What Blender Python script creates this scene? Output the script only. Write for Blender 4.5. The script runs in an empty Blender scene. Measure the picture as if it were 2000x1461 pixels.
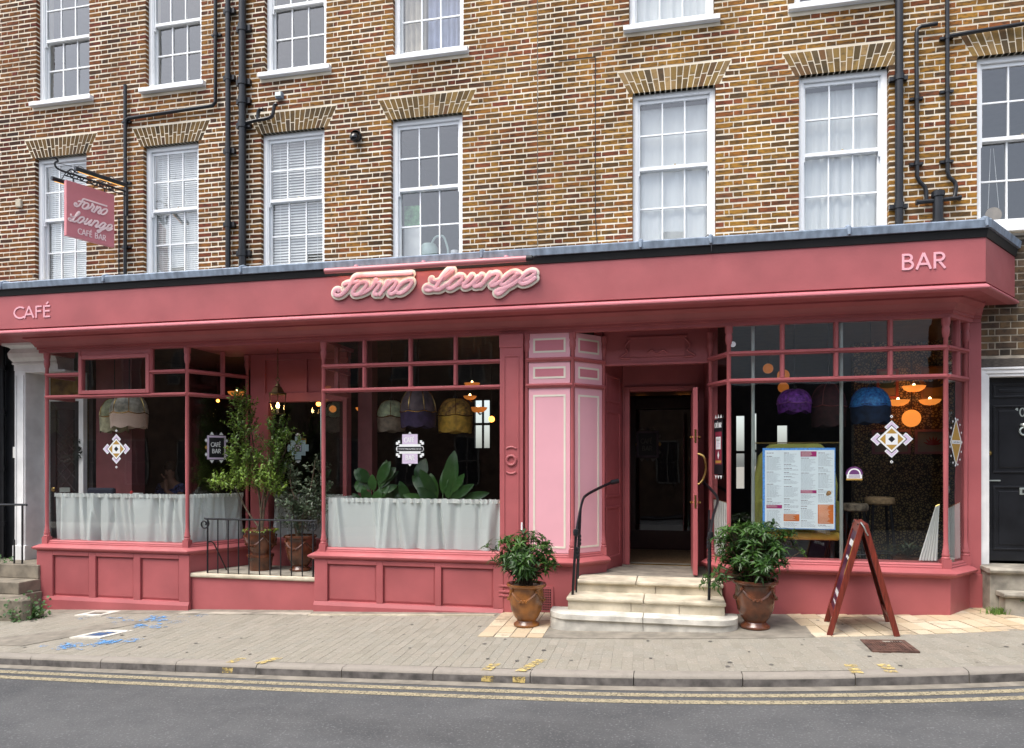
import bpy, bmesh, math, random
from mathutils import Vector, Matrix, noise
R = math.radians
S = bpy.context.scene
C = S.collection
random.seed(11)

# ------------------------------------------------------------------ camera, sky, sun, exposure
cam = bpy.data.objects.new('camera', bpy.data.cameras.new('camera'))
C.objects.link(cam)
cam.location = (0, -8.75, 1.85)
cam.rotation_euler = (R(90), 0, 0.2139)
cam.data.sensor_width = 36
cam.data.lens = 25.2
cam.data.shift_y = 0.0882
cam.data.clip_start = 0.05
cam.data.clip_end = 900
S.camera = cam

SUN = Vector((-0.30, -0.44, 1.0)).normalized()
w = bpy.data.worlds.new('World')
S.world = w
w.use_nodes = True
nt = w.node_tree
bg = nt.nodes['Background']
sky = nt.nodes.new('ShaderNodeTexSky')
sky.sky_type = 'NISHITA'
sky.sun_disc = False
sky.sun_elevation = math.asin(SUN.z)
sky.sun_rotation = math.atan2(SUN.x, SUN.y)
sky.dust_density = 3.0
hs = nt.nodes.new('ShaderNodeHueSaturation')
hs.inputs['Saturation'].default_value = 0.55      # thin overcast: the blue is washed out
nt.links.new(sky.outputs[0], hs.inputs['Color'])
nt.links.new(hs.outputs[0], bg.inputs['Color'])
bg.inputs['Strength'].default_value = 0.148
sl = bpy.data.lights.new('sun', 'SUN')
sl.energy = 1.3
sl.angle = R(32)
sl.color = (1, .955, .885)
sun = bpy.data.objects.new('sun', sl)
C.objects.link(sun)
sun.rotation_euler = SUN.to_track_quat('Z', 'Y').to_euler()
sun.location = (-6, -10, 20)
S.view_settings.view_transform = 'Standard'
S.view_settings.look = 'None'
S.view_settings.exposure = 1.17
S.view_settings.gamma = 1
S.view_settings.use_curve_mapping = False
S.render.engine = 'CYCLES'
S.cycles.max_bounces = 10
S.cycles.diffuse_bounces = 2
S.cycles.transparent_max_bounces = 24
S.cycles.sample_clamp_indirect = 6
S.cycles.use_denoising = True

# ------------------------------------------------------------------ materials
def nodes(name):
    m = bpy.data.materials.new(name)
    m.use_nodes = True
    t = m.node_tree
    return m, t, t.nodes['Principled BSDF'], t.nodes, t.links

def pbr(name, col, rough=.5, metal=0, var=.12, scale=6, bump=0, bscale=60, spec=.5, col2=None, dist=.004, streak=None, rvar=0):
    """a plain surface: base colour broken up by two noises, optional fine relief"""
    m, t, b, N, L = nodes(name)
    b.inputs['Roughness'].default_value = rough
    b.inputs['Metallic'].default_value = metal
    b.inputs['Specular IOR Level'].default_value = spec
    g = N.new('ShaderNodeNewGeometry')
    n1 = N.new('ShaderNodeTexNoise'); n1.inputs['Scale'].default_value = scale
    n1.inputs['Detail'].default_value = 6
    src = g.outputs['Position']
    if streak:
        mp = N.new('ShaderNodeMapping'); mp.inputs['Scale'].default_value = streak
        L.new(src, mp.inputs['Vector']); L.new(mp.outputs[0], n1.inputs['Vector'])
    else:
        L.new(src, n1.inputs['Vector'])
    r = N.new('ShaderNodeValToRGB')
    c2 = col2 or tuple(c * (1 - var * 1.6) for c in col)
    c3 = tuple(min(1, c * (1 + var)) for c in col)
    r.color_ramp.elements[0].position = .32; r.color_ramp.elements[1].position = .68
    r.color_ramp.elements[0].color = (*c2, 1); r.color_ramp.elements[1].color = (*c3, 1)
    L.new(n1.outputs['Fac'], r.inputs['Fac'])
    L.new(r.outputs['Color'], b.inputs['Base Color'])
    if rvar:
        n3 = N.new('ShaderNodeTexNoise'); n3.inputs['Scale'].default_value = 5; n3.inputs['Detail'].default_value = 5; L.new(src, n3.inputs['Vector'])
        mr = N.new('ShaderNodeMapRange'); mr.inputs['To Min'].default_value = rough - rvar; mr.inputs['To Max'].default_value = rough + rvar
        L.new(n3.outputs['Fac'], mr.inputs['Value']); L.new(mr.outputs[0], b.inputs['Roughness'])
    if bump:
        n2 = N.new('ShaderNodeTexNoise'); n2.inputs['Scale'].default_value = bscale; n2.inputs['Detail'].default_value = 4
        L.new(src, n2.inputs['Vector'])
        bp = N.new('ShaderNodeBump'); bp.inputs['Strength'].default_value = bump; bp.inputs['Distance'].default_value = dist
        L.new(n2.outputs['Fac'], bp.inputs['Height']); L.new(bp.outputs[0], b.inputs['Normal'])
    return m

def glow(name, col, strength, base=None):
    m, t, b, N, L = nodes(name)
    b.inputs['Base Color'].default_value = (*(base or col), 1)
    b.inputs['Emission Color'].default_value = (*col, 1)
    b.inputs['Emission Strength'].default_value = strength
    b.inputs['Roughness'].default_value = .4
    return m

def glass(name, tint=(.9, .93, .92), k=1.7, rough=0.0):
    m = bpy.data.materials.new(name); m.use_nodes = True
    t = m.node_tree; t.nodes.clear(); N = t.nodes; L = t.links
    o = N.new('ShaderNodeOutputMaterial'); mx = N.new('ShaderNodeMixShader')
    tr = N.new('ShaderNodeBsdfTransparent'); tr.inputs[0].default_value = (*tint, 1)
    gl = N.new('ShaderNodeBsdfGlossy'); gl.inputs['Roughness'].default_value = rough
    fr = N.new('ShaderNodeFresnel'); fr.inputs[0].default_value = 1.5
    mu = N.new('ShaderNodeMath'); mu.operation = 'MULTIPLY'; mu.use_clamp = True; mu.inputs[1].default_value = k
    g = N.new('ShaderNodeNewGeometry'); nz = N.new('ShaderNodeTexNoise'); nz.inputs['Scale'].default_value = 1.3
    bp = N.new('ShaderNodeBump'); bp.inputs['Strength'].default_value = .25; bp.inputs['Distance'].default_value = .006
    L.new(g.outputs['Position'], nz.inputs['Vector']); L.new(nz.outputs['Fac'], bp.inputs['Height'])
    L.new(bp.outputs[0], gl.inputs['Normal'])
    # both faces of a pane reflect alike: undo the node's inside-the-glass case
    mi = N.new('ShaderNodeMapRange'); mi.inputs['To Min'].default_value = 1.5; mi.inputs['To Max'].default_value = 1 / 1.5
    L.new(g.outputs['Backfacing'], mi.inputs['Value']); L.new(mi.outputs[0], fr.inputs[0])
    L.new(fr.outputs[0], mu.inputs[0]); L.new(mu.outputs[0], mx.inputs[0])
    L.new(tr.outputs[0], mx.inputs[1]); L.new(gl.outputs[0], mx.inputs[2]); L.new(mx.outputs[0], o.inputs[0])
    return m

def cloth(name, col, transp=.18, transl=.45):
    m = bpy.data.materials.new(name); m.use_nodes = True
    t = m.node_tree; t.nodes.clear(); N = t.nodes; L = t.links
    o = N.new('ShaderNodeOutputMaterial')
    d = N.new('ShaderNodeBsdfDiffuse'); d.inputs[0].default_value = (*col, 1)
    tl = N.new('ShaderNodeBsdfTranslucent'); tl.inputs[0].default_value = (*col, 1)
    tr = N.new('ShaderNodeBsdfTransparent')
    m1 = N.new('ShaderNodeMixShader'); m1.inputs[0].default_value = transl
    m2 = N.new('ShaderNodeMixShader'); m2.inputs[0].default_value = transp
    L.new(d.outputs[0], m1.inputs[1]); L.new(tl.outputs[0], m1.inputs[2])
    L.new(m1.outputs[0], m2.inputs[1]); L.new(tr.outputs[0], m2.inputs[2]); L.new(m2.outputs[0], o.inputs[0])
    return m

def pieces(name, stops, rough=.85, smudge=None, smin=.5, smax=.68, sscale=14, bump=.5, bscale=90, shift=None, pepper=None, grime=None, smap=None, gmap=(1.5, 1.5, .55)):
    """bricks, blocks, setts: every piece its own tone (object random, or the rnd attribute where joined)"""
    m, t, b, N, L = nodes(name)
    b.inputs['Roughness'].default_value = rough
    b.inputs['Specular IOR Level'].default_value = .25
    oi = N.new('ShaderNodeObjectInfo'); at = N.new('ShaderNodeAttribute'); at.attribute_name = 'rnd'
    ad = N.new('ShaderNodeMath'); ad.operation = 'ADD'; fr = N.new('ShaderNodeMath'); fr.operation = 'FRACT'
    L.new(oi.outputs['Random'], ad.inputs[0]); L.new(at.outputs['Fac'], ad.inputs[1]); L.new(ad.outputs[0], fr.inputs[0])
    r = N.new('ShaderNodeValToRGB'); e = r.color_ramp.elements
    while len(e) < len(stops): e.new(.5)
    for i, (p, c) in enumerate(stops):
        e[i].position = p; e[i].color = (*c, 1)
    L.new(fr.outputs[0], r.inputs['Fac'])
    g = N.new('ShaderNodeNewGeometry')
    out = r.outputs['Color']
    n1 = N.new('ShaderNodeTexNoise'); n1.inputs['Scale'].default_value = sscale; n1.inputs['Detail'].default_value = 7
    n1.inputs['Roughness'].default_value = .65
    if smap:
        mp = N.new('ShaderNodeMapping'); mp.inputs['Scale'].default_value = smap; L.new(g.outputs['Position'], mp.inputs['Vector']); L.new(mp.outputs[0], n1.inputs['Vector'])
    else: L.new(g.outputs['Position'], n1.inputs['Vector'])
    def mix(a, col, fac, mode='MIX'):
        x = N.new('ShaderNodeMix'); x.data_type = 'RGBA'; x.blend_type = mode
        L.new(a, x.inputs['A']); x.inputs['B'].default_value = (*col, 1)
        L.new(fac, x.inputs['Factor'])
        return x.outputs['Result']
    if smudge:
        mr = N.new('ShaderNodeMapRange'); mr.inputs['From Min'].default_value = smin; mr.inputs['From Max'].default_value = smax
        mr.inputs['To Max'].default_value = .85
        L.new(n1.outputs['Fac'], mr.inputs['Value'])
        out = mix(out, smudge, mr.outputs[0])
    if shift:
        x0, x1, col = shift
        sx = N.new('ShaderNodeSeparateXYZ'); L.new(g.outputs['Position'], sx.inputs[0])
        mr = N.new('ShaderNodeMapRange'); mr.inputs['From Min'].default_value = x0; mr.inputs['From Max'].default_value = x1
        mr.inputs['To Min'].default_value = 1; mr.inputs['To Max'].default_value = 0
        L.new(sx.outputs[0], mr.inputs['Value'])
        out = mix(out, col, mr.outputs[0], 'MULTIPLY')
    if grime:      # broad soot and rain staining that runs over many pieces
        n4 = N.new('ShaderNodeTexNoise'); n4.inputs['Scale'].default_value = 1; n4.inputs['Detail'].default_value = 7
        mp = N.new('ShaderNodeMapping'); mp.inputs['Scale'].default_value = gmap; L.new(g.outputs['Position'], mp.inputs['Vector']); L.new(mp.outputs[0], n4.inputs['Vector'])
        mr = N.new('ShaderNodeMapRange'); mr.inputs['From Min'].default_value = .46; mr.inputs['From Max'].default_value = .66; L.new(n4.outputs['Fac'], mr.inputs['Value'])
        out = mix(out, grime, mr.outputs[0], 'MULTIPLY')
    n2 = N.new('ShaderNodeTexNoise'); n2.inputs['Scale'].default_value = bscale; n2.inputs['Detail'].default_value = 5
    L.new(g.outputs['Position'], n2.inputs['Vector'])
    if pepper:
        mr = N.new('ShaderNodeMapRange'); mr.inputs['From Min'].default_value = .56; mr.inputs['From Max'].default_value = .74
        mr.inputs['To Max'].default_value = .55
        L.new(n2.outputs['Fac'], mr.inputs['Value'])
        out = mix(out, pepper, mr.outputs[0])
    L.new(out, b.inputs['Base Color'])
    bp = N.new('ShaderNodeBump'); bp.inputs['Strength'].default_value = bump; bp.inputs['Distance'].default_value = .004
    L.new(n2.outputs['Fac'], bp.inputs['Height']); L.new(bp.outputs[0], b.inputs['Normal'])
    return m

def leafmat(name, c1, c2, rough=.38):
    m, t, b, N, L = nodes(name)
    at = N.new('ShaderNodeAttribute'); at.attribute_name = 'rnd'
    r = N.new('ShaderNodeValToRGB')
    r.color_ramp.elements[0].color = (*c1, 1); r.color_ramp.elements[1].color = (*c2, 1)
    L.new(at.outputs['Fac'], r.inputs['Fac']); L.new(r.outputs[0], b.inputs['Base Color'])
    b.inputs['Roughness'].default_value = rough
    b.inputs['Subsurface Weight'].default_value = 0
    tl = N.new('ShaderNodeBsdfTranslucent'); L.new(r.outputs[0], tl.inputs[0])
    mx = N.new('ShaderNodeMixShader'); mx.inputs[0].default_value = .25
    o = N['Material Output']
    L.new(b.outputs[0], mx.inputs[1]); L.new(tl.outputs[0], mx.inputs[2]); L.new(mx.outputs[0], o.inputs[0])
    return m

M = {}
M['rose'] = pbr('rose_paint', (.42, .110, .117), .45, var=.085, scale=1.9, bump=.3, bscale=45, spec=.45, dist=.003, rvar=.16)
M['pink'] = pbr('pale_pink_paint', (.82, .42, .48), .42, var=.03, scale=2)
M['cream'] = pbr('cream_paint', (.80, .74, .62), .5, var=.03)
M['letter'] = pbr('pink_lettering', (.86, .45, .51), .4, var=.03)
M['white'] = pbr('white_paint', (.89, .905, .91), .4, var=.03, scale=3)
M['oldwhite'] = pbr('weathered_white_paint', (.88, .88, .87), .5, var=.08, scale=4, bump=.2, bscale=40)
M['black'] = pbr('black_paint', (.012, .013, .016), .32, var=.2)
M['blackmatt'] = pbr('black_bitumen', (.006, .006, .007), .6, var=.3)
M['lead'] = pbr('lead_sheet', (.25, .31, .39), .55, metal=.1, var=.22, scale=3, bump=.15, bscale=14, streak=(5, 5, 2))
M['mortar'] = pbr('lime_mortar', (.82, .74, .60), .9, var=.1, scale=1.7, bump=.4, bscale=120, col2=(.60, .52, .40))
M['mortard'] = pbr('grey_mortar', (.46, .40, .31), .9, var=.2, scale=9, bump=.4, bscale=120)
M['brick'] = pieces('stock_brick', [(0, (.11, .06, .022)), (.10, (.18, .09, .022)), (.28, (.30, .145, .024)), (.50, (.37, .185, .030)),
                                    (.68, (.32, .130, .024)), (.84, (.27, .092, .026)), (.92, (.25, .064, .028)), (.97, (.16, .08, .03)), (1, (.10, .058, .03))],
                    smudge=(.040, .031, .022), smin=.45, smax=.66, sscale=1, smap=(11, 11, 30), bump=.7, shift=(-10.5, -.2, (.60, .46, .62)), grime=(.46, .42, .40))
M['archbrick'] = pieces('gauged_yellow_brick', [(0, (.07, .05, .025)), (.2, (.16, .10, .035)), (.45, (.30, .19, .06)), (.65, (.20, .12, .04)), (.8, (.38, .25, .11)), (.92, (.09, .065, .035)), (1, (.17, .085, .035))],
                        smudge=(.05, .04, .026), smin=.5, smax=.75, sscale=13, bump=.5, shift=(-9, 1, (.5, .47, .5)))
M['oldbrick'] = pieces('sooty_brick', [(0, (.05, .04, .03)), (.3, (.13, .085, .045)), (.55, (.19, .12, .06)), (.75, (.09, .06, .04)), (1, (.16, .11, .07))],
                       smudge=(.03, .026, .022), smin=.48, smax=.7, bump=.6)
M['paver'] = pieces('paving_block', [(0, (.245, .225, .183)), (.25, (.275, .254, .207)), (.5, (.287, .26, .213)), (.75, (.265, .248, .206)), (1, (.30, .273, .226))],
                    smudge=(.25, .228, .188), smin=.5, smax=.75, sscale=2.6, bump=.45, bscale=62, pepper=(.50, .48, .43))
M['sett'] = pieces('cream_sett', [(0, (.46, .36, .24)), (.3, (.56, .46, .32)), (.6, (.62, .53, .40)), (.8, (.52, .40, .26)), (1, (.48, .38, .27))],
                   smudge=(.17, .14, .10), smin=.55, smax=.75, sscale=5, bump=.4, bscale=110, pepper=(.2, .16, .11))
M['joint'] = pbr('sand_joint', (.25, .23, .19), .95, var=.2, scale=14)
M['concrete'] = pbr('concrete', (.24, .215, .175), .9, var=.18, scale=7, bump=.4, bscale=90)
M['kerbface'] = pbr('shaded_grimy_kerb_face', (.115, .105, .098), .9, var=.35, scale=9, bump=.4, bscale=60)  # road film and the shade of the upright face, both in the colour
M['kerb'] = pieces('kerb_granite', [(0, (.27, .245, .21)), (.5, (.30, .27, .232)), (1, (.285, .255, .22))], smudge=(.20, .182, .158), smin=.48, smax=.8, sscale=7, bump=.5, bscale=70, pepper=(.22, .20, .18))
M['asphalt'] = pieces('asphalt', [(0, (.104, .105, .106)), (1, (.104, .105, .106))], rough=.88, smudge=(.070, .072, .075), smin=.42, smax=.72, sscale=2.2, bump=1, bscale=58, pepper=(.25, .25, .255), grime=(.80, .80, .80), gmap=(.35, 1.6, 1))
def wornpaint(name, col, lo=.44, hi=.60, sc=34, col2=None):
    """thin road paint worn through to the surface below"""
    m = pbr(name, col, .85, var=.25, scale=20, col2=col2); t = m.node_tree; N = t.nodes; L = t.links
    g = N.new('ShaderNodeNewGeometry'); n = N.new('ShaderNodeTexNoise'); n.inputs['Scale'].default_value = sc; n.inputs['Detail'].default_value = 8; n.inputs['Roughness'].default_value = .7
    L.new(g.outputs['Position'], n.inputs['Vector']); mr = N.new('ShaderNodeMapRange'); mr.inputs['From Min'].default_value = lo; mr.inputs['From Max'].default_value = hi; L.new(n.outputs['Fac'], mr.inputs['Value'])
    L.new(mr.outputs[0], N['Principled BSDF'].inputs['Alpha']); return m
M['yellow'] = pieces('worn_yellow_line', [(0, (.44, .37, .22)), (1, (.44, .37, .22))], smudge=(.20, .185, .15), smin=.50, smax=.72, sscale=26, bump=.5, bscale=90, pepper=(.16, .155, .14))
M['yellow2'] = wornpaint('yellow_road_paint', (.62, .47, .17), .40, .58, 26)
M['yellow'] = wornpaint('worn_yellow_line', (.34, .29, .185), .28, .54, 46, (.26, .225, .15))
M['blue'] = wornpaint('blue_marker_paint', (.12, .31, .60), .46, .62, 20)
M['bluefaint'] = wornpaint('faded_blue_marker_paint', (.16, .30, .50), .52, .68, 20)
M['stone'] = pbr('bath_stone', (.58, .515, .40), .8, var=.18, scale=5, bump=.35, bscale=70, col2=(.40, .35, .26))
M['stonewhite'] = pbr('pale_step_stone', (.64, .61, .54), .8, var=.20, scale=6, bump=.35, bscale=70)
M['oldstone'] = pbr('worn_step_stone', (.22, .19, .145), .9, var=.3, scale=5, bump=.5, bscale=50)
M['greystone'] = pbr('grey_step_stone', (.34, .31, .255), .9, var=.3, scale=5, bump=.5, bscale=50)
M['terra'] = pbr('glazed_terracotta', (.26, .10, .022), .22, var=.35, scale=7, col2=(.12, .045, .016), spec=.6)
M['terradark'] = pbr('dark_glazed_terracotta', (.13, .042, .018), .2, var=.4, scale=7, col2=(.05, .02, .012), spec=.6)
M['gravel'] = pbr('pot_gravel', (.42, .36, .26), .9, var=.6, scale=70, bump=1, bscale=120, dist=.01)
M['wood'] = pbr('mahogany', (.18, .03, .018), .35, var=.3, scale=5, streak=(12, 12, 1.2))
M['brass'] = pbr('brass', (.62, .42, .14), .25, metal=1, var=.1)
M['steel'] = pbr('brushed_steel', (.50, .56, .53), .35, metal=.6, var=.08)
M['rust'] = pbr('rusty_iron', (.11, .055, .04), .8, var=.4, scale=12, bump=.4)
M['iron'] = pbr('dark_iron', (.05, .05, .052), .7, var=.3)
M['glass'] = glass('window_glass', (.95, .97, .96), k=2.3)
M['sash'] = glass('old_sash_glass', (.95, .97, .98), 4.0)
M['lampglass'] = glass('lantern_glass', (.95, .93, .88), 1.5)
M['curtain'] = cloth('cafe_curtain_voile', (.84, .89, .88), .12, .16)
M['net'] = cloth('net_curtain', (.88, .90, .88), .03, .18)
M['blind'] = pbr('blind_slats', (.84, .84, .80), .6, var=.05)
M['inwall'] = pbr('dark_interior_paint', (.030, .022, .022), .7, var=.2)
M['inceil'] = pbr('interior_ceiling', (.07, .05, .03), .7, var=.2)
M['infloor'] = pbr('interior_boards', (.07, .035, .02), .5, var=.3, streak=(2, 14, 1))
M['room'] = pbr('upper_room_plaster', (.16, .15, .14), .9, var=.08)
M['leafR'] = leafmat('rhododendron_leaf', (.016, .052, .010), (.09, .20, .03))
M['leafT'] = leafmat('tree_leaf', (.035, .10, .014), (.27, .42, .06))
M['leafG'] = leafmat('grey_green_leaf', (.03, .055, .03), (.14, .19, .11))
M['leafB'] = leafmat('banana_leaf', (.016, .06, .016), (.05, .14, .03), .3)
M['leafI'] = leafmat('ivy_leaf', (.02, .07, .015), (.07, .16, .03), .5)
M['bark'] = pbr('bark', (.10, .07, .045), .9, var=.3, scale=20)
M['skin'] = pbr('skin', (.42, .24, .17), .5, var=.05)
M['shirt'] = pbr('blue_print_shirt', (.10, .12, .30), .8, var=.6, scale=30)
M['hair'] = pbr('brown_hair', (.04, .025, .015), .6, var=.3, scale=40)

# ------------------------------------------------------------------ mesh helpers
class MB:
    def __init__(s, T=None):
        s.v = []; s.f = []; s.mi = []; s.T = T; s.cur = 0; s.rnd = []; s.r = 0
    def add(s, vs, fs):
        o = len(s.v)
        for p in vs:
            s.v.append(tuple(s.T @ Vector(p)) if s.T is not None else tuple(p))
        for f in fs:
            s.f.append(tuple(i + o for i in f)); s.mi.append(s.cur); s.rnd.append(s.r)
    def box(s, x0, x1, y0, y1, z0, z1, j=0):
        J = (lambda: random.uniform(-j, j)) if j else (lambda: 0)
        P = [(x0, y0, z0), (x1, y0, z0), (x1, y1, z0), (x0, y1, z0), (x0, y0, z1), (x1, y0, z1), (x1, y1, z1), (x0, y1, z1)]
        s.add([(a + J(), b + J(), c + J()) for a, b, c in P],
              [(3, 2, 1, 0), (4, 5, 6, 7), (0, 1, 5, 4), (1, 2, 6, 5), (2, 3, 7, 6), (3, 0, 4, 7)])
    def prism(s, pts, axis, a, b):
        n = len(pts)
        mk = {'x': lambda p, t: (t, p[0], p[1]), 'y': lambda p, t: (p[0], t, p[1]), 'z': lambda p, t: (p[0], p[1], t)}[axis]
        s.add([mk(p, a) for p in pts] + [mk(p, b) for p in pts],
              [tuple(range(n)), tuple(range(2 * n - 1, n - 1, -1))] + [(i, (i + 1) % n, n + (i + 1) % n, n + i) for i in range(n)])
    def tube(s, pts, r, n=8, cap=True, flat=1, pw=1):
        pts = [Vector(p) for p in pts]; rs = r if isinstance(r, (list, tuple)) else [r] * len(pts)
        up = Vector((0, 0, 1)); vs = []; fs = []
        prev = None
        for i, p in enumerate(pts):
            d = (pts[min(i + 1, len(pts) - 1)] - pts[max(i - 1, 0)]).normalized()
            if prev is None:
                a = d.cross(up)
                if a.length < .05: a = d.cross(Vector((1, 0, 0)))
            else:
                a = prev - d * prev.dot(d)
            a.normalize(); prev = a; b = d.cross(a)
            for k in range(n):
                t = 2 * math.pi * (k + (.5 if pw != 1 else 0)) / n; ct, st = math.cos(t), math.sin(t)
                if pw != 1: ct, st = math.copysign(abs(ct) ** pw, ct), math.copysign(abs(st) ** pw, st)
                vs.append(p + a * rs[i] * ct * flat + b * rs[i] * st)
        for i in range(len(pts) - 1):
            for k in range(n):
                fs.append((i * n + k, i * n + (k + 1) % n, (i + 1) * n + (k + 1) % n, (i + 1) * n + k))
        if cap:
            fs.append(tuple(range(n - 1, -1, -1))); fs.append(tuple((len(pts) - 1) * n + k for k in range(n)))
        s.add(vs, fs)
    def lathe(s, prof, c, n=28, wob=None):
        vs = []; fs = []
        for i, (r, z) in enumerate(prof):
            for k in range(n):
                t = 2 * math.pi * k / n
                rr, zz = wob(i, t, r, z) if wob else (r, z)
                vs.append((c[0] + rr * math.cos(t), c[1] + rr * math.sin(t), c[2] + zz))
        for i in range(len(prof) - 1):
            for k in range(n):
                fs.append((i * n + k, i * n + (k + 1) % n, (i + 1) * n + (k + 1) % n, (i + 1) * n + k))
        s.add(vs, fs)
    def disc(s, c, r, n=20, axis='y'):
        vs = []
        for k in range(n):
            t = 2 * math.pi * k / n; a, b = r * math.cos(t), r * math.sin(t)
            vs.append({'y': (c[0] + a, c[1], c[2] + b), 'z': (c[0] + a, c[1] + b, c[2]), 'x': (c[0], c[1] + a, c[2] + b)}[axis])
        s.add(vs, [tuple(range(n))])
    def sweep(s, prof, path, cap=True):
        """prof [(outward, z)] closed outline carried along path [(x, y)] with mitred corners"""
        P = [Vector(p) for p in path]; n = len(prof); vs = []; fs = []
        for i, p in enumerate(P):
            ns = []
            if i > 0: d = (p - P[i - 1]).normalized(); ns.append(Vector((d.y, -d.x)))
            if i < len(P) - 1: d = (P[i + 1] - p).normalized(); ns.append(Vector((d.y, -d.x)))
            m = ns[0] if len(ns) == 1 else (ns[0] + ns[1]) / (1 + ns[0].dot(ns[1]))
            for o, z in prof:
                q = p + m * o; vs.append((q.x, q.y, z))
        for i in range(len(P) - 1):
            for k in range(n):
                fs.append((i * n + k, i * n + (k + 1) % n, (i + 1) * n + (k + 1) % n, (i + 1) * n + k))
        if cap:
            fs.append(tuple(range(n - 1, -1, -1))); fs.append(tuple((len(P) - 1) * n + k for k in range(n)))
        s.add(vs, fs)
    def mesh(s, name, mats, recalc=True, smooth=False, rnd=False, ang=38):
        me = bpy.data.meshes.new(name); me.from_pydata(s.v, [], s.f)
        mats = mats if isinstance(mats, (list, tuple)) else [mats]
        for m in mats: me.materials.append(m)
        if len(mats) > 1: me.polygons.foreach_set('material_index', s.mi)
        if rnd:
            a = me.attributes.new('rnd', 'FLOAT', 'FACE'); a.data.foreach_set('value', s.rnd)
        if recalc:
            bm = bmesh.new(); bm.from_mesh(me); bmesh.ops.recalc_face_normals(bm, faces=bm.faces); bm.to_mesh(me); bm.free()
        if smooth:
            me.polygons.foreach_set('use_smooth', [True] * len(me.polygons))
            me.set_sharp_from_angle(angle=R(ang))
        me.update()
        return me
    def build(s, name, mats, parent=None, kind=None, label=None, bev=0, **k):
        return link(name, s.mesh(name, mats, **k), parent, kind, label, bev)

def link(name, me, parent=None, kind=None, label=None, bev=0):
    o = bpy.data.objects.new(name, me); C.objects.link(o)
    if parent is not None:
        o.parent = parent
        if parent.type == 'EMPTY': o.matrix_parent_inverse = Matrix.Translation(-Vector(parent.location))
    if kind: o['kind'] = kind
    if label: o['label'] = label
    if bev:
        b = o.modifiers.new('edge', 'BEVEL'); b.width = bev; b.segments = 2; b.limit_method = 'ANGLE'; b.angle_limit = R(35)
    return o

def thing(name, label, cat, loc, group=None):
    o = bpy.data.objects.new(name, None); C.objects.link(o)
    o.location = loc; o.empty_display_size = .2
    o['label'] = label; o['category'] = cat
    if group: o['group'] = group
    return o

def tag(o, label, cat, group=None):
    o['label'] = label; o['category'] = cat
    if group: o['group'] = group
    return o

def struct(o):
    o['kind'] = 'structure'; return o

def box(name, mat, parent, *a, bev=0, **k):
    m = MB(); m.box(*a); return m.build(name, mat, parent, bev=bev, **k)

def copy_tree(o, parent=None, dx=(0, 0, 0)):
    c = o.copy(); C.objects.link(c)
    if parent is not None: c.parent = parent
    else: c.location = Vector(o.location) + Vector(dx)
    for ch in o.children: copy_tree(ch, c)
    return c

def catmull(pts, k=6):
    P = [Vector(p) for p in pts]; out = []
    for i in range(len(P) - 1):
        a, b, c, d = P[max(i - 1, 0)], P[i], P[i + 1], P[min(i + 2, len(P) - 1)]
        for j in range(k):
            t = j / k
            out.append(.5 * ((2 * b) + (c - a) * t + (2 * a - 5 * b + 4 * c - d) * t * t + (3 * b - a - 3 * c + d) * t ** 3))
    out.append(P[-1]); return out

# ground levels: the street climbs to the right, the pavement falls a little to the kerb
def zg(x, y): return .085 + .0365 * x + .025 * min(0, y)
def yk(x):     # line of the kerb face, swinging away where the street bends
    if x < -1: return -2.44 + .0036 * (x + 1) ** 2 if x > -14 else -2.44 + .0036 * 169 - .0936 * (x + 14)
    if x < 4: return -2.44 + .028 * (x + 1) ** 2
    return -1.74 + .28 * (x - 4)

# ================================================================== GROUND
def strip(name, mat, x0, x1, nx, ya, yb, dz, ny=2):
    m = MB(); vs = []; fs = []
    for i in range(nx + 1):
        x = x0 + (x1 - x0) * i / nx
        a, b = ya(x), yb(x)
        for j in range(ny + 1):
            y = a + (b - a) * j / ny
            vs.append((x, y, zg(x, y) + dz))
    for i in range(nx):
        for j in range(ny):
            k = i * (ny + 1) + j
            fs.append((k, k + ny + 1, k + ny + 2, k + 1))
    m.add(vs, fs)
    return m.build(name, mat)

m = MB(); m.add([(x, y, .085 + .0365 * x - .55 if abs(x) < 60 else (.085 + .0365 * math.copysign(60, x) - .55)) for x in (-320, -60, 60, 320) for y in (-320, 320)],
                [(0, 2, 3, 1), (2, 4, 5, 3), (4, 6, 7, 5)])
struct(m.build('ground', M['concrete']))
road = struct(strip('road', M['asphalt'], -26, 26, 104, lambda x: -14.6, lambda x: yk(x) + .02, -.100, 8))
struct(strip('far_pavement', M['iron'], -26, 26, 26, lambda x: -17.2, lambda x: -14.6, -.02))
for o in (.215, .375):
    strip('yellow_line', M['yellow'], -26, 26, 160, lambda x: yk(x) - o - .041, lambda x: yk(x) - o + .041, -.096, 1).parent = road
g = strip('gutter_strip', M['concrete'], -26, 26, 104, lambda x: yk(x) - .11, lambda x: yk(x) + .015, -.0965, 1); g.parent = road

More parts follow.
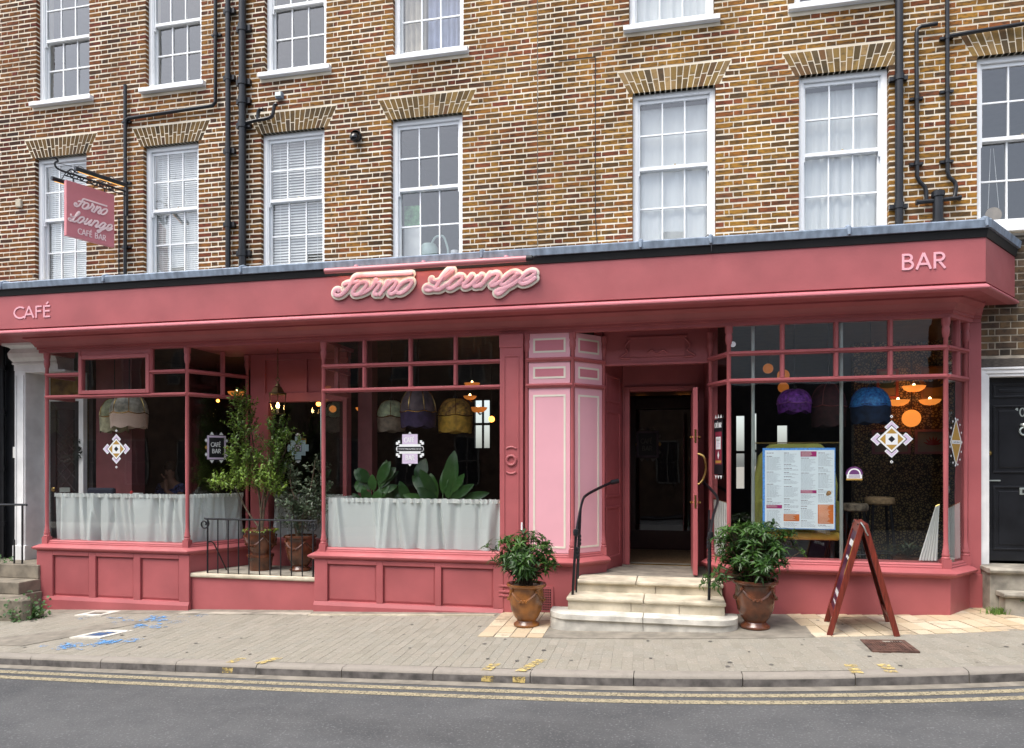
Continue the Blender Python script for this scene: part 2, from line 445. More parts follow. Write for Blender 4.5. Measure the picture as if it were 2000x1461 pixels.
# ---- kerb stones, each its own piece
kerb = struct(strip('kerb', M['joint'], -26, 26, 104, lambda x: yk(x) + .012, lambda x: yk(x) + .14, -.02, 1))
x = -13.1; kmesh = []
joints_seen = []
while x < 9:
    x2 = x + .915
    m = MB(); prof = [(0, -.20), (0, -.03), (.012, -.008), (.03, 0), (.135, 0), (.135, -.20)]
    vs = []; fs = []
    n = 4
    dz = random.uniform(-.003, .003)
    for i in range(n + 1):
        t = x + .004 + (x2 - x - .008) * i / n
        for o, z in prof: vs.append((t, yk(t) + o, zg(t, yk(t)) + z + dz))
    q = len(prof)
    for i in range(n):
        for k in range(q): fs.append((i * q + k, i * q + (k + 1) % q, (i + 1) * q + (k + 1) % q, (i + 1) * q + k))
    fs.append(tuple(range(q))); fs.append(tuple(n * q + k for k in range(q - 1, -1, -1)))
    m.add(vs, fs)
    for i, f in enumerate(fs): m.mi[i] = 1 if i < n * q and i % q == 0 else 0     # street side darker: road film, plus its shade put into the colour
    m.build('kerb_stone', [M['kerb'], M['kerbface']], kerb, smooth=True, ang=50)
    x = x2

# ---- pavement: bed, blocks, cream setts, concrete patches
def back(x):   # where the block paving stops towards the shop
    return -.12 if x < -2.05 else yk(x) + 1.19
pave = struct(strip('pavement', M['joint'], -13, 9, 88, lambda x: yk(x) + .13, lambda x: .6, -.0035))
blocks = []
rowlen = .2
u = -11.2; col = 0
while u < 5.6:
    s0 = .137; off = 0 if col % 2 == 0 else .1
    v = s0 - off
    while True:
        a = max(v, s0); b = v + .197
        yk0 = yk(u + .05)
        lim = back(u + .05) - yk0
        b2 = min(b, lim - .003)
        if a > lim - .05: break
        if b2 - a > .03 and not (1.86 < u + .05 < 2.24 and -1.6 < yk0 + (a + b2) / 2 < -1.1): blocks.append((u, a, b2))
        v += .2
    u += .1; col += 1
def blockverts(m, u, a, b, w=.0983):
    dy = (yk(u + .1) - yk(u)) / .1
    dz = random.uniform(-.0014, .0014)
    P = []
    for (uu, vv) in ((u, a), (u + w, a), (u + w, b), (u, b)):
        xx = uu - dy * vv * .9; yy = yk(uu) + vv
        P.append((xx, yy))
    ins = .004
    cx = sum(p[0] for p in P) / 4; cy = sum(p[1] for p in P) / 4
    Q = [(p[0] + (ins if p[0] < cx else -ins), p[1] + (ins if p[1] < cy else -ins)) for p in P]
    vs = [(x, y, zg(x, y) - .012 + dz) for x, y in P] + [(x, y, zg(x, y) - .0025 + dz) for x, y in P] + [(x, y, zg(x, y) + dz) for x, y in Q]
    m.add(vs, [(0, 1, 5, 4), (1, 2, 6, 5), (2, 3, 7, 6), (3, 0, 4, 7), (4, 5, 9, 8), (5, 6, 10, 9), (6, 7, 11, 10), (7, 4, 8, 11), (8, 9, 10, 11)])
def rank(bk):
    x = bk[0]; y = yk(x) + bk[1]
    d = .2123 * -x + .9772 * (y + 8.75)
    px = 1000 + 1400 * (.9772 * x + .2123 * (y + 8.75)) / d
    if not 0 < px < 2000: return 99
    return d - (bk[2] - bk[1]) * 4
blocks.sort(key=rank)
for bk in blocks[:300]:
    m = MB(); blockverts(m, *bk); m.build('paving_block', M['paver'], pave)
m = MB()
for bk in blocks[300:]:
    m.r = random.random(); blockverts(m, *bk)
m.build('paving_blocks', M['paver'], pave, kind='stuff', rnd=True)
# cream setts by the steps and under the board, square and a little uneven
def setts(x0, x1, cols, frontpiece=True):
    for i in range(cols):
        a = x0 + (x1 - x0) * i / cols; b = x0 + (x1 - x0) * (i + 1) / cols
        lim = -.06 if b < 3 else .42
        y = yk(a) + 1.20; n = 0
        while y < lim - .03:
            ln = .17 if n == 0 else .30
            y2 = min(y + ln, lim)
            dxa = -(yk(a + .1) - yk(a)) / .1 * .9
            m = MB(); g = .006; dz = random.uniform(-.003, .003)
            k0 = (y - yk(a) - 1.2) * dxa; k1 = (y2 - yk(a) - 1.2) * dxa
            sk = (yk(b) - yk(a))
            P = [(a + g + k0, y + g), (b - g + k0, y + g + sk), (b - g + k1, y2 - g + sk), (a + g + k1, y2 - g)]
            m.add([(p[0], p[1], zg(*p) - .012) for p in P] + [(p[0], p[1], zg(*p) + .003 + dz) for p in P], [(4, 5, 6, 7), (0, 1, 5, 4), (1, 2, 6, 5), (2, 3, 7, 6), (3, 0, 4, 7)])
            m.build('paving_sett', M['sett'], pave)
            y = y2; n += 1
setts(-2.02, -1.30, 4)
setts(1.45, 4.1, 16)
def patch(name, mat, pts, h=.004, parent=pave, **k):
    m = MB(); n = len(pts)
    m.add([(x, y, zg(x, y) - .014) for x, y in pts] + [(x, y, zg(x, y) + h) for x, y in pts], [tuple(range(n, 2 * n))] + [(i, (i + 1) % n, n + (i + 1) % n, n + i) for i in range(n)])
    return m.build(name, mat, parent, **k)
patch('concrete_patch', M['concrete'], [(-1.3, yk(-1.3) + 1.2), (-.3, yk(-.3) + 1.2), (.6, yk(.6) + 1.2), (1.44, yk(1.44) + 1.2), (1.44, .3), (-1.3, .3)])
patch('concrete_patch', M['concrete'], [(-9.6, -.34), (-4.6, -.30), (-2.05, -.26), (-2.05, .3), (-9.6, .3)], h=.005)
patch('concrete_patch', M['concrete'], [(3.3, .42), (3.75, -.15), (4.5, .1), (4.5, .6), (3.3, .6)], h=.006)
patch('edging_strip', M['stone'], [(-4.5, -.33), (-2.06, -.285), (-2.06, -.262), (-4.5, -.305)], h=.018)
patch('edging_strip', M['greystone'], [(-6.4, -.33), (-4.52, -.33), (-4.52, -.20), (-6.4, -.20)], h=.010)
patch('relaid_patch', M['stone'] if 0 else M['concrete'], [(-8.3, -1.9), (-7.2, -1.95), (-6.5, -.75), (-6.9, -.72), (-7.3, -1.25)], h=.0065)

# painted utility marks on the pavement and kerb
def splash(name, mat, pts, r, n, seed, h, parent):
    rg = random.Random(seed); m = MB()
    for (x, y), rr in zip(pts, r):
        for k in range(n):
            cx = x + rg.gauss(0, rr); cy = y + rg.gauss(0, rr * .5)
            a = rg.uniform(.04, .12); b = rg.uniform(.02, .05); t = rg.uniform(-.5, .5); q = 7
            vs = []
            for i in range(q):
                th = 2 * math.pi * i / q; e = rg.uniform(.7, 1.2)
                xx = cx + a * e * math.cos(th) * math.cos(t) - b * e * math.sin(th) * math.sin(t)
                yy = cy + a * e * math.cos(th) * math.sin(t) + b * e * math.sin(th) * math.cos(t)
                vs.append((xx, yy, zg(xx, yy) + h + k * .00004))
            m.add(vs, [tuple(range(q))])
    return m.build(name, mat, parent, recalc=False)
splash('painted_mark', M['blue'], [(-6.35, -1.80), (-6.62, -1.95), (-6.1, -1.66)], [.14, .10, .10], 16, 1, .0085, pave)
splash('painted_mark', M['blue'], [(-6.32, -.98), (-6.5, -.7), (-6.55, -.52)], [.12, .12, .07], 12, 2, .0085, pave)
splash('painted_mark', M['bluefaint'], [(-6.0, -.42), (-6.1, -.75), (-7.1, -.62), (-6.85, -.8), (-7.6, -.6)], [.10, .10, .08, .08, .05], 9, 3, .0075, pave)
for j, (xa, sl, ln) in enumerate([(-4.32, .25, .16), (-4.02, .6, .36), (-1.66, .10, .22), (-1.36, .36, .40), (1.52, -.02, .26), (1.80, -.08, .26)]):
    m = MB(); w_ = .10
    for q in range(3 if j != 1 else 2):
        a = xa + random.uniform(-.012, .012); y0 = yk(a) + .03 + q * ln / 3; y1 = y0 + ln / 3 * random.uniform(.65, 1)
        P = [(a + sl * (y0 - yk(a)), y0), (a + w_ + sl * (y0 - yk(a)), y0), (a + w_ + sl * (y1 - yk(a)), y1), (a + sl * (y1 - yk(a)), y1)]
        m.add([(p[0], p[1], zg(*p) + .0065) for p in P], [(0, 1, 2, 3)])
    if j in (0, 2, 3):
        m.add([(a + dx_, yk(a) - .004, zg(a, yk(a)) + dz_) for dx_, dz_ in ((0, -.085), (.11, -.085), (.12, -.03), (0, -.035))], [(0, 1, 2, 3)])
    m.build('painted_mark', M['yellow2'], kerb, recalc=False)

rg = random.Random(17); m = MB()
for i in range(90):      # trodden gum and drip spots
    x = rg.uniform(-9, 4.2); y = yk(x) + rg.uniform(.15, 2.0); r_ = rg.uniform(.008, .026)
    m.add([(x + r_ * math.cos(k * .785) * rg.uniform(.7, 1.2), y + r_ * math.sin(k * .785) * rg.uniform(.7, 1.2), 0) for k in range(8)], [tuple(range(8))])
m.v = [(a, b, zg(a, b) + .0052) for a, b, c in m.v]
m.build('gum_spots', M['joint'] if 0 else pbr('trodden_gum', (.13, .12, .105), .9, var=.3), pave, kind='stuff', recalc=False)
# small covers let into the pavement
def cover(label, x, y, w_, d, mat, framemat, group=None, bars=0, skew=0, plate=None):
    t = thing('access_cover', label, 'cover', (x, y, zg(x, y)), group)
    T = Matrix.Translation((x, y, zg(x, y))) @ Matrix(((1, skew, 0), (0, 1, 0), (.0365, 0, 1))).to_4x4()
    m = MB(T)
    fw = .035 if framemat is M['iron'] or framemat is M['rust'] else .09
    m.box(-w_ - fw, w_ + fw, -d - fw, -d, -.02, .009); m.box(-w_ - fw, w_ + fw, d, d + fw, -.02, .009)
    m.box(-w_ - fw, -w_, -d, d, -.02, .009); m.box(w_, w_ + fw, -d, d, -.02, .009)
    m.build('frame', framemat, t)
    m = MB(T); m.box(-w_ + .004, w_ - .004, -d + .004, d - .004, -.02, .004)
    if bars:
        for i in range(bars):
            a = -w_ + .02 + (2 * w_ - .04) * i / bars
            if abs(i - bars / 2) < 2:
                for q in range(3): m.box(a, a + .012, -d + .03 + q * (2 * d - .06) / 3, -d + .03 + (q + .7) * (2 * d - .06) / 3, .003, .010)
            else: m.box(a, a + .012, -d + .025, d - .025, .003, .010)
    m.build('lid', plate or mat, t)
    return t
cover('square rusty ribbed iron cover in the pavement before the folding board', 2.05, -1.35, .165, .19, M['rust'], M['rust'], bars=13)
cover('small dark cover in a white frame close to the left stall riser', -7.66, -.32, .12, .075, M['iron'], M['stonewhite'], 'small utility covers', skew=.1)
cover('small cover smeared with blue paint in a white frame', -6.64, -1.38, .12, .12, M['iron'], M['stonewhite'], 'small utility covers', skew=.25, plate=pbr('blue_smeared_iron', (.035, .085, .20), .7, var=.5, scale=18, col2=(.03, .035, .05)))

# ================================================================== BRICK TERRACE (upper floors)
YW = .90
terr = thing('brick_building', 'long terrace of yellow and red stock brick with white sash windows above the shopfront', 'building', (-3, YW, 0))
W1 = [(-9.955, -8.985), (-7.945, -6.98), (-5.925, -4.90), (-3.865, -2.805), (-.455, .605), (1.625, 2.672), (3.65, 4.70)]
W2 = [(-9.93, -8.93), (-7.905, -6.93), (-5.865, -4.87), (-3.835, -2.79), (-.50, .585), (1.57, 2.65), (3.65, 4.70)]
ZH, ZS1, ZS2 = 6.775, 4.70, 7.665
holes = [(a, b, ZS1, ZH) for a, b in W1] + [(a, b, ZS2, ZS2 + 2.1) for a, b in W2]
def wall_with_holes(name, mat, parent, x0, x1, z0, z1, yf, yb, holes, e=.005):
    hs_ = [(a - e, b + e, c - e, d + e) for a, b, c, d in holes]
    X = sorted({x0, x1, *[h[0] for h in hs_], *[h[1] for h in hs_]}); Z = sorted({z0, z1, *[h[2] for h in hs_], *[h[3] for h in hs_]})
    solid = lambda i, j: 0 <= i < len(X) - 1 and 0 <= j < len(Z) - 1 and not any(h[0] < (X[i] + X[i + 1]) / 2 < h[1] and h[2] < (Z[j] + Z[j + 1]) / 2 < h[3] for h in hs_)
    m = MB()
    for i in range(len(X) - 1):
        for j in range(len(Z) - 1):
            if not solid(i, j): continue
            a, b, c, d = X[i], X[i + 1], Z[j], Z[j + 1]
            m.add([(a, yf, c), (b, yf, c), (b, yf, d), (a, yf, d), (a, yb, c), (b, yb, c), (b, yb, d), (a, yb, d)], [(0, 1, 2, 3), (7, 6, 5, 4)])
            for (di, dj, q) in ((-1, 0, (0, 3, 7, 4)), (1, 0, (1, 5, 6, 2)), (0, -1, (0, 4, 5, 1)), (0, 1, (3, 2, 6, 7))):
                if not solid(i + di, j + dj): m.add([(a, yf, c), (b, yf, c), (b, yf, d), (a, yf, d), (a, yb, c), (b, yb, c), (b, yb, d), (a, yb, d)], [q])
    return m.build(name, mat, parent, recalc=False)
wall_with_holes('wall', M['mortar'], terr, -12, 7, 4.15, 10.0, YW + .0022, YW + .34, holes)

AH = .30   # height of the flat arches; they splay .2 m each side
def arch_clip(z):   # openings and arches as blocked spans at course centre z
    out = []
    for a, b in W1:
        if ZS1 < z < ZH: out.append((a, b))
        elif ZH <= z < ZH + AH:
            k = .055 + .15 * (z - ZH) / AH * 1.05
            out.append((a - k, b + k))
    for a, b in W2:
        if ZS2 - .085 < z < ZS2: out.append((a - .08, b + .08))
        elif ZS2 <= z < ZS2 + 2.1: out.append((a, b))
    return sorted(out)
BH, CO = .0525, .075
bricks = []
zc = 4.40 + .006; ci = 0
JX = -1.738
while zc < 9.95:
    zm = zc + BH / 2
    spans = []; x = -12.0
    bl = arch_clip(zm)
    if zm < 8.95 or True: bl = bl + [(JX - .006, JX + .006)]
    for a, b in sorted(bl):
        if a > x: spans.append((x, a, x > -12, True))
        x = max(x, b)
    spans.append((x, 7, True, False))
    for (a, b, _, _) in spans:
        if b - a < .03: continue
        x = a; j = .011
        seq = [.218, .104] if ci % 2 == 0 else [.104, .052, .218, .104]
        k = 0
        if b - a < .12: bricks.append((a, b, zc)); continue
        if a == -12.0: x = a - random.choice([0, .05])
        while x < b - .02:
            wdt = seq[k] if k < len(seq) else (.218 if (k - len(seq)) % 2 == 0 else .104)
            # mirror the closer at the far end on alternate courses
            x2 = x + wdt * random.uniform(.97, 1.03)
            if x2 > b - .045: x2 = b
            rest = b - x2
            if 0 < rest and ci % 2 == 1 and .15 < rest < .20 and wdt > .15:
                pass
            bricks.append((x, x2, zc))
            x = x2 + j; k += 1
    zc += CO; ci += 1
def bk_rank(b):
    x = (b[0] + b[1]) / 2; d = .2123 * -x + .9772 * (YW + 8.75)
    px = 1000 + 1400 * (.9772 * x + .2123 * (YW + 8.75)) / d; py = 907 - 1400 * (b[2] - 1.85) / d
    if not (20 < px < 1990 and 10 < py < 425): return 99
    return -(b[1] - b[0]) * 1400 / d * (1400 / d)
bricks.sort(key=bk_rank)
def brick_box(m, x0, x1, z, dy):
    j = .0032
    r = random.uniform
    m.add([(x0 + r(-j, j), dy, z + r(-j, j)), (x1 + r(-j, j), dy, z + r(-j, j)), (x1 + r(-j, j), dy + .0, z + BH + r(-j, j)), (x0 + r(-j, j), dy, z + BH + r(-j, j)),
           (x0, YW + .1, z), (x1, YW + .1, z), (x1, YW + .1, z + BH), (x0, YW + .1, z + BH)],
          [(0, 1, 2, 3), (0, 4, 5, 1), (1, 5, 6, 2), (2, 6, 7, 3), (3, 7, 4, 0)])
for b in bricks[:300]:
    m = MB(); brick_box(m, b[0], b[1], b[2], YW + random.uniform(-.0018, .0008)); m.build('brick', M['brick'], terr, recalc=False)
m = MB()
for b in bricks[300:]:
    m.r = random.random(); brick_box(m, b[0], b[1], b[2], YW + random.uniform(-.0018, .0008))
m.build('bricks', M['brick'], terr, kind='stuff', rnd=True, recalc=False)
box('expansion_joint', M['iron'], terr, JX - .004, JX + .004, YW - .001, YW + .004, 4.4, 9.9)
# flat arches of rubbed brick over the first floor windows
for wi, (a, b) in enumerate(W1):
    ar = box('flat_arch', M['mortar'], terr, a - .05, b + .05, YW + .0025, YW + .12, ZH + .001, ZH + .012)
    m = MB()
    m.add([(a - .05, YW + .0025, ZH + .002), (b + .05, YW + .0025, ZH + .002), (b + .20, YW + .0025, ZH + AH), (a - .20, YW + .0025, ZH + AH)] +
          [(a - .05, YW + .1, ZH + .002), (b + .05, YW + .1, ZH + .002), (b + .20, YW + .1, ZH + AH), (a - .20, YW + .1, ZH + AH)], [(0, 1, 2, 3), (0, 4, 5, 1), (4, 7, 6, 5)])
    ar.data = m.mesh('flat_arch', M['mortar'])
    n = 17
    for i in range(n):
        f0, f1 = i / n, (i + 1) / n
        cut = .42 + (.14 if i % 2 else 0) + random.uniform(-.02, .02)
        for (h0, h1) in ((0, cut - .012), (cut + .012, 1)):
            m = MB(); g = .0062; dy = YW + random.uniform(-.0012, .0006)
            X = lambda f, h, s_: (a - .05 - .15 * h) + (b - a + .10 + .30 * h) * f + s_ * g
            P = [(X(f0, h0, 1), ZH + AH * h0 + .002), (X(f1, h0, -1), ZH + AH * h0 + .002), (X(f1, h1, -1), ZH + AH * h1 - .004), (X(f0, h1, 1), ZH + AH * h1 - .004)]
            m.add([(p[0], dy, p[1]) for p in P] + [(p[0], YW + .11, p[1]) for p in P], [(0, 1, 2, 3), (0, 4, 5, 1), (1, 5, 6, 2), (2, 6, 7, 3), (3, 7, 4, 0)])
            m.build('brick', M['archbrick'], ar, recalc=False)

# sash windows
YF = YW + .070
def sash_window(a, b, z0, z1, sill, zmid, label=None, rows_open=0):
    m = MB()
    m.box(a + .001, a + .058, YF, YF + .13, z0, z1 - .001); m.box(b - .058, b - .001, YF, YF + .13, z0, z1 - .001)
    m.box(a + .058, b - .058, YF, YF + .13, z1 - .06, z1 - .001)
    m.box(a + .058, a + .072, YF + .012, YF + .03, z0, z1 - .06); m.box(b - .072, b - .058, YF + .012, YF + .03, z0, z1 - .06)
    if sill: m.box(a + .058, b - .058, YF + .002, YF + .13, z0, z0 + .05)
    wd = m.build('window', M['white'], terr, label=label)
    L_, R_ = a + .061, b - .061
    for top in (1, 0):
        za, zb = (zmid - .02, z1 - .063) if top else (z0 + (.05 if sill else .0), zmid + .025)
        y = YF + (.035 if top else .078)
        st, rb, rt = .034, (.045 if top else .085), (.045 if top else .05)
        sh = MB()
        sh.box(L_, L_ + st, y, y + .038, za, zb); sh.box(R_ - st, R_, y, y + .038, za, zb)
        sh.box(L_ + st, R_ - st, y, y + .038, za, za + rb); sh.box(L_ + st, R_ - st, y, y + .038, zb - rt, zb)
        if top:
            sh.box(L_ - .001, L_ + .03, y - .006, y + .03, za - .07, za); sh.box(R_ - .03, R_ + .001, y - .006, y + .03, za - .07, za)
        gx0, gx1, gz0, gz1 = L_ + st, R_ - st, za + rb, zb - rt
        for k in (1, 2):
            xx = gx0 + (gx1 - gx0) * k / 3; sh.box(xx - .009, xx + .009, y + .004, y + .034, gz0, gz1)
        zz = (gz0 + gz1) / 2
        for k in range(3):
            p0 = gx0 + (gx1 - gx0) * k / 3 + (.0101 if k else 0); p1 = gx0 + (gx1 - gx0) * (k + 1) / 3 - (.0101 if k < 2 else 0)
            sh.box(p0, p1, y + .004, y + .034, zz - .010, zz + .010)
        s_ob = sh.build('sash', M['white'], wd)
        for k in range(3):
            for q in range(2):
                p0 = gx0 + (gx1 - gx0) * k / 3 + .010; p1 = gx0 + (gx1 - gx0) * (k + 1) / 3 - .010
                q0, q1 = (gz0, zz - .010) if q == 0 else (zz + .010, gz1)
                tx, tz = random.uniform(-.003, .003), random.uniform(-.004, .004)
                pm = MB(); pm.add([(p0, y + .02 + tx + tz, q0), (p1, y + .02 - tx + tz, q0), (p1, y + .02 - tx - tz, q1), (p0, y + .02 + tx - tz, q1)], [(0, 1, 2, 3)])
                pm.build('pane', M['sash'], wd, recalc=False)
        if top:
            bm_ = MB(); xm = (a + b) / 2 + .02; bm_.box(xm - .012, xm + .012, y + .0385, y + .05, za + .02, za + .075); bm_.build('sash_catch', M['brass'], wd)
    if sill:
        sm = MB(); sm.prism([(YW - .075, z0 - .075), (YW + .2, z0 - .075), (YW + .2, z0 + .012), (YW - .055, z0 - .004), (YW - .075, z0 - .012)], 'x', a - .075, b + .075)
        sm.build('sill', M['white'], wd, bev=.006)
    return wd
for i, (a, b) in enumerate(W1):
    sash_window(a, b, ZS1 + (0 if i < 6 else -.0), ZH, i == 6, 5.80)
for i, (a, b) in enumerate(W2):
    sash_window(a, b, ZS2, ZS2 + 2.1, True, 8.70)
# the rooms behind the glass
m = MB()
for (z0, z1) in ((4.55, 7.2), (7.45, 10.0)):
    for xa, xb in ((-12, -4.4), (-4.3, -1.8), (-1.7, 1.1), (1.2, 3.2), (3.3, 7)):
        m.add([(xa, YW + .35, z0), (xb, YW + .35, z0), (xb, 4.6, z0), (xa, 4.6, z0), (xa, YW + .35, z1), (xb, YW + .35, z1), (xb, 4.6, z1), (xa, 4.6, z1)],
              [(0, 1, 2, 3), (7, 6, 5, 4), (3, 2, 6, 7), (0, 3, 7, 4), (2, 1, 5, 6)])
m.build('upper_rooms', M['room'], terr, recalc=False)
box('roof_slab', M['concrete'], terr, -12, 7, YW - .1, 12, 10.002, 10.2)
box('rear_wall', M['oldbrick'], terr, -12, 7, 11.8, 12, 4.55, 10.0)
box('side_wall', M['oldbrick'], terr, -12.3, -12.002, YW + .1, 12, -1, 10.0)
box('side_wall', M['oldbrick'], terr, 7.002, 7.3, YW + .1, 12, -.6, 10.0)

# blinds and curtains inside the panes
def pleats(name, mat, x0, x1, z0, z1, y, n, amp, label, cat, seed=0, group=None, T=None, gather=.0, smooth=True, hem=False):
    rg = random.Random(seed); m = MB(T); nz = 7; vs = []; fs = []
    ph = [rg.uniform(0, 6.28) for _ in range(4)]; wa, wb = rg.uniform(0, 6.28), rg.uniform(0, 6.28); fq = [n, n * 1.63, n * .41, n * 2.7]; am = [1, .55, .6, .25]
    nx = max(40, int(n * 9))
    for j in range(nz + 1):
        t = j / nz
        for i in range(nx + 1):
            u0 = i / nx; u_ = u0 + .030 * math.sin(7 * u0 + wa) + .018 * math.sin(17 * u0 + wb)
            env = .55 + .45 * math.sin(9 * u0 + wb) * math.sin(4.3 * u0 + wa); fold = math.sin(n * 6.2832 * u_ + ph[0]); fold = math.copysign(abs(fold) ** .55, fold)
            wv = .9 * env * fold * (1 - .4 * t) + sum(a_ * math.sin(f_ * 6.2832 * u_ + p_ + .35 * math.sin(3 * t + p_) * (1 - t)) for a_, f_, p_ in zip(am, fq, ph))
            k = amp * (.35 + .65 * (1 - t) + gather * t)
            vs.append((x0 + (x1 - x0) * u0, y + k * wv / 1.6, z0 + (z1 - z0) * t + (.0015 * wv if j == nz else 0)))
    for j in range(nz):
        for i in range(nx):
            k = j * (nx + 1) + i; fs.append((k, k + 1, k + nx + 2, k + nx + 1))
    m.add(vs, fs)
    o = m.build(name, mat, None, smooth=True, recalc=False, ang=180)
    return tag(o, label, cat, group) if label else o
def slats(x0, x1, z0, z1, y, step, tilt, label, group):
    t = thing('window_blind', label, 'blind', ((x0 + x1) / 2, y, z0), group)
    m = MB(); z = z0; ch = .46 * step
    while z < z1:
        dz = ch * math.sin(tilt); dy = ch * math.cos(tilt)
        m.add([(x0, y - dy, z - dz), (x1, y - dy, z - dz), (x1, y + dy, z + dz), (x0, y + dy, z + dz)], [(0, 1, 2, 3)]); z += step
    m.build('slats', M['blind'], t, kind='stuff', recalc=False)
    box('head_rail', M['white'], t, x0, x1, y - .02, y + .02, z1, z1 + .04)
    m = MB()
    for q in (.15, .85):
        xx = x0 + (x1 - x0) * q; m.box(xx - .002, xx + .002, y - .03, y - .027, z0, z1)
    m.build('cord', M['white'], t)
yb = YW + .215
slats(W1[0][0] + .075, W1[0][1] - .075, 4.72, 6.70, yb, .032, 1.25, 'white slatted blind in the window behind the hanging sign', 'slatted window blinds')
slats(W1[1][0] + .075, W1[1][1] - .075, 4.72, 6.70, yb, .032, 1.25, 'white slatted blind in the window between the hanging sign and the drainpipes', 'slatted window blinds')
slats(W1[2][0] + .075, W1[2][1] - .075, 4.72, 6.70, yb, .042, 1.0, 'half open white slatted blind in the window beside the round camera', 'slatted window blinds')
pleats('net_curtain', M['net'], W1[4][0] + .065, W1[4][1] - .065, 4.6, 6.64, yb, 5, .012, 'plain white net curtain in the window above the shop door', 'curtain', 4, 'net curtains of the upper windows')
pleats('net_curtain', M['net'], W1[5][0] + .065, W1[5][1] - .065, 4.6, 6.64, yb, 6, .02, 'white net curtain in the window beside the right-hand drainpipe', 'curtain', 5, 'net curtains of the upper windows')
pleats('net_curtain', M['net'], W2[4][0] + .065, W2[4][1] - .065, 7.7, 9.6, yb, 6, .02, 'white net curtain in the top floor window above the shop door', 'curtain', 6, 'net curtains of the upper windows')
pleats('long_curtain', pbr('beige_curtain', (.50, .44, .34), .9, var=.1), W2[3][0] + .09, W2[3][0] + .42, 7.72, 9.6, yb, 4, .03, 'beige long curtain at the side of the top floor window over the sign', 'curtain', 7, 'long curtains of one top floor window')
pleats('long_curtain', pbr('blue_grey_curtain', (.30, .34, .48), .9, var=.1), W2[3][0] + .44, W2[3][1] - .12, 7.72, 9.6, yb + .03, 6, .03, 'blue grey long curtain in the top floor window over the sign', 'curtain', 8, 'long curtains of one top floor window')
# watering can, mug and poster on the ledge inside the fourth window
t = thing('watering_can', 'pale green watering can standing inside the sash window over the sign', 'watering can', (-3.42, YW + .42, 4.71))
pg = pbr('pale_green_plastic', (.42, .55, .50), .4)
m = MB(); m.lathe([(0, 0), (.13, 0), (.14, .02), (.13, .20), (.10, .25), (.06, .255)], (-3.45, YW + .45, 4.85), 20); m.build('body', pg, t, smooth=True)
m = MB(); m.tube(catmull([(-3.42, YW + .45, 5.09), (-3.35, YW + .45, 5.20), (-3.24, YW + .45, 5.21), (-3.19, YW + .45, 5.12), (-3.16, YW + .45, 4.95), (-3.30, YW + .45, 4.90)], 6), .017, 8); m.build('handle', pg, t, smooth=True)
m = MB(); m.tube([(-3.56, YW + .45, 4.92), (-3.68, YW + .45, 5.02), (-3.74, YW + .45, 5.10)], [.03, .022, .03], 10); m.build('spout', pg, t, smooth=True)
box('window_ledge', M['white'], terr, -4.29, -1.81, YW + .35, YW + .7, 4.80, 4.848)
t = thing('mug', 'white mug beside the watering can inside the sash window', 'mug', (-3.05, YW + .42, 4.85))
m = MB(); m.lathe([(0, 0), (.055, 0), (.06, .01), (.06, .13), (.054, .13), (.05, .02), (0, .02)], (-3.05, YW + .44, 4.85), 18); m.build('cup', M['white'], t, smooth=True)
m = MB(); m.tube(catmull([(-2.995, YW + .44, 4.95), (-2.95, YW + .44, 4.94), (-2.95, YW + .44, 4.89), (-2.995, YW + .44, 4.88)], 5), .008, 6); m.build('handle', M['white'], t, smooth=True)
t = thing('leaflet', 'green and white leaflet propped inside the window beside the watering can', 'leaflet', (-3.7, YW + .36, 4.85))
box('upper_page', pbr('green_print', (.16, .42, .16), .6, var=.4, scale=12), t, -3.80, -3.56, YW + .36, YW + .362, 5.37, 5.66)
box('lower_page', M['blind'], t, -3.80, -3.56, YW + .36, YW + .362, 4.85, 5.365)
t = thing('hanging_disc', 'round wooden disc hung on cords inside the rightmost sash window', 'ornament', (3.87, YW + .3, 4.78))
m = MB(); m.lathe([(0, -.01), (.09, -.01), (.095, 0), (.09, .01), (0, .01)], (0, 0, 0), 22); m.T = None
m.v = [(3.93 + x, YW + .26 + z, 4.93 + y) for x, y, z in m.v]; m.build('disc', pbr('driftwood', (.32, .24, .15), .8, var=.2), t, smooth=True)
m = MB(); m.tube([(3.87, YW + .26, 5.01), (3.90, YW + .26, 5.75)], .003, 5); m.tube([(3.99, YW + .26, 5.01), (3.93, YW + .26, 5.75)], .003, 5); m.build('cord', M['blind'], t)

# ================================================================== SHOPFRONT
ROSE = M['rose']
shop = thing('shopfront', 'rose painted timber shopfront with long fascia, bay windows and leaded flat roof', 'shopfront', (-2.8, 0, 0))
FP = [(-10.4, -.42), (3.231, -.42), (3.865, .449)]
# fascia board, its bead below, the black gutter above and the lead flat
fas = MB(); fas.sweep([(0, 3.752), (0, 4.212), (-.06, 4.212), (-.06, 3.752)], FP)
fascia = fas.build('fascia', ROSE, shop)
m = MB(); m.sweep([(-.06, 3.674), (.030, 3.674), (.044, 3.684), (.044, 3.698), (.012, 3.728), (-.06, 3.728)], FP); m.build('bead', pbr('lit_rose_bead_paint', (.52, .165, .19), .38, var=.03), fascia)  # same rose paint, lightened: the light from above is put into its colour
m = MB(); m.sweep([(-.06, 3.729), (-.035, 3.729), (-.035, 3.751), (-.06, 3.751)], FP); m.build('groove', ROSE, fascia)
m = MB(); m.sweep([(-.07, 4.213), (.012, 4.213), (.03, 4.298), (-.07, 4.298)], FP); m.build('gutter', M['blackmatt'], shop)  # the black takes in both the gutter and the shadow under the lead
ld = MB(); ld.sweep([(-.09, 4.300), (.055, 4.300), (.068, 4.375), (.05, 4.392), (-.09, 4.40)], FP); lead = ld.build('lead_roof', M['lead'], shop, smooth=True)
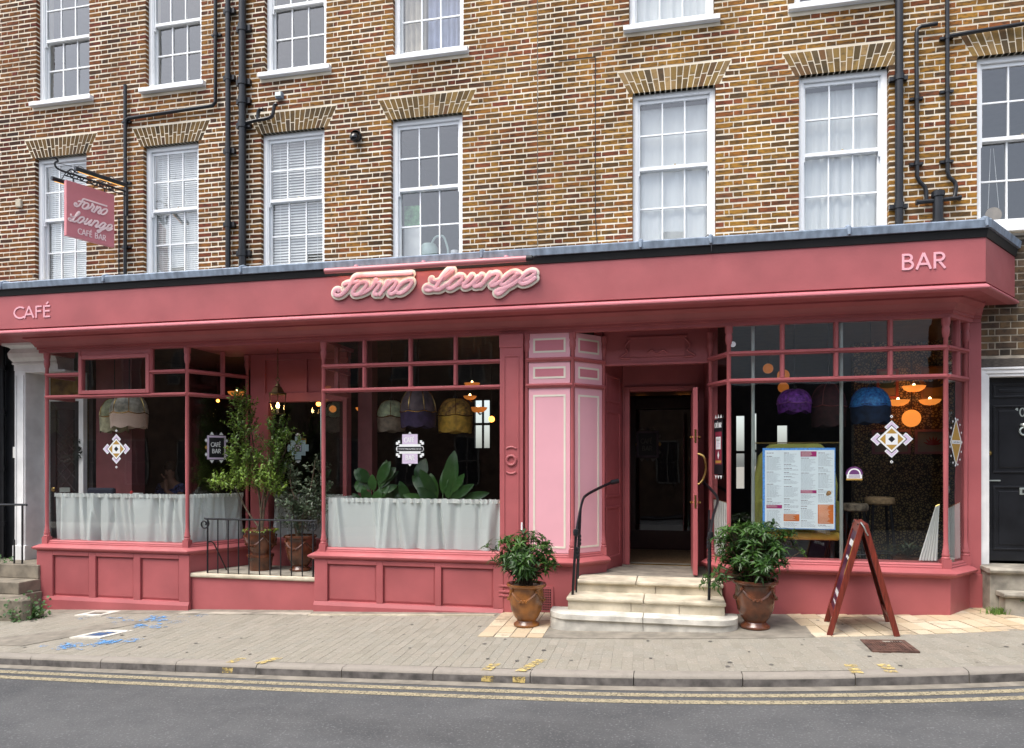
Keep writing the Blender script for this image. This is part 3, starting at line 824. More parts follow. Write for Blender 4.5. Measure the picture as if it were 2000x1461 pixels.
m = MB(); m.prism([(-10.4, -.36), (3.2, -.36), (3.79, .449), (3.79, .89), (-10.4, .89)], 'z', 4.30, 4.405); m.build('lead_sheet', M['lead'], lead)
for xj in (-9.1, -7.43, -5.37, -2.17, -.30, .47, 1.9, 3.22):
    m = MB(); m.tube([(xj, .2, 4.41), (xj, -.42, 4.405), (xj, -.478, 4.385), (xj, -.492, 4.31)], [.028, .03, .026, .014], 8); m.build('lead_roll', M['lead'], lead, smooth=True)
m = MB(); m.prism([(-10.4, -.40), (3.22, -.40), (3.815, .449), (3.815, .89), (-10.4, .89)], 'z', 3.675, 3.70); m.build('soffit', ROSE, shop)
# frieze with its cornice, returning at the right
m = MB(); m.sweep([(-.07, 3.468), (.012, 3.468), (.012, 3.512), (.03, 3.516), (.03, 3.545), (.045, 3.55), (.055, 3.575), (.085, 3.62), (.15, 3.655), (.15, 3.6745), (-.07, 3.6745)],
                  [(-8.93, .55), (-8.93, -.01), (3.045, -.01), (3.40, .385), (3.49, .385)])
m.build('frieze', ROSE, shop)

def frame_T(p0, p1):
    d = Vector((p1[0] - p0[0], p1[1] - p0[1])); a = math.atan2(d.y, d.x)
    return Matrix.Translation((p0[0], p0[1], 0)) @ Matrix.Rotation(a, 4, 'Z'), d.length
ZSI, ZT1, ZT2, ZHD = .755, 2.822, 3.142, 3.468
def post(parent, x, y, z0=.70, z1=3.468, r=.027):
    """turned corner post: square block, rings, slim shaft, cap"""
    m = MB(); m.box(x - .045, x + .045, y - .045, y + .045, z0, z0 + .10)
    m.lathe([(.0, .10), (.043, .10), (.045, .118), (.035, .128), (.040, .142), (.043, .155), (.033, .170), (.037, .19), (.029, .21), (r * .86, .30), (r, 1.4), (r * .9, 2.55), (.034, 2.56), (.034, 2.58), (.040, 2.60), (.040, 2.655), (.034, 2.67), (.045, 2.70), (.045, z1 - z0), (0, z1 - z0)], (x, y, z0), 14)
    return m.build('corner_post', ROSE, parent, smooth=True, ang=50)
def bars(parent, p0, p1, cols, name='transom', casement=None, pane=True, panel=None, z0=ZSI, inner=0):
    """one glazed side of a bay: two transoms, upper mullions, panes"""
    T, L = frame_T(p0, p1)
    Y = -.026
    def tr(z, a=0, b=None, h=.052):
        m = MB(T); b = L if b is None else b
        m.prism([(Y, z - h * .3), (Y - .022, z - h * .12), (Y - .022, z + h * .2), (Y, z + h * .5), (.03, z + h * .5), (.03, z - h * .5), (Y, z - h * .5)], 'x', a, b)
        m.build('transom', ROSE, parent)
    xs = [L * i / cols for i in range(cols + 1)] if isinstance(cols, int) else cols
    tr(ZT1)
    if casement: tr(ZT2, 0, casement[0]); tr(ZT2, casement[1], L)
    else: tr(ZT2)
    for i, x in enumerate(xs[1:-1]):
        m = MB(T)
        for za, zb in ((ZT1 + .026, ZT2 - .026), (ZT2 + .026, ZHD)):
            m.prism([(x - .026, .028), (x - .026, -.012), (x - .012, Y - .012), (x + .012, Y - .012), (x + .026, -.012), (x + .026, .028)], 'z', za, zb)
        m.build('mullion', ROSE, parent)
    def pn(a, b, za, zb, y=.005):
        m = MB(T); t = random.uniform(-.004, .004)
        m.add([(a, y + t, za), (b, y - t, za), (b, y - t * .5, zb), (a, y + t * .5, zb)], [(0, 1, 2, 3)])
        if panel: return
        m.build('pane', M['glass'], parent, recalc=False)
    pn(.02, L - .02, z0, ZT1 - .026)
    for i in range(len(xs) - 1):
        if casement and xs[i] >= casement[0] - .01 and xs[i + 1] <= casement[1] + .01: continue
        pn(xs[i] + .02, xs[i + 1] - .02, ZT1 + .026, ZT2 - .026); pn(xs[i] + .02, xs[i + 1] - .02, ZT2 + .026, ZHD)
    if casement:
        a, b = casement; za, zb = ZT1 + .026, 3.40
        m = MB(T); q = .055
        for (x0, x1, z0_, z1_) in ((a, a + q, za, zb), (b - q, b, za, zb), (a + q, b - q, za, za + q), (a + q, b - q, zb - q, zb)):
            m.box(x0, x1, -.055, .02, z0_, z1_)
        m.box(a, b, -.03, .02, zb + .001, ZHD)
        f = m.build('casement', ROSE, parent, bev=.006); pn(a + q - .01, b - q + .01, za + q - .01, zb - q + .01, -.02)
def bay(path, sides, posts, label=None):
    m = MB()
    m.sweep([(-.22, .64), (.035, .64), (.035, .715), (.020, .722), (.020, .738), (.0, .754), (-.22, .754)], path)
    b = m.build('bay_window', ROSE, shop, label=label, bev=.003)
    m = MB(); m.sweep([(-.1, .60), (.075, .60), (.085, .615), (.118, .632), (.125, .645), (.125, .657), (.10, .672), (.045, .70), (-.1, .705)], path); m.build('sill', ROSE, b, smooth=True, ang=30)
    for p in posts: post(b, *p)
    return b
def riser(b, path, panels=None, zb=None, stile=None):
    m = MB(); m.sweep([(-.08, -.6), (.045, -.6), (.045, .601), (-.08, .601)], path); rz = m.build('stall_riser', ROSE, b)
    if panels:
        x0, x1 = path[1][0] - .0, path[2][0] + .0
        y = path[1][1]
        f = MB(); ed = [x0 - .075] + [e for p in panels for e in p] + [x1 + .075]
        for i in range(0, len(ed), 2):
            a, c = ed[i], ed[i + 1]
            f.box(a, c, y - .085, y - .0455, zb + .05, .602)
        for a, c in panels: f.box(a, c, y - .0852, y - .0453, .545, .6022)
        f.build('riser_frame', ROSE, b, bev=.006)
        p = MB(); p.prism([(y - .0454, zb - .6), (y - .108, zb - .6), (y - .108, zb), (y - .086, zb + .05), (y - .0454, zb + .055)], 'x', x0 - .078, x1 + .078); p.build('plinth', ROSE, b)
        for a, c in panels:
            k = MB(); g = .03
            k.add([(a, y - .0458, zb + .055), (c, y - .0458, zb + .055), (c, y - .0458, .545), (a, y - .0458, .545), (a + g, y - .058, zb + .055 + g), (c - g, y - .058, zb + .055 + g), (c - g, y - .058, .545 - g), (a + g, y - .058, .545 - g)],
                  [(0, 1, 5, 4), (1, 2, 6, 5), (2, 3, 7, 6), (3, 0, 4, 7), (4, 5, 6, 7)])
            k.build('panel', ROSE, b)
    return rz
# --- first bay (left)
P1 = [(-8.84, .52), (-8.84, 0), (-6.49, 0), (-6.08, .80)]
b1 = bay(P1, None, [(-8.82, .0), (-6.505, .0), (-6.09, .80)], 'leftmost bay with a casement in its upper lights')
riser(b1, P1, [(-8.64, -8.03), (-7.92, -7.30), (-7.19, -6.575)], -.09)
bars(b1, (-8.82, 0), (-6.505, 0), [0, .585, 1.745, 2.315], casement=(.585, 1.745))
bars(b1, (-6.505, 0), (-6.09, .80), [0, .52, .90])
bars(b1, (-8.84, .50), (-8.82, 0.02), [0, .48])
# --- second bay
P2 = [(-4.50, .80), (-4.50, 0), (-2.04, 0), (-2.04, .1)]
b2 = bay(P2, None, [(-4.455, .0)], 'middle bay with eight upper lights')
riser(b2, [(-4.50, .80), (-4.47, 0), (-2.07, 0), (-2.07, .1)], [(-4.36, -3.675), (-3.585, -2.88), (-2.80, -2.12)], .005)
bars(b2, (-4.455, 0), (-2.05, 0), [0, .582, 1.217, 1.822, 2.405])
bars(b2, (-4.46, .78), (-4.455, .02), [0, .38, .76])
# --- pilaster with roundel
m = MB(); m.box(-2.046, -1.75, -.055, .12, -.3, 3.467); pil = m.build('pilaster', ROSE, shop, bev=.008)
m = MB(); m.box(-2.056, -1.74, -.075, -.0555, -.3, .56); m.build('base_block', ROSE, pil, bev=.006)
box('cap_block', ROSE, pil, -2.05, -1.745, -.068, -.0555, 3.30, 3.467, bev=.006)
for zz in (.21, .26, .33):
    box('rib', ROSE, pil, -2.05, -1.745, -.092, -.0755, zz, zz + .025, bev=.005)
m = MB()
for (x0, x1, z0, z1) in ((-1.995, -1.98, .72, 3.2), (-1.815, -1.80, .72, 3.2), (-1.98, -1.815, 3.185, 3.2)): m.box(x0, x1, -.066, -.0555, z0, z1)
m.build('moulding', ROSE, pil, bev=.003)
def ringtube(cx, cz, r, rr, a0, a1, n, y):
    return [(cx + r * math.cos(a0 + (a1 - a0) * i / n), y, cz + r * math.sin(a0 + (a1 - a0) * i / n)) for i in range(n + 1)]
m = MB(); m.tube(ringtube(-1.898, 1.90, .058, .02, 0, 2 * math.pi, 22, -.06), .018, 8); m.build('roundel', ROSE, pil, smooth=True)
m = MB(); m.tube(ringtube(-1.898, 1.965, .10, .02, .9, 2.24, 10, -.056), .014, 8); m.tube(ringtube(-1.898, 1.835, .10, .02, -2.24, -.9, 10, -.056), .014, 8); m.build('crescent', ROSE, pil, smooth=True)
# --- third bay: blind, pale pink panels lined in cream
P3 = [(-1.75, 0), (-1.13, 0), (-.79, .40)]
b3 = bay(P3, None, [(-1.715, .0), (-1.14, .0), (-.80, .39)], 'blind bay of pale pink panels lined in cream')
riser(b3, P3)
for p0, p1 in (((-1.715, 0), (-1.14, 0)), ((-1.14, 0), (-.80, .39))):
    T, L = frame_T(p0, p1)
    for z in (ZT1, ZT2):
        m = MB(T); m.prism([(-.026, z - .02), (-.046, z), (-.046, z + .01), (-.026, z + .026), (.03, z + .026), (.03, z - .026), (-.026, z - .026)], 'x', 0, L); m.build('transom', ROSE, b3)
    for za, zb in ((ZSI, ZT1 - .027), (ZT1 + .027, ZT2 - .027), (ZT2 + .027, ZHD)):
        m = MB(T); m.box(.03, L - .03, -.008, .03, za, zb); pp = m.build('pink_panel', M['pink'], b3)
        i0, i1, k0, k1, q, e = .085, .085, .06, .06, .024, -.0125
        if zb - za > 1: k0, k1 = .06, .085
        m = MB(T); xa, xb, ya_, yb_ = i0, L - i1, za + k0, zb - k1
        for r_ in ((xa, xb, ya_, ya_ + q), (xa, xb, yb_ - q, yb_), (xa, xa + q, ya_ + q, yb_ - q), (xb - q, xb, ya_ + q, yb_ - q)): m.box(r_[0], r_[1], e, -.006, r_[2], r_[3])
        m.build('lining', M['cream'], b3)
        if zb - za < 1:
            m = MB(T); m.box(xa + q, xb - q, -.0105, -.0065, ya_ + q, yb_ - q); m.build('panel_field', pbr('mid_pink_paint', (.60, .20, .245), .45, var=.03), b3)
m = MB()
for i in range(5):
    for j in range(9): m.box(-1.52 + i * .026, -1.505 + i * .026, -.062, -.050, .06 + j * .03, .075 + j * .03)
gr = m.build('vent_grille', M['blackmatt'], b3)
box('vent_plate', ROSE, b3, -1.545, -1.37, -.058, -.0452, .035, .35)
box('door_bell', M['white'], pil, -1.772, -1.752, -.075, -.056, 1.03, 1.13, bev=.004)
# --- fourth bay (right)
P4 = [(.51, .39), (.69, 0), (3.01, 0), (3.345, .40)]
b4 = bay(P4, None, [(.515, .375), (.70, .0), (3.0, .0), (3.335, .385)], 'rightmost bay with canted sides')
riser(b4, P4)
bars(b4, (.70, 0), (3.0, 0), [0, .592, 1.17, 1.737, 2.30])
bars(b4, (.515, .375), (.70, 0), [0, .418])
bars(b4, (3.0, 0), (3.335, .385), [0, .27, .51])
m = MB(); m.box(3.36, 3.495, .37, .56, -.2, 3.467); m.box(3.35, 3.505, .355, .3695, -.2, .60); m.build('pilaster', ROSE, shop, bev=.006)
# --- set-back window over the stone ledge, between the first two bays
rec = MB(); rec.box(-6.04, -5.80, .80, .95, .36, 3.47); rec.box(-5.80, -4.50, .80, .95, 2.765, 2.90); rec.box(-5.80, -4.50, .80, .95, 3.38, 3.47); rec.box(-5.80, -4.50, .74, .95, .70, .77); rec.box(-5.80, -4.50, .82, .95, .36, .70)
rec.box(-5.80, -5.74, .79, .95, .77, 2.765); rec.box(-4.56, -4.50, .79, .95, .77, 2.765)
recw = rec.build('set_back_window', ROSE, shop, bev=.005)
for a, b in ((-5.80, -5.17), (-5.13, -4.50)):
    box('head_panel', ROSE, recw, a, b, .835, .92, 2.90, 3.38)
box('head_stile', ROSE, recw, -5.17, -5.13, .80, .95, 2.90, 3.38)
m = MB(); m.add([(-5.75, .87, .77), (-4.55, .875, .77), (-4.55, .872, 2.77), (-5.75, .868, 2.77)], [(0, 1, 2, 3)]); m.build('pane', M['glass'], recw, recalc=False)
box('recess_ceiling', ROSE, recw, -6.49, -4.46, .062, .95, 3.475, 3.52)
m = MB(); m.box(-6.45, -4.53, -.03, .80, -.6, .30); m.build('plinth_wall', ROSE, shop)
m = MB(); m.prism([(-.055, .30), (-.062, .318), (-.058, .345), (-.045, .355), (.82, .362), (.82, .30)], 'x', -6.47, -4.50); m.build('stone_ledge', M['stone'], shop, bev=.004)
m = MB(); m.box(-6.2, -4.55, .0, .79, .3625, .366); m.build('ledge_slab', M['greystone'], shop)
# --- doorway
dw = MB(); dw.box(-.80, .52, .42, .50, 3.10, 3.67)
dw.prism([(-.82, .40), (-.60, 1.13), (-.66, 1.13), (-.92, .40)], 'z', .0, 3.67)
dw.prism([(.505, .395), (.60, .395), (.56, 1.13), (.47, 1.13)], 'z', .0, 3.67)
dw.box(-.60, -.505, 1.10, 1.24, .40, 2.84); dw.box(.40, .47, 1.10, 1.24, .40, 2.84); dw.box(-.60, .47, 1.10, 1.24, 2.84, 3.67)
dw.box(-.57, -.505, 1.07, 1.0995, .49, 2.90); dw.box(-.505, .42, 1.07, 1.0995, 2.845, 2.90)
door = dw.build('doorway', ROSE, shop, bev=.006)
m = MB()
m.box(-.79, .51, .396, .4195, 3.10, 3.128); m.box(-.50, .24, .40, .4195, 3.43, 3.455); m.box(-.47, .21, .405, .4195, 3.20, 3.43)
for sx in (-1, 1):
    m.tube(catmull([(-.13 + sx * .34, .412, 3.42), (-.13 + sx * .40, .412, 3.34), (-.13 + sx * .37, .412, 3.27), (-.13 + sx * .46, .412, 3.20), (-.13 + sx * .33, .412, 3.19)], 5), .014, 6)
m.tube(catmull([(-.26, .402, 3.24), (-.2, .402, 3.28), (-.13, .402, 3.24), (-.06, .402, 3.28), (0, .402, 3.24)], 5), .012, 6)
m.build('carved_overdoor', ROSE, door, bev=.003)
T = Matrix.Translation((-.82, .40, 0)) @ Matrix.Rotation(math.atan2(.73, .22), 4, 'Z')
m = MB(T)
for za, zb in ((.62, 1.30), (1.42, 2.55), (2.66, 3.02)):
    for r_ in ((.12, .64, za, za + .03), (.12, .64, zb - .03, zb), (.12, .15, za + .03, zb - .03), (.61, .64, za + .03, zb - .03)): m.box(r_[0], r_[1], -.016, -.001, r_[2], r_[3])
m.build('side_panelling', ROSE, door, bev=.003)
m = MB(); m.box(-.60, .55, .90, 1.35, .40, .492); m.build('threshold', M['concrete'], door)
box('brass_threshold', M['brass'], door, -.50, .40, 1.10, 1.16, .4925, .50)
# open door leaf seen on its edge
lf = MB(); lf.box(.300, .352, .14, 1.06, .515, 2.775); leaf = lf.build('door_leaf', ROSE, shop, bev=.004)
m = MB()
for za, zb in ((.66, 1.15), (1.30, 2.62)): m.box(.352, .362, .26, .95, za, zb)
m.build('door_panel', ROSE, leaf, bev=.004)
for z in (1.40, 2.19):
    m = MB(); m.box(.314, .338, .136, .1405, z - .08, z + .08); m.box(.318, .334, .130, .1365, z - .012, z + .012); m.build('lock_plate', M['brass'], leaf)
    m = MB(); m.tube([(.285, .21, z - .01), (.368, .21, z - .01)], .011, 8); m.lathe([(0, -.02), (.018, -.012), (.018, .012), (0, .02)], (.28, .21, z - .01), 10); m.lathe([(0, -.02), (.018, -.012), (.018, .012), (0, .02)], (.372, .21, z - .01), 10); m.build('lock_knob', M['brass'], leaf, smooth=True)
m = MB(); m.tube(catmull([(.353, .20, 1.975), (.385, .20, 1.97), (.43, .20, 1.93), (.45, .20, 1.80), (.42, .20, 1.68), (.38, .20, 1.62), (.353, .20, 1.61)], 6), [.014] * 37, 8); m.build('door_handle', M['brass'], leaf, smooth=True)
# inner glazed door standing shut behind
idr = MB(); idr.box(-.60, .47, 2.9, 2.94, .495, .80); idr.box(-.60, -.50, 2.9, 2.94, .80, 2.9); idr.box(.38, .47, 2.9, 2.94, .80, 2.9); idr.box(-.50, .38, 2.9, 2.94, 2.74, 2.9)
inner = idr.build('inner_door', pbr('dark_red_paint', (.035, .012, .011), .4, var=.2), shop, bev=.004)
m = MB(); m.add([(-.50, 2.92, .80), (.38, 2.92, .80), (.38, 2.92, 2.74), (-.50, 2.92, 2.74)], [(0, 1, 2, 3)]); m.build('pane', M['glass'], inner, recalc=False)
box('lobby_mat', pbr('coir_mat', (.16, .095, .045), .95, var=.25, scale=40, bump=.6, bscale=160), door, -.60, .47, 1.245, 2.899, .45, .491)
lw = MB(); lw.box(-.68, -.61, 1.245, 2.94, .45, 3.6); lw.box(.48, .55, 1.245, 2.94, .45, 3.6); lw.box(-.61, .48, 1.245, 2.94, 2.95, 3.0); lw.build('lobby_lining', M['inwall'] if 'inwall' in M else ROSE, door)

# ---------------- flat lettering made of strokes
def stroke(m, pts, w_, yf, yb):
    P = [Vector((p[0], p[1])) for p in pts]; L_ = []; Rr = []
    for i, p in enumerate(P):
        d0 = (P[i] - P[i - 1]).normalized() if i else None; d1 = (P[i + 1] - P[i]).normalized() if i < len(P) - 1 else None
        n0 = Vector((-d0.y, d0.x)) if d0 else None; n1 = Vector((-d1.y, d1.x)) if d1 else None
        n = n1 if n0 is None else n0 if n1 is None else (n0 + n1) / (1 + n0.dot(n1))
        L_.append(p + n * w_ / 2); Rr.append(p - n * w_ / 2)
    k = len(P)
    vs = [(q.x, yf, q.y) for q in L_] + [(q.x, yf, q.y) for q in Rr] + [(q.x, yb, q.y) for q in L_] + [(q.x, yb, q.y) for q in Rr]
    fs = []
    for i in range(k - 1):
        fs += [(i, k + i, k + i + 1, i + 1), (i, i + 1, 2 * k + i + 1, 2 * k + i), (k + i, 3 * k + i, 3 * k + i + 1, k + i + 1)]
    fs += [(0, 2 * k, 3 * k, k), (k - 1, 2 * k - 1, 4 * k - 1, 3 * k - 1)]
    m.add(vs, fs)
def arc(cx, cz, rx, rz, a0, a1, n=14): return [(cx + rx * math.cos(R(a0 + (a1 - a0) * i / n)), cz + rz * math.sin(R(a0 + (a1 - a0) * i / n))) for i in range(n + 1)]
GL = {'C': (.62, [arc(.46, .5, .42, .46, 48, 312, 18)]), 'A': (.72, [[(.04, 0), (.37, 1)], [(.70, 0), (.37, 1)], [(.16, .32), (.58, .32)]]),
      'F': (.46, [[(.07, 0), (.07, 1)], [(.07, .94), (.46, .94)], [(.07, .54), (.43, .54)]]),
      'E': (.50, [[(.07, 0), (.07, 1)], [(.07, .94), (.48, .94)], [(.07, .54), (.45, .54)], [(.07, .06), (.48, .06)]]),
      'É': (.50, [[(.07, 0), (.07, 1)], [(.07, .94), (.48, .94)], [(.07, .54), (.45, .54)], [(.07, .06), (.48, .06)], [(.22, 1.12), (.36, 1.28)]]),
      'B': (.56, [[(.07, 0), (.07, 1)], [(.07, .94), (.28, .94)] + arc(.28, .745, .19, .195, 85, -85, 10) + [(.07, .55)], [(.07, .548), (.30, .548)] + arc(.30, .305, .22, .245, 85, -85, 10) + [(.07, .06)]]),
      'R': (.58, [[(.07, 0), (.07, 1)], [(.07, .94), (.28, .94)] + arc(.28, .72, .21, .22, 85, -85, 10) + [(.07, .50)], [(.24, .50), (.55, 0)]]),
      '1': (.30, [[(.2, 1), (.2, 0)], [(.02, .80), (.17, .97)]]), '0': (.62, [arc(.31, .5, .25, .46, 0, 360, 22)])}
def word(m, txt, x, z, h, yf, yb, wt=.115, gap=.10, xs=1.0, T=None):
    e = 0
    for ch in txt:
        if ch == ' ': x += .42 * h * xs; continue
        wd_, sts = GL[ch]
        for st in sts:
            e += .00035; stroke(m, [(x + p[0] * h * xs, z + p[1] * h) for p in st], wt * h, yf - e % .003, yb)
        x += (wd_ + gap) * h * xs
    return x
def lettering(txt, x0, x1, z, h, parent, y=-.421):
    m = MB(); e = word(m, txt, 0, 0, h, 0, .01); sx = (x1 - x0) / (e - .1 * h)
    m = MB(); word(m, txt, x0, z, h, y - .007, y, wt=.135, xs=sx); return m.build('lettering', M['letter'], parent, label=None)
lettering('CAFÉ', -8.945, -8.335, 3.885, .165, fascia)['label'] = 'raised pale pink capitals reading CAFÉ'
lettering('BAR', 2.43, 2.855, 3.912, .172, fascia)['label'] = 'raised pale pink capitals reading BAR'

# ---------------- script sign: pink script on a cream outline
FORNO = [[(-0.258,0.132),(-0.47,0.133),(-0.729,0.136),(-0.945,0.139),(-0.987,0.134),(-1.019,0.106),(-1.047,0.052),(-1.092,-0.009),(-1.149,-0.066),(-1.206,-0.093),(-1.256,-0.085),(-1.275,-0.056),(-1.256,-0.023),(-1.221,-0.02),(-1.208,-0.042)],[(-1.142,0.041),(-1.107,0.055),(-1.043,0.057),(-0.987,0.062),(-0.957,0.069)],[(-0.885,0.057),(-0.938,0.046),(-0.998,-0.007),(-1.028,-0.062),(-1.006,-0.092),(-0.945,-0.087),(-0.878,-0.034),(-0.841,0.02),(-0.848,0.049),(-0.885,0.057)],[(-0.934,-0.089),(-0.855,-0.063),(-0.773,-0.012),(-0.729,0.048),(-0.725,0.08),(-0.706,0.075),(-0.699,0.04),(-0.666,0.031),(-0.688,-0.016),(-0.729,-0.063),(-0.74,-0.097),(-0.706,-0.106)],[(-0.669,-0.108),(-0.618,-0.041),(-0.559,0.053)],[(-0.629,-0.061),(-0.559,0.005),(-0.492,0.05),(-0.456,0.037),(-0.474,-0.014),(-0.536,-0.073),(-0.54,-0.104),(-0.507,-0.109),(-0.456,-0.084)],[(-0.295,0.046),(-0.36,0.025),(-0.426,-0.03),(-0.452,-0.081),(-0.426,-0.103),(-0.368,-0.095),(-0.295,-0.044),(-0.251,0.016),(-0.262,0.047),(-0.295,0.046)]]
LOUNGE = [[(-0.007,0.051),(0.001,0.021),(0.048,0.009),(0.122,0.029),(0.207,0.08),(0.265,0.129),(0.257,0.155),(0.222,0.15),(0.16,0.09),(0.098,0.005),(0.044,-0.06),(-0.011,-0.087),(-0.066,-0.084),(-0.08,-0.061),(-0.054,-0.04),(-0.015,-0.051),(0.04,-0.082),(0.098,-0.085),(0.16,-0.055),(0.191,-0.038)],[(0.346,0.065),(0.284,0.043),(0.215,-0.024),(0.203,-0.068),(0.246,-0.078),(0.323,-0.037),(0.388,0.026),(0.384,0.059),(0.346,0.065)],[(0.315,-0.043),(0.384,-0.018)],[(0.507,0.06),(0.453,0.0),(0.404,-0.053),(0.419,-0.073),(0.469,-0.06),(0.53,-0.019),(0.583,0.03)],[(0.629,0.057),(0.583,0.001),(0.537,-0.049),(0.545,-0.071),(0.583,-0.066),(0.621,-0.046)],[(0.735,0.066),(0.682,0.002),(0.613,-0.071)],[(0.659,-0.015),(0.735,0.047),(0.802,0.069),(0.833,0.045),(0.802,-0.008),(0.746,-0.052),(0.757,-0.076),(0.802,-0.063),(0.848,-0.036)],[(1.086,0.046),(1.042,0.069),(0.982,0.059),(0.907,0.005),(0.863,-0.044),(0.878,-0.074),(0.93,-0.062),(0.997,-0.015),(1.064,0.047)],[(1.053,0.022),(0.982,-0.058),(0.907,-0.134),(0.84,-0.176),(0.806,-0.162),(0.821,-0.137),(0.885,-0.118),(0.982,-0.087),(1.071,-0.037),(1.109,-0.017)],[(1.101,-0.028),(1.182,-0.021),(1.256,0.018),(1.275,0.057),(1.234,0.07),(1.168,0.041),(1.109,-0.021),(1.101,-0.06),(1.138,-0.075),(1.212,-0.055),(1.278,-0.012)]]
def script(m, words, w_, y, depth, f=lambda p: p, n=12):
    e = 0
    for st in words:
        pts = catmull([(p[0], 0, p[1]) for p in st], 5)
        q = [f(p) for p in pts]; k = len(q)
        r = [w_] * k
        a, b = q[0], q[-1]
        d0 = (q[0] - q[1]).normalized(); d1 = (q[-1] - q[-2]).normalized()
        ext0 = [(a + d0 * w_ * t, w_ * math.sqrt(max(0, 1 - t * t))) for t in (.98, .85, .6, .3)]
        ext1 = [(b + d1 * w_ * t, w_ * math.sqrt(max(0, 1 - t * t))) for t in (.3, .6, .85, .98)]
        q = [p for p, _ in ext0] + q + [p for p, _ in ext1]; r = [x for _, x in ext0] + r + [x for _, x in ext1]
        T0 = m.T; m.T = None
        o = len(m.v)
        m.tube([p + Vector((0, y - e - .00012 * i, 0)) for i, p in enumerate(q)], r, n, flat=depth / w_, pw=.45)
        m.T = T0
        if T0 is not None:
            for i in range(o, len(m.v)): m.v[i] = tuple(T0 @ Vector(m.v[i]))
        e += .0007
sg = thing('script_sign', 'pale pink raised script sign on cream outline in the middle of the rose fascia', 'sign', (-2.8, -.45, 4.05))
T = Matrix.Translation((-2.8, 0, 4.05))
for wd_, nm in ((FORNO, 'Forno'), (LOUNGE, 'Lounge')):
    m = MB(T); script(m, wd_, .052, -.434, .012, n=12)
    if nm == 'Forno':
        m.prism([(-1.0, .10), (-.97, .139), (-.26, .132), (-.225, .05), (-.35, -.06), (-1.0, -.04), (-1.06, .0)], 'y', -.444, -.425)
    m.build('outline_' + nm.lower(), M['cream'], sg, smooth=True, ang=60)
    m = MB(T); script(m, wd_, .0235, -.456, .012); m.build('word_' + nm.lower(), M['letter'], sg, smooth=True, ang=60, label='pink script word reading ' + nm)
tl = thing('trough_light', 'long pink tubular picture light above the script sign', 'light', (-2.83, -.6, 4.2))
m = MB(); m.tube([(-4.13, -.60, 4.232), (-1.60, -.60, 4.232)], .034, 14); m.build('tube', pbr('rose_metal_tube', (.55, .19, .21), .3, var=.03), tl, smooth=True, ang=60)
m = MB(); m.tube([(-1.60, -.60, 4.232), (-1.53, -.60, 4.232)], .036, 14); m.tube([(-1.53, -.60, 4.235), (-1.50, -.60, 4.25), (-1.50, -.52, 4.27)], .008, 6); m.build('end_cap', M['blackmatt'], tl, smooth=True, ang=60)
for xx in (-3.74, -2.87, -1.85):
    m = MB(); m.tube([(xx, -.43, 4.26), (xx, -.52, 4.30), (xx, -.60, 4.262)], .012, 8); m.lathe([(0, -.02), (.025, -.012), (.025, .012), (0, .02)], (xx, -.55, 4.285), 10); m.build('bracket', M['letter'], tl, smooth=True)
m = MB(); m.box(-4.08, -1.64, -.5665, -.5635, 4.222, 4.230); m.build('lit_strip', glow('warm_sign_light', (1, .45, .16), 7), tl)

# ================================================================== NEIGHBOURS
wd = thing('white_doorway', 'white pilastered doorway with moulded hood beside the leftmost bay', 'doorway', (-9.3, .4, .40))
WH = M['oldwhite']
m = MB(); m.box(-9.71, -9.515, .30, .62, .38, 3.27); m.box(-9.73, -9.50, .28, .62, .38, .62); m.build('pilaster', WH, wd, bev=.006)
m = MB()
for a, b in ((-9.69, -9.675), (-9.55, -9.535)): m.box(a, b, .285, .2995, .62, 3.2)
m.build('pilaster_moulding', WH, wd, bev=.003)
m = MB(); m.sweep([(-.30, 3.272), (0, 3.272), (0, 3.36), (.02, 3.365), (.02, 3.39), (.01, 3.40), (.05, 3.46), (.06, 3.53), (.03, 3.60), (.05, 3.62), (.11, 3.64), (.11, 3.69), (.13, 3.70), (.13, 3.74), (-.30, 3.742)], [(-9.72, .62), (-9.72, .30), (-8.93, .30)])
m.build('hood', WH, wd, smooth=True, ang=25)
m = MB(); m.box(-9.53, -9.515, .62, .72, .38, 3.27); m.box(-9.515, -9.43, .64, .72, .40, 3.27); m.box(-8.885, -8.80, .64, .72, .40, 3.27); m.box(-9.43, -8.885, .64, .72, 2.83, 2.90); m.box(-9.515, -8.80, .30, .72, 3.24, 3.271)
m.build('door_frame', WH, wd, bev=.004)
box('transom_light', pbr('amber_glass', (.22, .13, .03), .2, var=.4, scale=6), wd, -9.43, -8.885, .67, .69, 2.90, 3.24)
dm = MB(); dm.box(-9.43, -8.885, .665, .715, .43, 1.35); dm.box(-9.43, -9.33, .665, .715, 1.35, 2.83); dm.box(-8.975, -8.885, .665, .715, 1.35, 2.83); dm.box(-9.33, -8.975, .665, .715, 2.70, 2.83)
dr = dm.build('door', M['black'], wd, bev=.004)
m = MB(); m.box(-9.33, -8.975, .69, .70, 1.35, 2.70); m.build('glazing', pbr('black_glass', (.02, .022, .025), .08), dr)
m = MB()
for k in range(-5, 6):
    for s_ in (-1, 1):
        z = 2.0 + k * .2
        p, q = (-9.33, z - .18 * s_), (-8.975, z + .18 * s_)
        if 1.36 < min(p[1], q[1]) and max(p[1], q[1]) < 2.69: m.tube([(p[0], .686, p[1]), (q[0], .686, q[1])], .004, 5)
m.build('lattice', M['iron'], dr)
box('letterbox', M['steel'], dr, -9.25, -9.06, .655, .6645, 1.42, 1.49)
m = MB(); m.lathe([(0, 0), (.03, 0), (.035, .02), (.02, .03), (0, .032)], (0, 0, 0), 12); m.v = [(-9.36 + x, .664 - z, 1.46 + y) for x, y, z in m.v]; m.build('door_knob', M['brass'], dr, smooth=True)
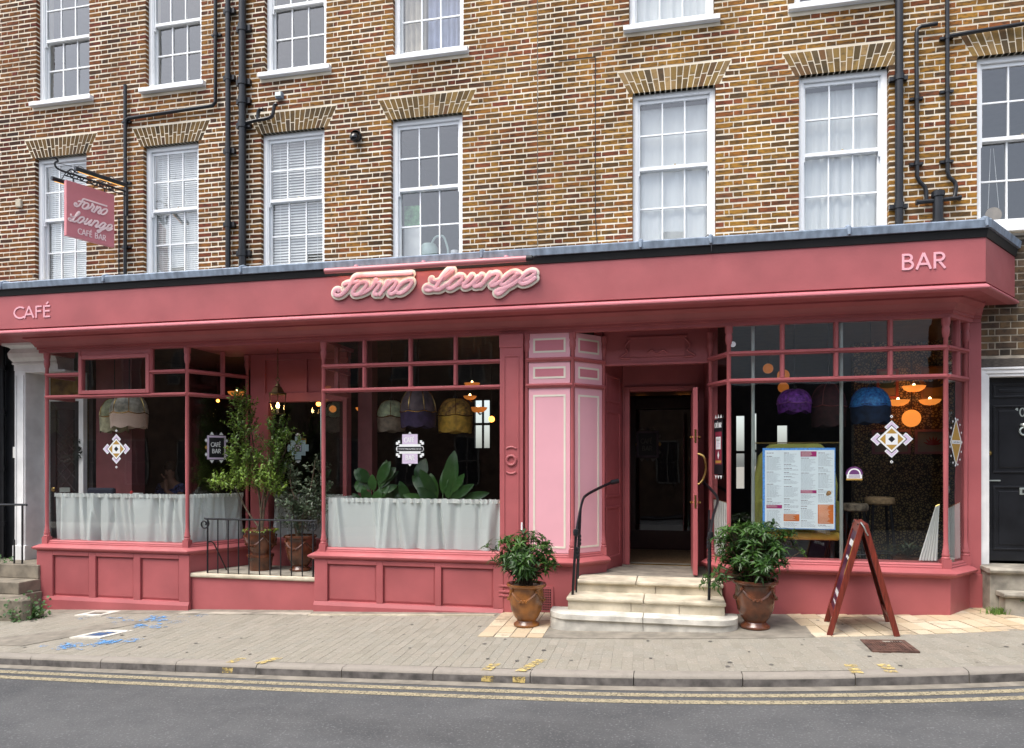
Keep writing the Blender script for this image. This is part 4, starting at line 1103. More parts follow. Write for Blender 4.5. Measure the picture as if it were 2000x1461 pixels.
wr = thing('wreath', 'dark leafy wreath hung on the white doorway, seen through the leftmost bay', 'wreath', (-9.0, .60, 2.08)); m = MB(); rg = random.Random(8)
for i in range(260):
    a = rg.uniform(0, 6.28); r_ = rg.uniform(.05, .19); L_ = rg.uniform(.03, .055); m.r = rg.random() * .3; b = a + rg.uniform(-1, 1)
    p = Vector((-9.0 + r_ * math.cos(a), .605 + rg.uniform(-.03, .02), 2.08 + 1.15 * r_ * math.sin(a))); d = Vector((math.cos(b), rg.uniform(-.5, .1), math.sin(b))).normalized(); e = Vector((-d.z, 0, d.x)) * L_ * .3
    m.add([p, p + d * L_ * .5 + e, p + d * L_, p + d * L_ * .5 - e], [(0, 1, 2), (0, 2, 3)])
m.build('leaves', leafmat('dark_wreath_leaf', (.006, .010, .006), (.02, .03, .015), .6), wr, kind='stuff', rnd=True, recalc=False)
t = thing('black_wall', 'black painted wall at the far left edge with a black downpipe on it', 'wall', (-10.4, .5, 0))
box('wall', M['black'], t, -13, -9.76, .42, .9, -.6, 3.70)
box('ledge', M['blackmatt'], t, -13, -9.76, .36, .9, 3.70, 3.76)
m = MB(); m.tube([(-10.02, .36, -.2), (-10.02, .36, 3.70)], .05, 12)
for z in (.9, 1.75, 2.62, 3.3): m.tube([(-10.02, .36, z), (-10.02, .36, z + .07)], .062, 12)
m.build('downpipe', M['black'], t, smooth=True, ang=50)
box('paper_notice', M['blind'], t, -9.86, -9.80, .41, .4195, 1.95, 2.12)
# steps up to the white doorway
st = thing('stone_steps', 'worn brown stone steps rising to the white doorway, ivy at their foot', 'steps', (-9.6, -.3, -.25))
m = MB(); m.prism([(-10.6, -.80), (-8.42, -.80), (-8.36, -.70), (-8.80, -.38), (-8.80, -.10), (-10.6, -.10)], 'z', -.7, .03); m.build('step', M['oldstone'], st, bev=.012)
m = MB(); m.box(-10.6, -8.845, -.44, .1, .031, .20); m.build('step', M['oldstone'], st, bev=.012)
m = MB(); m.box(-10.6, -8.85, -.12, .70, .201, .40); m.build('step', M['oldstone'], st, bev=.012)
rl = thing('iron_railing', 'short black iron handrail at the far left beside the white pilaster', 'railing', (-9.4, -.05, .4))
m = MB(); m.tube([(-10.3, -.05, 1.25), (-9.15, -.05, 1.262), (-9.12, -.05, 1.255)], .016, 8); m.build('top_rail', M['black'], rl, smooth=True)
for xx in (-9.2, -9.34, -9.9): 
    m = MB(); m.tube([(xx, -.05, .38), (xx, -.05, 1.255 if xx != -9.34 else .75)], .012, 8); m.build('post', M['black'], rl)
def ivy(name, label, c, r, n, seed, mat, leaf=.035, hang=0, group=None, cat='ivy'):
    rg = random.Random(seed); t = thing(name, label, cat, c, group); m = MB()
    for i in range(n):
        x = c[0] + rg.gauss(0, r[0]); y = c[1] + rg.gauss(0, r[1]); z = c[2] + abs(rg.gauss(0, r[2])) - hang * rg.random()
        m.r = rg.random(); L_ = leaf * rg.uniform(.6, 1.2); a = rg.uniform(0, 6.28); up = Vector((rg.gauss(0, .5), -.7 + rg.gauss(0, .4), .8 + rg.gauss(0, .3))).normalized()
        d = Vector((math.cos(a), math.sin(a), 0)); d = (d - up * d.dot(up)).normalized(); e = up.cross(d)
        p = Vector((x, y, z)); m.add([p, p + d * L_ * .5 + e * L_ * .5, p + d * L_ + up * -.004, p + d * L_ * .5 - e * L_ * .5], [(0, 1, 2), (0, 2, 3)])
    m.build('foliage', mat, t, kind='stuff', rnd=True, recalc=False)
    m = MB()
    for i in range(5):
        x = c[0] + rg.gauss(0, r[0] * .7); m.tube([(x, c[1] + .02, c[2] - hang * .6), (x + rg.gauss(0, .04), c[1] - .01, c[2] + r[2] * .8)], .004, 5)
    m.build('stem', M['bark'], t)
ivy('ivy', 'dark ivy tumbling over the corner of the worn brown steps', (-8.50, -.66, -.26), (.11, .10, .12), 700, 3, M['leafI'], .045)
ivy('weeds', 'low green weeds beside the black wall at the top of the brown steps', (-9.75, .0, .41), (.16, .09, .04), 90, 5, M['leafI'])
ivy('ivy', 'ivy hanging off the edge of the black door steps', (3.93, .06, .30), (.12, .05, .07), 220, 7, M['leafI'], .032, .06)
# right-hand house
hz = thing('brick_house', 'sooty brick ground floor with a black panelled front door in a white frame', 'house', (4.5, .45, .2))
YR = .45
wall_with_holes('wall', M['mortard'], hz, 3.50, 7.0, -.6, 4.44, YR + .006, YR + .30, [(3.50, 4.85, -.61, 3.06)], .0)
bb = []; z = -.1; ci = 0
while z < 4.40:
    x = 3.49 if z > 3.06 else 4.86; k = 0; seq = [.215, .10] if ci % 2 else [.10, .055, .215, .10]
    while x < 6.9:
        w_ = seq[k] if k < len(seq) else (.215 if (k - len(seq)) % 2 == 0 else .10)
        bb.append((x, min(x + w_, 6.99), z)); x += w_ + .013; k += 1
    z += .078; ci += 1
bb.sort(key=lambda b: b[0])
BH_ = BH; BH = .063
def bkr(m, b):
    r = random.uniform; j = .002; y = YR + r(-.003, .003)
    x0, x1, z = b
    m.add([(x0 + r(-j, j), y, z + r(-j, j)), (x1 + r(-j, j), y, z + r(-j, j)), (x1 + r(-j, j), y, z + .063 + r(-j, j)), (x0 + r(-j, j), y, z + .063 + r(-j, j)), (x0, YR + .1, z), (x1, YR + .1, z), (x1, YR + .1, z + .063), (x0, YR + .1, z + .063)],
          [(0, 1, 2, 3), (0, 4, 5, 1), (1, 5, 6, 2), (2, 6, 7, 3), (3, 7, 4, 0)])
vis = [b for b in bb if b[0] < 4.2 and b[2] > 2.9]
for b in vis:
    m = MB(); bkr(m, b); m.build('brick', M['oldbrick'], hz, recalc=False)
m = MB()
for b in bb:
    if b not in vis: m.r = random.random(); bkr(m, b)
m.build('bricks', M['oldbrick'], hz, kind='stuff', rnd=True, recalc=False)
m = MB(); m.prism([(YR - .05, 4.445), (YR - .06, 4.47), (YR + .44, 4.55), (YR + .44, 4.445)], 'x', 3.5, 7.0); m.build('ledge', M['concrete'], hz)
box('lintel', pbr('weathered_timber', (.10, .085, .07), .85, var=.4, scale=10, streak=(2, 8, 30)), hz, 3.495, 4.86, YR - .012, YR + .25, 2.962, 3.06, bev=.005)
m = MB(); m.sweep([(0, 0), (.02, 0), (.02, .03), (.035, .04), (.035, .085), (.05, .09), (.05, .108), (0, .108)], [(0, 0), (1, 0)])
m = MB()
for (x0, x1, e) in ((3.505, 3.53, .05), (3.53, 3.575, .035), (3.575, 3.61, .02)): m.box(x0, x1, YR - e + .03, YR + .2, .70, 2.96 - (x0 - 3.505))
for (z0, z1, x0, e) in ((2.935, 2.96, 3.53, .05), (2.89, 2.935, 3.575, .035), (2.855, 2.89, 3.61, .02)): m.box(x0, 4.85, YR - e + .03, YR + .2, z0, z1)
m.build('door_frame', M['oldwhite'], hz, bev=.004)
d_ = MB(); d_.box(3.611, 4.75, YR + .12, YR + .17, .735, 2.854); drr = d_.build('door', M['black'], hz)
for (a, b, z0, z1) in ((3.69, 4.08, 1.75, 2.53), (3.69, 4.08, .86, 1.60), (3.69, 4.08, 2.62, 2.78), (4.22, 4.62, 1.75, 2.53), (4.22, 4.62, .86, 1.60)):
    m = MB()
    for r_ in ((a, b, z0, z0 + .022), (a, b, z1 - .022, z1), (a, a + .022, z0 + .022, z1 - .022), (b - .022, b, z0 + .022, z1 - .022)): m.box(r_[0], r_[1], YR + .106, YR + .1195, r_[2], r_[3])
    m.box(a + .06, b - .06, YR + .112, YR + .1195, z0 + .06, z1 - .06); m.build('panel', M['black'], drr, bev=.004)
box('letterbox', M['steel'], drr, 3.96, 4.25, YR + .104, YR + .1195, 1.50, 1.58, bev=.003); box('letterbox_flap', M['blackmatt'], drr, 3.985, 4.225, YR + .101, YR + .1035, 1.52, 1.56)
m = MB(); m.lathe([(0, 0), (.025, 0), (.028, .02), (.012, .04), (0, .042)], (0, 0, 0), 12); m.v = [(3.65 + x, YR + .12 - z, 1.98 + y) for x, y, z in m.v]; m.build('lock', M['brass'], drr, smooth=True)
box('lever', M['steel'], drr, 3.63, 3.76, YR + .095, YR + .108, 1.655, 1.67)
m = MB(); m.lathe([(0, -.02), (.03, -.02), (.04, 0), (.03, .02), (0, .02)], (4.0, YR + .10, 2.30), 12); m.tube(ringtube(4.0, 2.23, .045, .01, 0, 6.283, 16, YR + .09), .011, 8); m.build('knocker', M['steel'], drr, smooth=True)
m = MB(); word(m, '10', 3.92, 2.40, .10, YR + .113, YR + .119, wt=.13); m.build('number', M['steel'], drr)
s2 = thing('door_steps', 'grey stone steps below the black front door', 'steps', (4.1, .2, .3))
m = MB(); m.box(3.50, 5.0, .16, .62, -.1, .69); m.prism([(.16, .64), (.11, .65), (.10, .68), (.12, .698), (.62, .70), (.62, .69)], 'x', 3.48, 5.0); m.build('step', M['greystone'], s2, bev=.01)
m = MB(); m.box(3.58, 5.0, -.02, .155, -.1, .40); m.prism([(-.02, .40), (-.06, .41), (-.07, .44), (-.05, .455), (.155, .46), (.155, .40)], 'x', 3.55, 5.0); m.build('step', M['greystone'], s2, bev=.01)
def tuft(label, c, n, h, seed):
    rg = random.Random(seed); t = thing('grass_tuft', label, 'grass', c); m = MB()
    for i in range(n):
        x, y = c[0] + rg.gauss(0, .055), c[1] + rg.gauss(0, .03); a = rg.uniform(0, 6.28); l = h * rg.uniform(.5, 1.2); m.r = rg.random()
        dx, dy = math.cos(a) * l * .5, math.sin(a) * l * .5; w_ = .003
        m.add([(x - w_, y, c[2]), (x + w_, y, c[2]), (x + dx * .4 + w_, y + dy * .4, c[2] + l * .7), (x + dx * .4 - w_, y + dy * .4, c[2] + l * .7), (x + dx, y + dy, c[2] + l)], [(0, 1, 2, 3), (3, 2, 4)])
    m.build('blades', leafmat('grass_blade', (.06, .14, .02), (.20, .32, .06), .6), t, kind='stuff', rnd=True, recalc=False)
tuft('bright green grass tuft in the paving by the right end of the shopfront', (3.52, .02, zg(3.52, .02)), 130, .075, 4)

# ================================================================== ENTRANCE STEPS AND HANDRAILS
es = thing('entrance_steps', 'three pale stone steps with a round-ended bottom step at the shop door', 'steps', (-.28, -.5, .05))
def roundstep(x0, x1, yf, yb, r, n=8):
    P = [(x1, yb)]
    P += [(x1 - r + r * math.cos(R(-90 * i / n)), yf + r + r * math.sin(R(-90 * i / n))) for i in range(n + 1)]
    P += [(x0 + r - r * math.cos(R(90 - 90 * i / n)), yf + r - r * math.sin(R(90 - 90 * i / n))) for i in range(n + 1)]
    P += [(x0, yb)]
    return P
m = MB(); m.prism(roundstep(-1.26, -.30, -.93, -.60, .20)[:-1] + [(-1.26, -.60)], 'z', -.2, .16)
def half(x0, x1, yf, yb, r, side):
    P = roundstep(-1.30, .74, yf, yb, r)
    return [(min(max(x, x0), x1), y) for x, y in P]
def dedup(P):
    out = []
    for p in P:
        if not out or (abs(out[-1][0] - p[0]) + abs(out[-1][1] - p[1])) > 1e-4: out.append(p)
    return out
for (x0, x1) in ((-1.30, -.262), (-.256, .74)):
    m = MB(); m.prism(dedup(half(x0, x1, -.935, -.55, .24, 0)), 'z', -.2, .150); m.build('riser', M['stonewhite'], es)
    m = MB(); m.prism(dedup([(x if abs(x - x0) > .001 and abs(x - x1) > .001 or x in (-.262, -.256) else x, y) for x, y in half(x0 - (.03 if x0 < -1 else 0), x1, -.965, -.55, .26, 0)]), 'z', .151, .212); m.build('tread', M['stonewhite'], es, bev=.018)
for (x0, x1) in ((-1.10, -.40), (-.394, .12), (.126, .60)):
    m = MB(); m.box(x0, x1, -.71, -.30, .10, .315); m.build('riser', M['stone'], es)
for (x0, x1) in ((-1.115, -.262), (-.256, .615)):
    m = MB(); m.box(x0, x1, -.74, -.30, .316, .360); m.build('tread', M['stone'], es, bev=.014)
for (x0, x1) in ((-1.04, -.14), (-.134, .60)):
    m = MB(); m.box(x0, x1, -.34, .10, .20, .452); m.build('riser', M['stone'], es)
m = MB(); m.box(-1.05, -.36, -.375, .10, .453, .495); m.build('tread', M['stone'], es, bev=.014)
m = MB(); m.box(-.354, .615, -.375, .10, .453, .495); m.build('tread', M['stone'], es, bev=.014)
m = MB(); m.prism([(-1.08, .101), (.60, .101), (.52, .899), (-.62, .899), (-.85, .41)], 'z', .20, .490); m.build('landing', M['concrete'], es)
def handrail(label, sx, x, xt, path=None):
    t = thing('handrail', label, 'handrail', (x, -.6, .2), 'entrance handrails'); BK = M['black']
    m = MB(); m.tube(catmull(path or [(x + .05 * sx, -.62, 1.06), (x + .055 * sx, -.58, 1.12), (x + .06 * sx, -.40, 1.26), (x + .07 * sx, -.16, 1.41), (x + .10 * sx, .02, 1.475), (x + (xt - x) * .6, .25, 1.56), (xt, .46, 1.635)], 6), .019, 8, flat=.8)
    m.lathe([(0, -.045), (.03, -.035), (.036, 0), (.03, .035), (0, .045)], (x + .05 * sx, -.625, 1.075), 12); m.build('rail', BK, t, smooth=True)
    m = MB(); m.tube([(x, -.60, .205), (x + .05 * sx, -.60, 1.11)], .016, 8); m.lathe([(0, -.005), (.03, -.005), (.03, .008), (.016, .012)], (x, -.60, .21), 10); m.build('post', BK, t, smooth=True, ang=50)
    for (yy, zb_, zt) in ((-.28, .49, 1.33), (-.44, .355, 1.235)):
        m = MB(); m.tube([(x + .03 * sx, yy, zb_), (x + .065 * sx, yy, zt)], .011, 8)
        for k in (0, .09, .18): m.lathe([(.0, -.03), (.02, -.02), (.026, 0), (.02, .02), (0, .03)], (x + .046 * sx, yy, zb_ + .42 + k * .5), 10)
        m.build('baluster', BK, t, smooth=True)
    m = MB(); m.tube([(xt - .04 * sx, .40, 1.62), (xt + .05 * sx, .47, 1.64)], .03, 8, flat=.4); m.build('wall_plate', BK, t)
handrail('black iron handrail on the pink panel side of the entrance steps', 1, -1.07, -.66)
handrail('black iron handrail by the open door leaf, right of the entrance steps', .35, .44, .44, [(.46, -.62, 1.06), (.465, -.57, 1.13), (.50, -.40, 1.27), (.56, -.16, 1.41), (.56, .04, 1.48), (.49, .28, 1.57), (.42, .52, 1.64)])

# ================================================================== DRAINPIPES AND SMALL WALL FITTINGS
def pipe(label, paths, r, collars=(), group='black drainpipes on the brick wall', extra=None, loc=None):
    p0 = paths[0][0]
    t = thing('drainpipe', label, 'drainpipe', loc or p0, group)
    for P in paths:
        m = MB(); m.tube(P, r, 10); m.build('pipe', M['black'], t, smooth=True, ang=60)
    for (x, y, z, rr, h) in collars:
        m = MB(); m.tube([(x, y, z), (x, y, z + h)], rr, 12); m.box(x - rr - .045, x + rr + .045, y + .01, YW + .0, z + .01, z + h - .01); m.build('collar', M['black'], t, smooth=True, ang=50)
    return t
YP = YW - .07
pipe('slim straight black drainpipe just left of the fat collared one', [[(-6.43, YP, 4.42), (-6.43, YP, 9.95)]], .040, [(-6.43, YP, z, .047, .09) for z in (5.4, 6.5, 7.6, 8.6)])
t = pipe('fat black soil pipe with collars between the second and third sash windows', [[(-6.19, YP, 4.62), (-6.19, YP, 9.95)]], .055, [(-6.19, YP, z, .068, .10) for z in (4.95, 6.86, 7.22, 7.5, 8.3)])
m = MB(); m.tube(catmull([(-6.19, YP, 4.64), (-6.20, YP - .01, 4.55), (-6.27, YP - .05, 4.46), (-6.32, YP - .10, 4.41)], 5), .052, 10); m.build('shoe', M['black'], t, smooth=True)
m = MB(); m.tube(catmull([(-6.15, YP, 6.93), (-5.95, YP, 6.95), (-5.78, YP, 6.96), (-5.70, YP, 6.99), (-5.675, YP, 7.08), (-5.66, YP, 7.14), (-5.62, YP, 7.15)], 5), .026, 8)
m.tube(catmull([(-5.93, YP, 6.95), (-5.93, YP, 7.05), (-5.90, YP, 7.10), (-5.85, YP, 7.10)], 5), .028, 8); m.build('branch', M['black'], t, smooth=True)
pipe('thin black pipe with a sloping branch above the hanging sign', [[(-8.23, YP + .02, 4.42), (-8.23, YP + .02, 7.74)], [(-6.655, YP + .02, 9.95), (-6.655, YP + .02, 7.30), (-6.70, YP + .02, 7.26), (-6.78, YP + .02, 7.255), (-8.17, YP + .02, 7.215), (-8.23, YP + .02, 7.18)]], .027, [(-8.23, YP + .02, z, .034, .05) for z in (5.2, 6.2, 7.15)] + [(-6.655, YP + .02, 8.3, .034, .05)])
pipe('straight black downpipe right of the net-curtained window', [[(2.768, YP, 4.42), (2.768, YP, 9.95)]], .046, [(2.768, YP, z, .058, .07) for z in (4.98, 6.55, 8.2)] + [(2.768, YP, 4.42, .058, .05)])
YQ = YP + .02
t = pipe('black waste pipes running down to a hopper near the rightmost window', [[(3.20, YQ, 7.20), (3.02, YQ, 7.19), (2.975, YQ, 7.16), (2.968, YQ, 7.10), (2.975, YQ, 5.36), (3.0, YQ, 5.30), (3.06, YQ, 5.23), (3.075, YQ, 5.17), (3.08, YQ, 5.05)],
     [(3.305, YQ, 9.95), (3.31, YQ, 5.40), (3.325, YQ, 5.33), (3.39, YQ, 5.26), (3.405, YQ, 5.20), (3.39, YQ, 5.09), (3.36, YQ, 5.06)], [(3.31, YQ, 7.03), (3.60, YQ, 7.05), (4.9, YQ, 7.12)]], .024,
     [(2.972, YQ, z, .030, .05) for z in (5.5, 6.3)] + [(3.308, YQ, z, .030, .05) for z in (5.5, 6.35, 7.0, 7.6)])
m = MB(); m.tube([(3.20, YP, 4.42), (3.20, YP, 5.16)], .058, 14)
for z in (4.55, 4.75, 5.09): m.tube([(3.20, YP, z), (3.20, YP, z + .06)], .074, 14)
m.tube([(2.965, YP, 5.04), (3.44, YP, 5.06)], .026, 10); m.tube([(2.955, YP, 5.04), (2.985, YP, 5.04)], .034, 10); m.tube([(3.42, YP, 5.06), (3.45, YP, 5.06)], .034, 10); m.build('hopper', M['black'], t, smooth=True, ang=50)
t = thing('security_camera', 'black round dome camera on the brick between two sash windows', 'camera', (-4.39, YW, 6.58))
m = MB(); m.lathe([(0, 0), (.075, 0), (.085, .02), (.085, .05), (.07, .07)], (0, 0, 0), 18); m.v = [(-4.39 + x, YW - z, 6.58 + y) for x, y, z in m.v]; m.build('housing', M['black'], t, smooth=True)
m = MB(); m.lathe([(.07, .07), (.066, .10), (.05, .13), (.03, .145), (0, .15)], (0, 0, 0), 18); m.v = [(-4.39 + x, YW - z, 6.57 + y - z * .3) for x, y, z in m.v]; m.build('dome', pbr('smoked_dome', (.01, .01, .012), .08), t, smooth=True)
t = thing('sensor_light', 'small grey fitting high on the brick beside the fat soil pipe', 'fitting', (-5.6, YW, 7.3))
box('box', M['lead'], t, -5.66, -5.55, YW - .06, YW - .001, 7.25, 7.34, bev=.01); box('face', M['steel'], t, -5.65, -5.56, YW - .08, YW - .061, 7.27, 7.33)
tag(box('junction_box', M['stone'], None, -10.29, -10.19, YW - .05, YW - .001, 6.0, 6.13, bev=.01), 'small cream box fixed on the brick at far left', 'box')
m = MB(); m.tube([(-.95, YW - .004, 7.33), (-.95, YW - .004, 5.2), (-.90, YW - .004, 4.42)], .005, 5); m.tube([(-1.45, YW - .004, 7.33), (-.95, YW - .004, 7.325)], .005, 5)
tag(m.build('cable', M['black'], None), 'thin black cable running down the brick beside the middle window', 'cable')
m = MB(); m.tube(catmull([(.03, YW - .1, 4.45), (.40, -.3, 4.425), (.44, -.44, 4.42), (.47, -.485, 4.36), (.475, -.50, 4.22)], 5), .006, 6)
tag(m.build('cable', M['black'], None, smooth=True), 'short black cable lying over the edge of the lead roof', 'cable')

# ---------------- projecting sign
hs_ = thing('hanging_sign', 'square pink hanging sign with script lettering on a black scrolled bracket', 'sign', (-8.41, .33, 5.5))
XS = -8.41
bd = MB(); bd.box(XS - .035, XS + .035, -.01, .68, 5.16, 5.96); board = bd.build('board', pbr('sign_pink_paint', (.62, .20, .22), .42, var=.03), hs_, bev=.004)
T = Matrix(((0, 1, 0, XS + .036), (1, 0, 0, .335), (0, 0, 1, 5.56), (0, 0, 0, 1)))   # local x along the board towards the wall, face to +X
Tt = Matrix(((0, -1, 0, XS + .036), (1, 0, 0, .335), (0, 0, 1, 0), (0, 0, 0, 1)))
PL = pbr('pale_sign_lettering', (.95, .70, .68), .5, var=.02)
m = MB(Tt @ Matrix.Translation((0, 0, 5.67)))
script(m, [[(p[0] + .75, p[1]) for p in s_] for s_ in FORNO], .0125, -.003, .003, f=lambda p: Vector((p.x * .46, p.y, p.z * .62)), n=8)
script(m, [[(p[0] - .62, p[1] - .34) for p in s_] for s_ in LOUNGE], .0125, -.003, .003, f=lambda p: Vector((p.x * .46, p.y, p.z * .68)), n=8)
m.build('script_lettering', PL, board, smooth=True)
m = MB(Tt); word(m, 'CAFÉ BAR', -.19, 5.22, .085, -.005, -.001, wt=.14, xs=.92); m.build('small_lettering', PL, board, kind='stuff')
m = MB(); m.tube([(XS, .88, 6.08), (XS, -.06, 6.08)], .016, 8); m.tube(catmull([(XS, -.06, 6.08), (XS, -.13, 6.10), (XS, -.15, 6.16), (XS, -.11, 6.20), (XS, -.14, 6.235), (XS, -.19, 6.22)], 6), .014, 8)
m.tube([(XS, .86, 6.02), (XS, -.02, 6.03)], .009, 6)
for yy in (.06, .20, .34, .48, .62): m.tube(catmull([(XS, yy - .05, 6.03), (XS, yy - .02, 6.07), (XS, yy + .02, 6.035), (XS, yy + .05, 6.07)], 4), .008, 6)
m.tube(catmull([(XS, .02, 6.09), (XS, .08, 6.15), (XS, .15, 6.12), (XS, .20, 6.16)], 5), .010, 6); m.tube(catmull([(XS, .50, 6.09), (XS, .56, 6.14), (XS, .64, 6.12), (XS, .70, 6.16)], 5), .010, 6)
m.build('bracket', M['black'], hs_, smooth=True)
box('bracket_plate', M['black'], hs_, XS - .03, XS + .03, .86, .899, 5.70, 6.14)
for yy in (.10, .55):
    m = MB(); m.tube([(XS, yy, 6.02), (XS, yy, 5.93)], .010, 6); m.build('hanger', M['black'], hs_)
m = MB(); m.tube([(XS, -.10, 6.17), (XS - .5, .89, 6.45)], .004, 5); m.tube([(XS, -.10, 6.17), (XS + .5, .89, 6.5)], .004, 5); m.build('stay_wire', M['iron'], hs_)
for sx in (-1, 1):
    xx = XS + sx * .33
    m = MB(); m.tube([(xx, -.04, 6.05), (xx, .70, 6.05)], .032, 10); lm = m.build('lamp', M['black'], hs_, smooth=True, ang=50)
    m = MB(); m.box(xx - .006, xx + .006, .0, .66, 6.013, 6.0185); m.build('lit_strip', glow('warm_lamp_strip', (1, .50, .12), .5), lm)
    m = MB(); m.tube(catmull([(XS, .10, 6.09), (XS + sx * .15, .10, 6.17), (xx, .10, 6.08)], 5), .007, 6); m.tube(catmull([(XS, .55, 6.09), (XS + sx * .15, .55, 6.17), (xx, .55, 6.08)], 5), .007, 6); m.build('lamp_arm', M['black'], lm, smooth=True)
pipe('very thin black conduit dropping from the hanging sign bracket', [[(-8.37, YW - .02, 5.70), (-8.37, YW - .02, 4.42)]], .010, group=None)

hs_.location.x += .01; hs_.rotation_euler.z = R(-20)      # the board hangs a little askew to the wall
# ---------------- across the street (seen only as reflections in the panes)
def facade(label, x0, x1, h, mat, name, cat, base=None, wins=True, zb=-.6, cornice=None):
    t = thing(name, label, cat, ((x0 + x1) / 2, -17.3, 0)); y0, y1 = -25, -17.25
    box('wall', mat, t, x0, x1, y0, y1, (4.6 if base else zb), h)
    if base: box('shop_base', base, t, x0 + .01, x1 - .01, y0, y1 + .03, zb, 4.6)
    if cornice: box('cornice', cornice, t, x0 - .1, x1 + .1, y0, y1 + .25, h - .5, h - .2)
    if wins:
        n = max(2, int((x1 - x0) / 2.3))
        for i in range(n):
            cx = x0 + (x1 - x0) * (i + .5) / n
            for zz in ((1.0, 2.9), (4.9, 6.6), (8.0, 9.4)):
                if zz[1] > h - .4 or (base and zz[0] < 4.6): continue
                f = MB(); a, b = cx - .5, cx + .5
                for r_ in ((a, b, zz[0], zz[0] + .07), (a, b, zz[1] - .07, zz[1]), (a, a + .07, zz[0], zz[1]), (b - .07, b, zz[0], zz[1]), (cx - .02, cx + .02, zz[0], zz[1]), (a, b, (zz[0] + zz[1]) / 2 - .02, (zz[0] + zz[1]) / 2 + .02)): f.box(r_[0], r_[1], y1 + .001, y1 + .05, r_[2], r_[3])
                wq = f.build('window', M['concrete'], t); box('pane', M['black'], wq, a, b, y1 + .002, y1 + .02, zz[0] + .02, zz[1] - .02)
    return t
facade('sooty brick terrace across the street mirrored in the left bays', -40, 1.2, 10.3, pbr('far_brick', (.13, .075, .045), .9, var=.3, scale=3), 'brick_terrace', 'building')
facade('white rendered building with black shop base across the street, mirrored in the right bay', 1.5, 8.6, 9.2, pbr('far_white_render', (.72, .76, .76), .8, var=.06, scale=.6), 'rendered_building', 'building', base=M['black'], cornice=M['white'], wins=False)
facade('brown brick house across the street beyond the white building', 8.9, 40, 9.6, pbr('far_brown_brick', (.16, .10, .06), .9, var=.3, scale=3), 'brown_house', 'building')

# ================================================================== INSIDE THE SHOP
def inner(name, mat, *a): return struct(box(name, mat, None, *a))
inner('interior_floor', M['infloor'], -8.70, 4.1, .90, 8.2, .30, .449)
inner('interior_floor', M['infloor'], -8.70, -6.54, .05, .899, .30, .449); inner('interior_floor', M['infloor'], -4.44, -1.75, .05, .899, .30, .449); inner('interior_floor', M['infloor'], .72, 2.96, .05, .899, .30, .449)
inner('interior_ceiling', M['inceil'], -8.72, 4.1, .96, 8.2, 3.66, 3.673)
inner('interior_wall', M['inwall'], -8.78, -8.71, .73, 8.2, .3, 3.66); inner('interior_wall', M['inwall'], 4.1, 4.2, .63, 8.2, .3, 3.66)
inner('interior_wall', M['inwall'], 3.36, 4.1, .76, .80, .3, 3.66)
m = MB(); X0, X1, Yb = -8.7, 4.1, 8.2
hl = [(-4.62, -4.24, 2.25, 3.42), (1.52, 1.70, 1.3, 2.95), (1.86, 1.96, 1.3, 3.0), (2.40, 2.62, 1.6, 2.72)]
struct(wall_with_holes('interior_wall', M['inwall'], None, X0, X1, .3, 3.66, Yb, Yb + .12, hl, 0))
for h in hl[:3]:
    m = MB()
    for xx in (h[0] + .18, h[0] + .36):
        if xx < h[1] - .05: m.box(xx, xx + .05, Yb + .02, Yb + .06, h[2], h[3])
    m.box(h[0], h[1], Yb + .02, Yb + .06, (h[2] + h[3]) / 2 - .03, (h[2] + h[3]) / 2 + .03); struct(m.build('window_frame', M['black'], None))
inner('interior_pillar', pbr('dusky_rose_paint', (.20, .055, .06), .5, var=.08), -8.66, -8.02, .74, 1.02, .449, 3.66)
inner('interior_pillar', pbr('dusky_rose_paint', (.20, .055, .06), .5, var=.08), -4.42, -4.20, 1.0, 1.2, .449, 3.66)
wp, t_, b_, N_, L_ = nodes('patterned_wallpaper')
g_ = N_.new('ShaderNodeNewGeometry'); v_ = N_.new('ShaderNodeTexVoronoi'); v_.feature = 'DISTANCE_TO_EDGE'; v_.inputs['Scale'].default_value = 26; r_ = N_.new('ShaderNodeValToRGB')
r_.color_ramp.elements[0].color = (.07, .055, .035, 1); r_.color_ramp.elements[0].position = .10; r_.color_ramp.elements[1].color = (.50, .38, .17, 1); r_.color_ramp.elements[1].position = .2
L_.new(g_.outputs['Position'], v_.inputs['Vector']); L_.new(v_.outputs['Distance'], r_.inputs['Fac']); L_.new(r_.outputs[0], b_.inputs['Base Color'])
inner('papered_wall', wp, 2.72, 4.09, 2.80, 2.95, .449, 3.66)

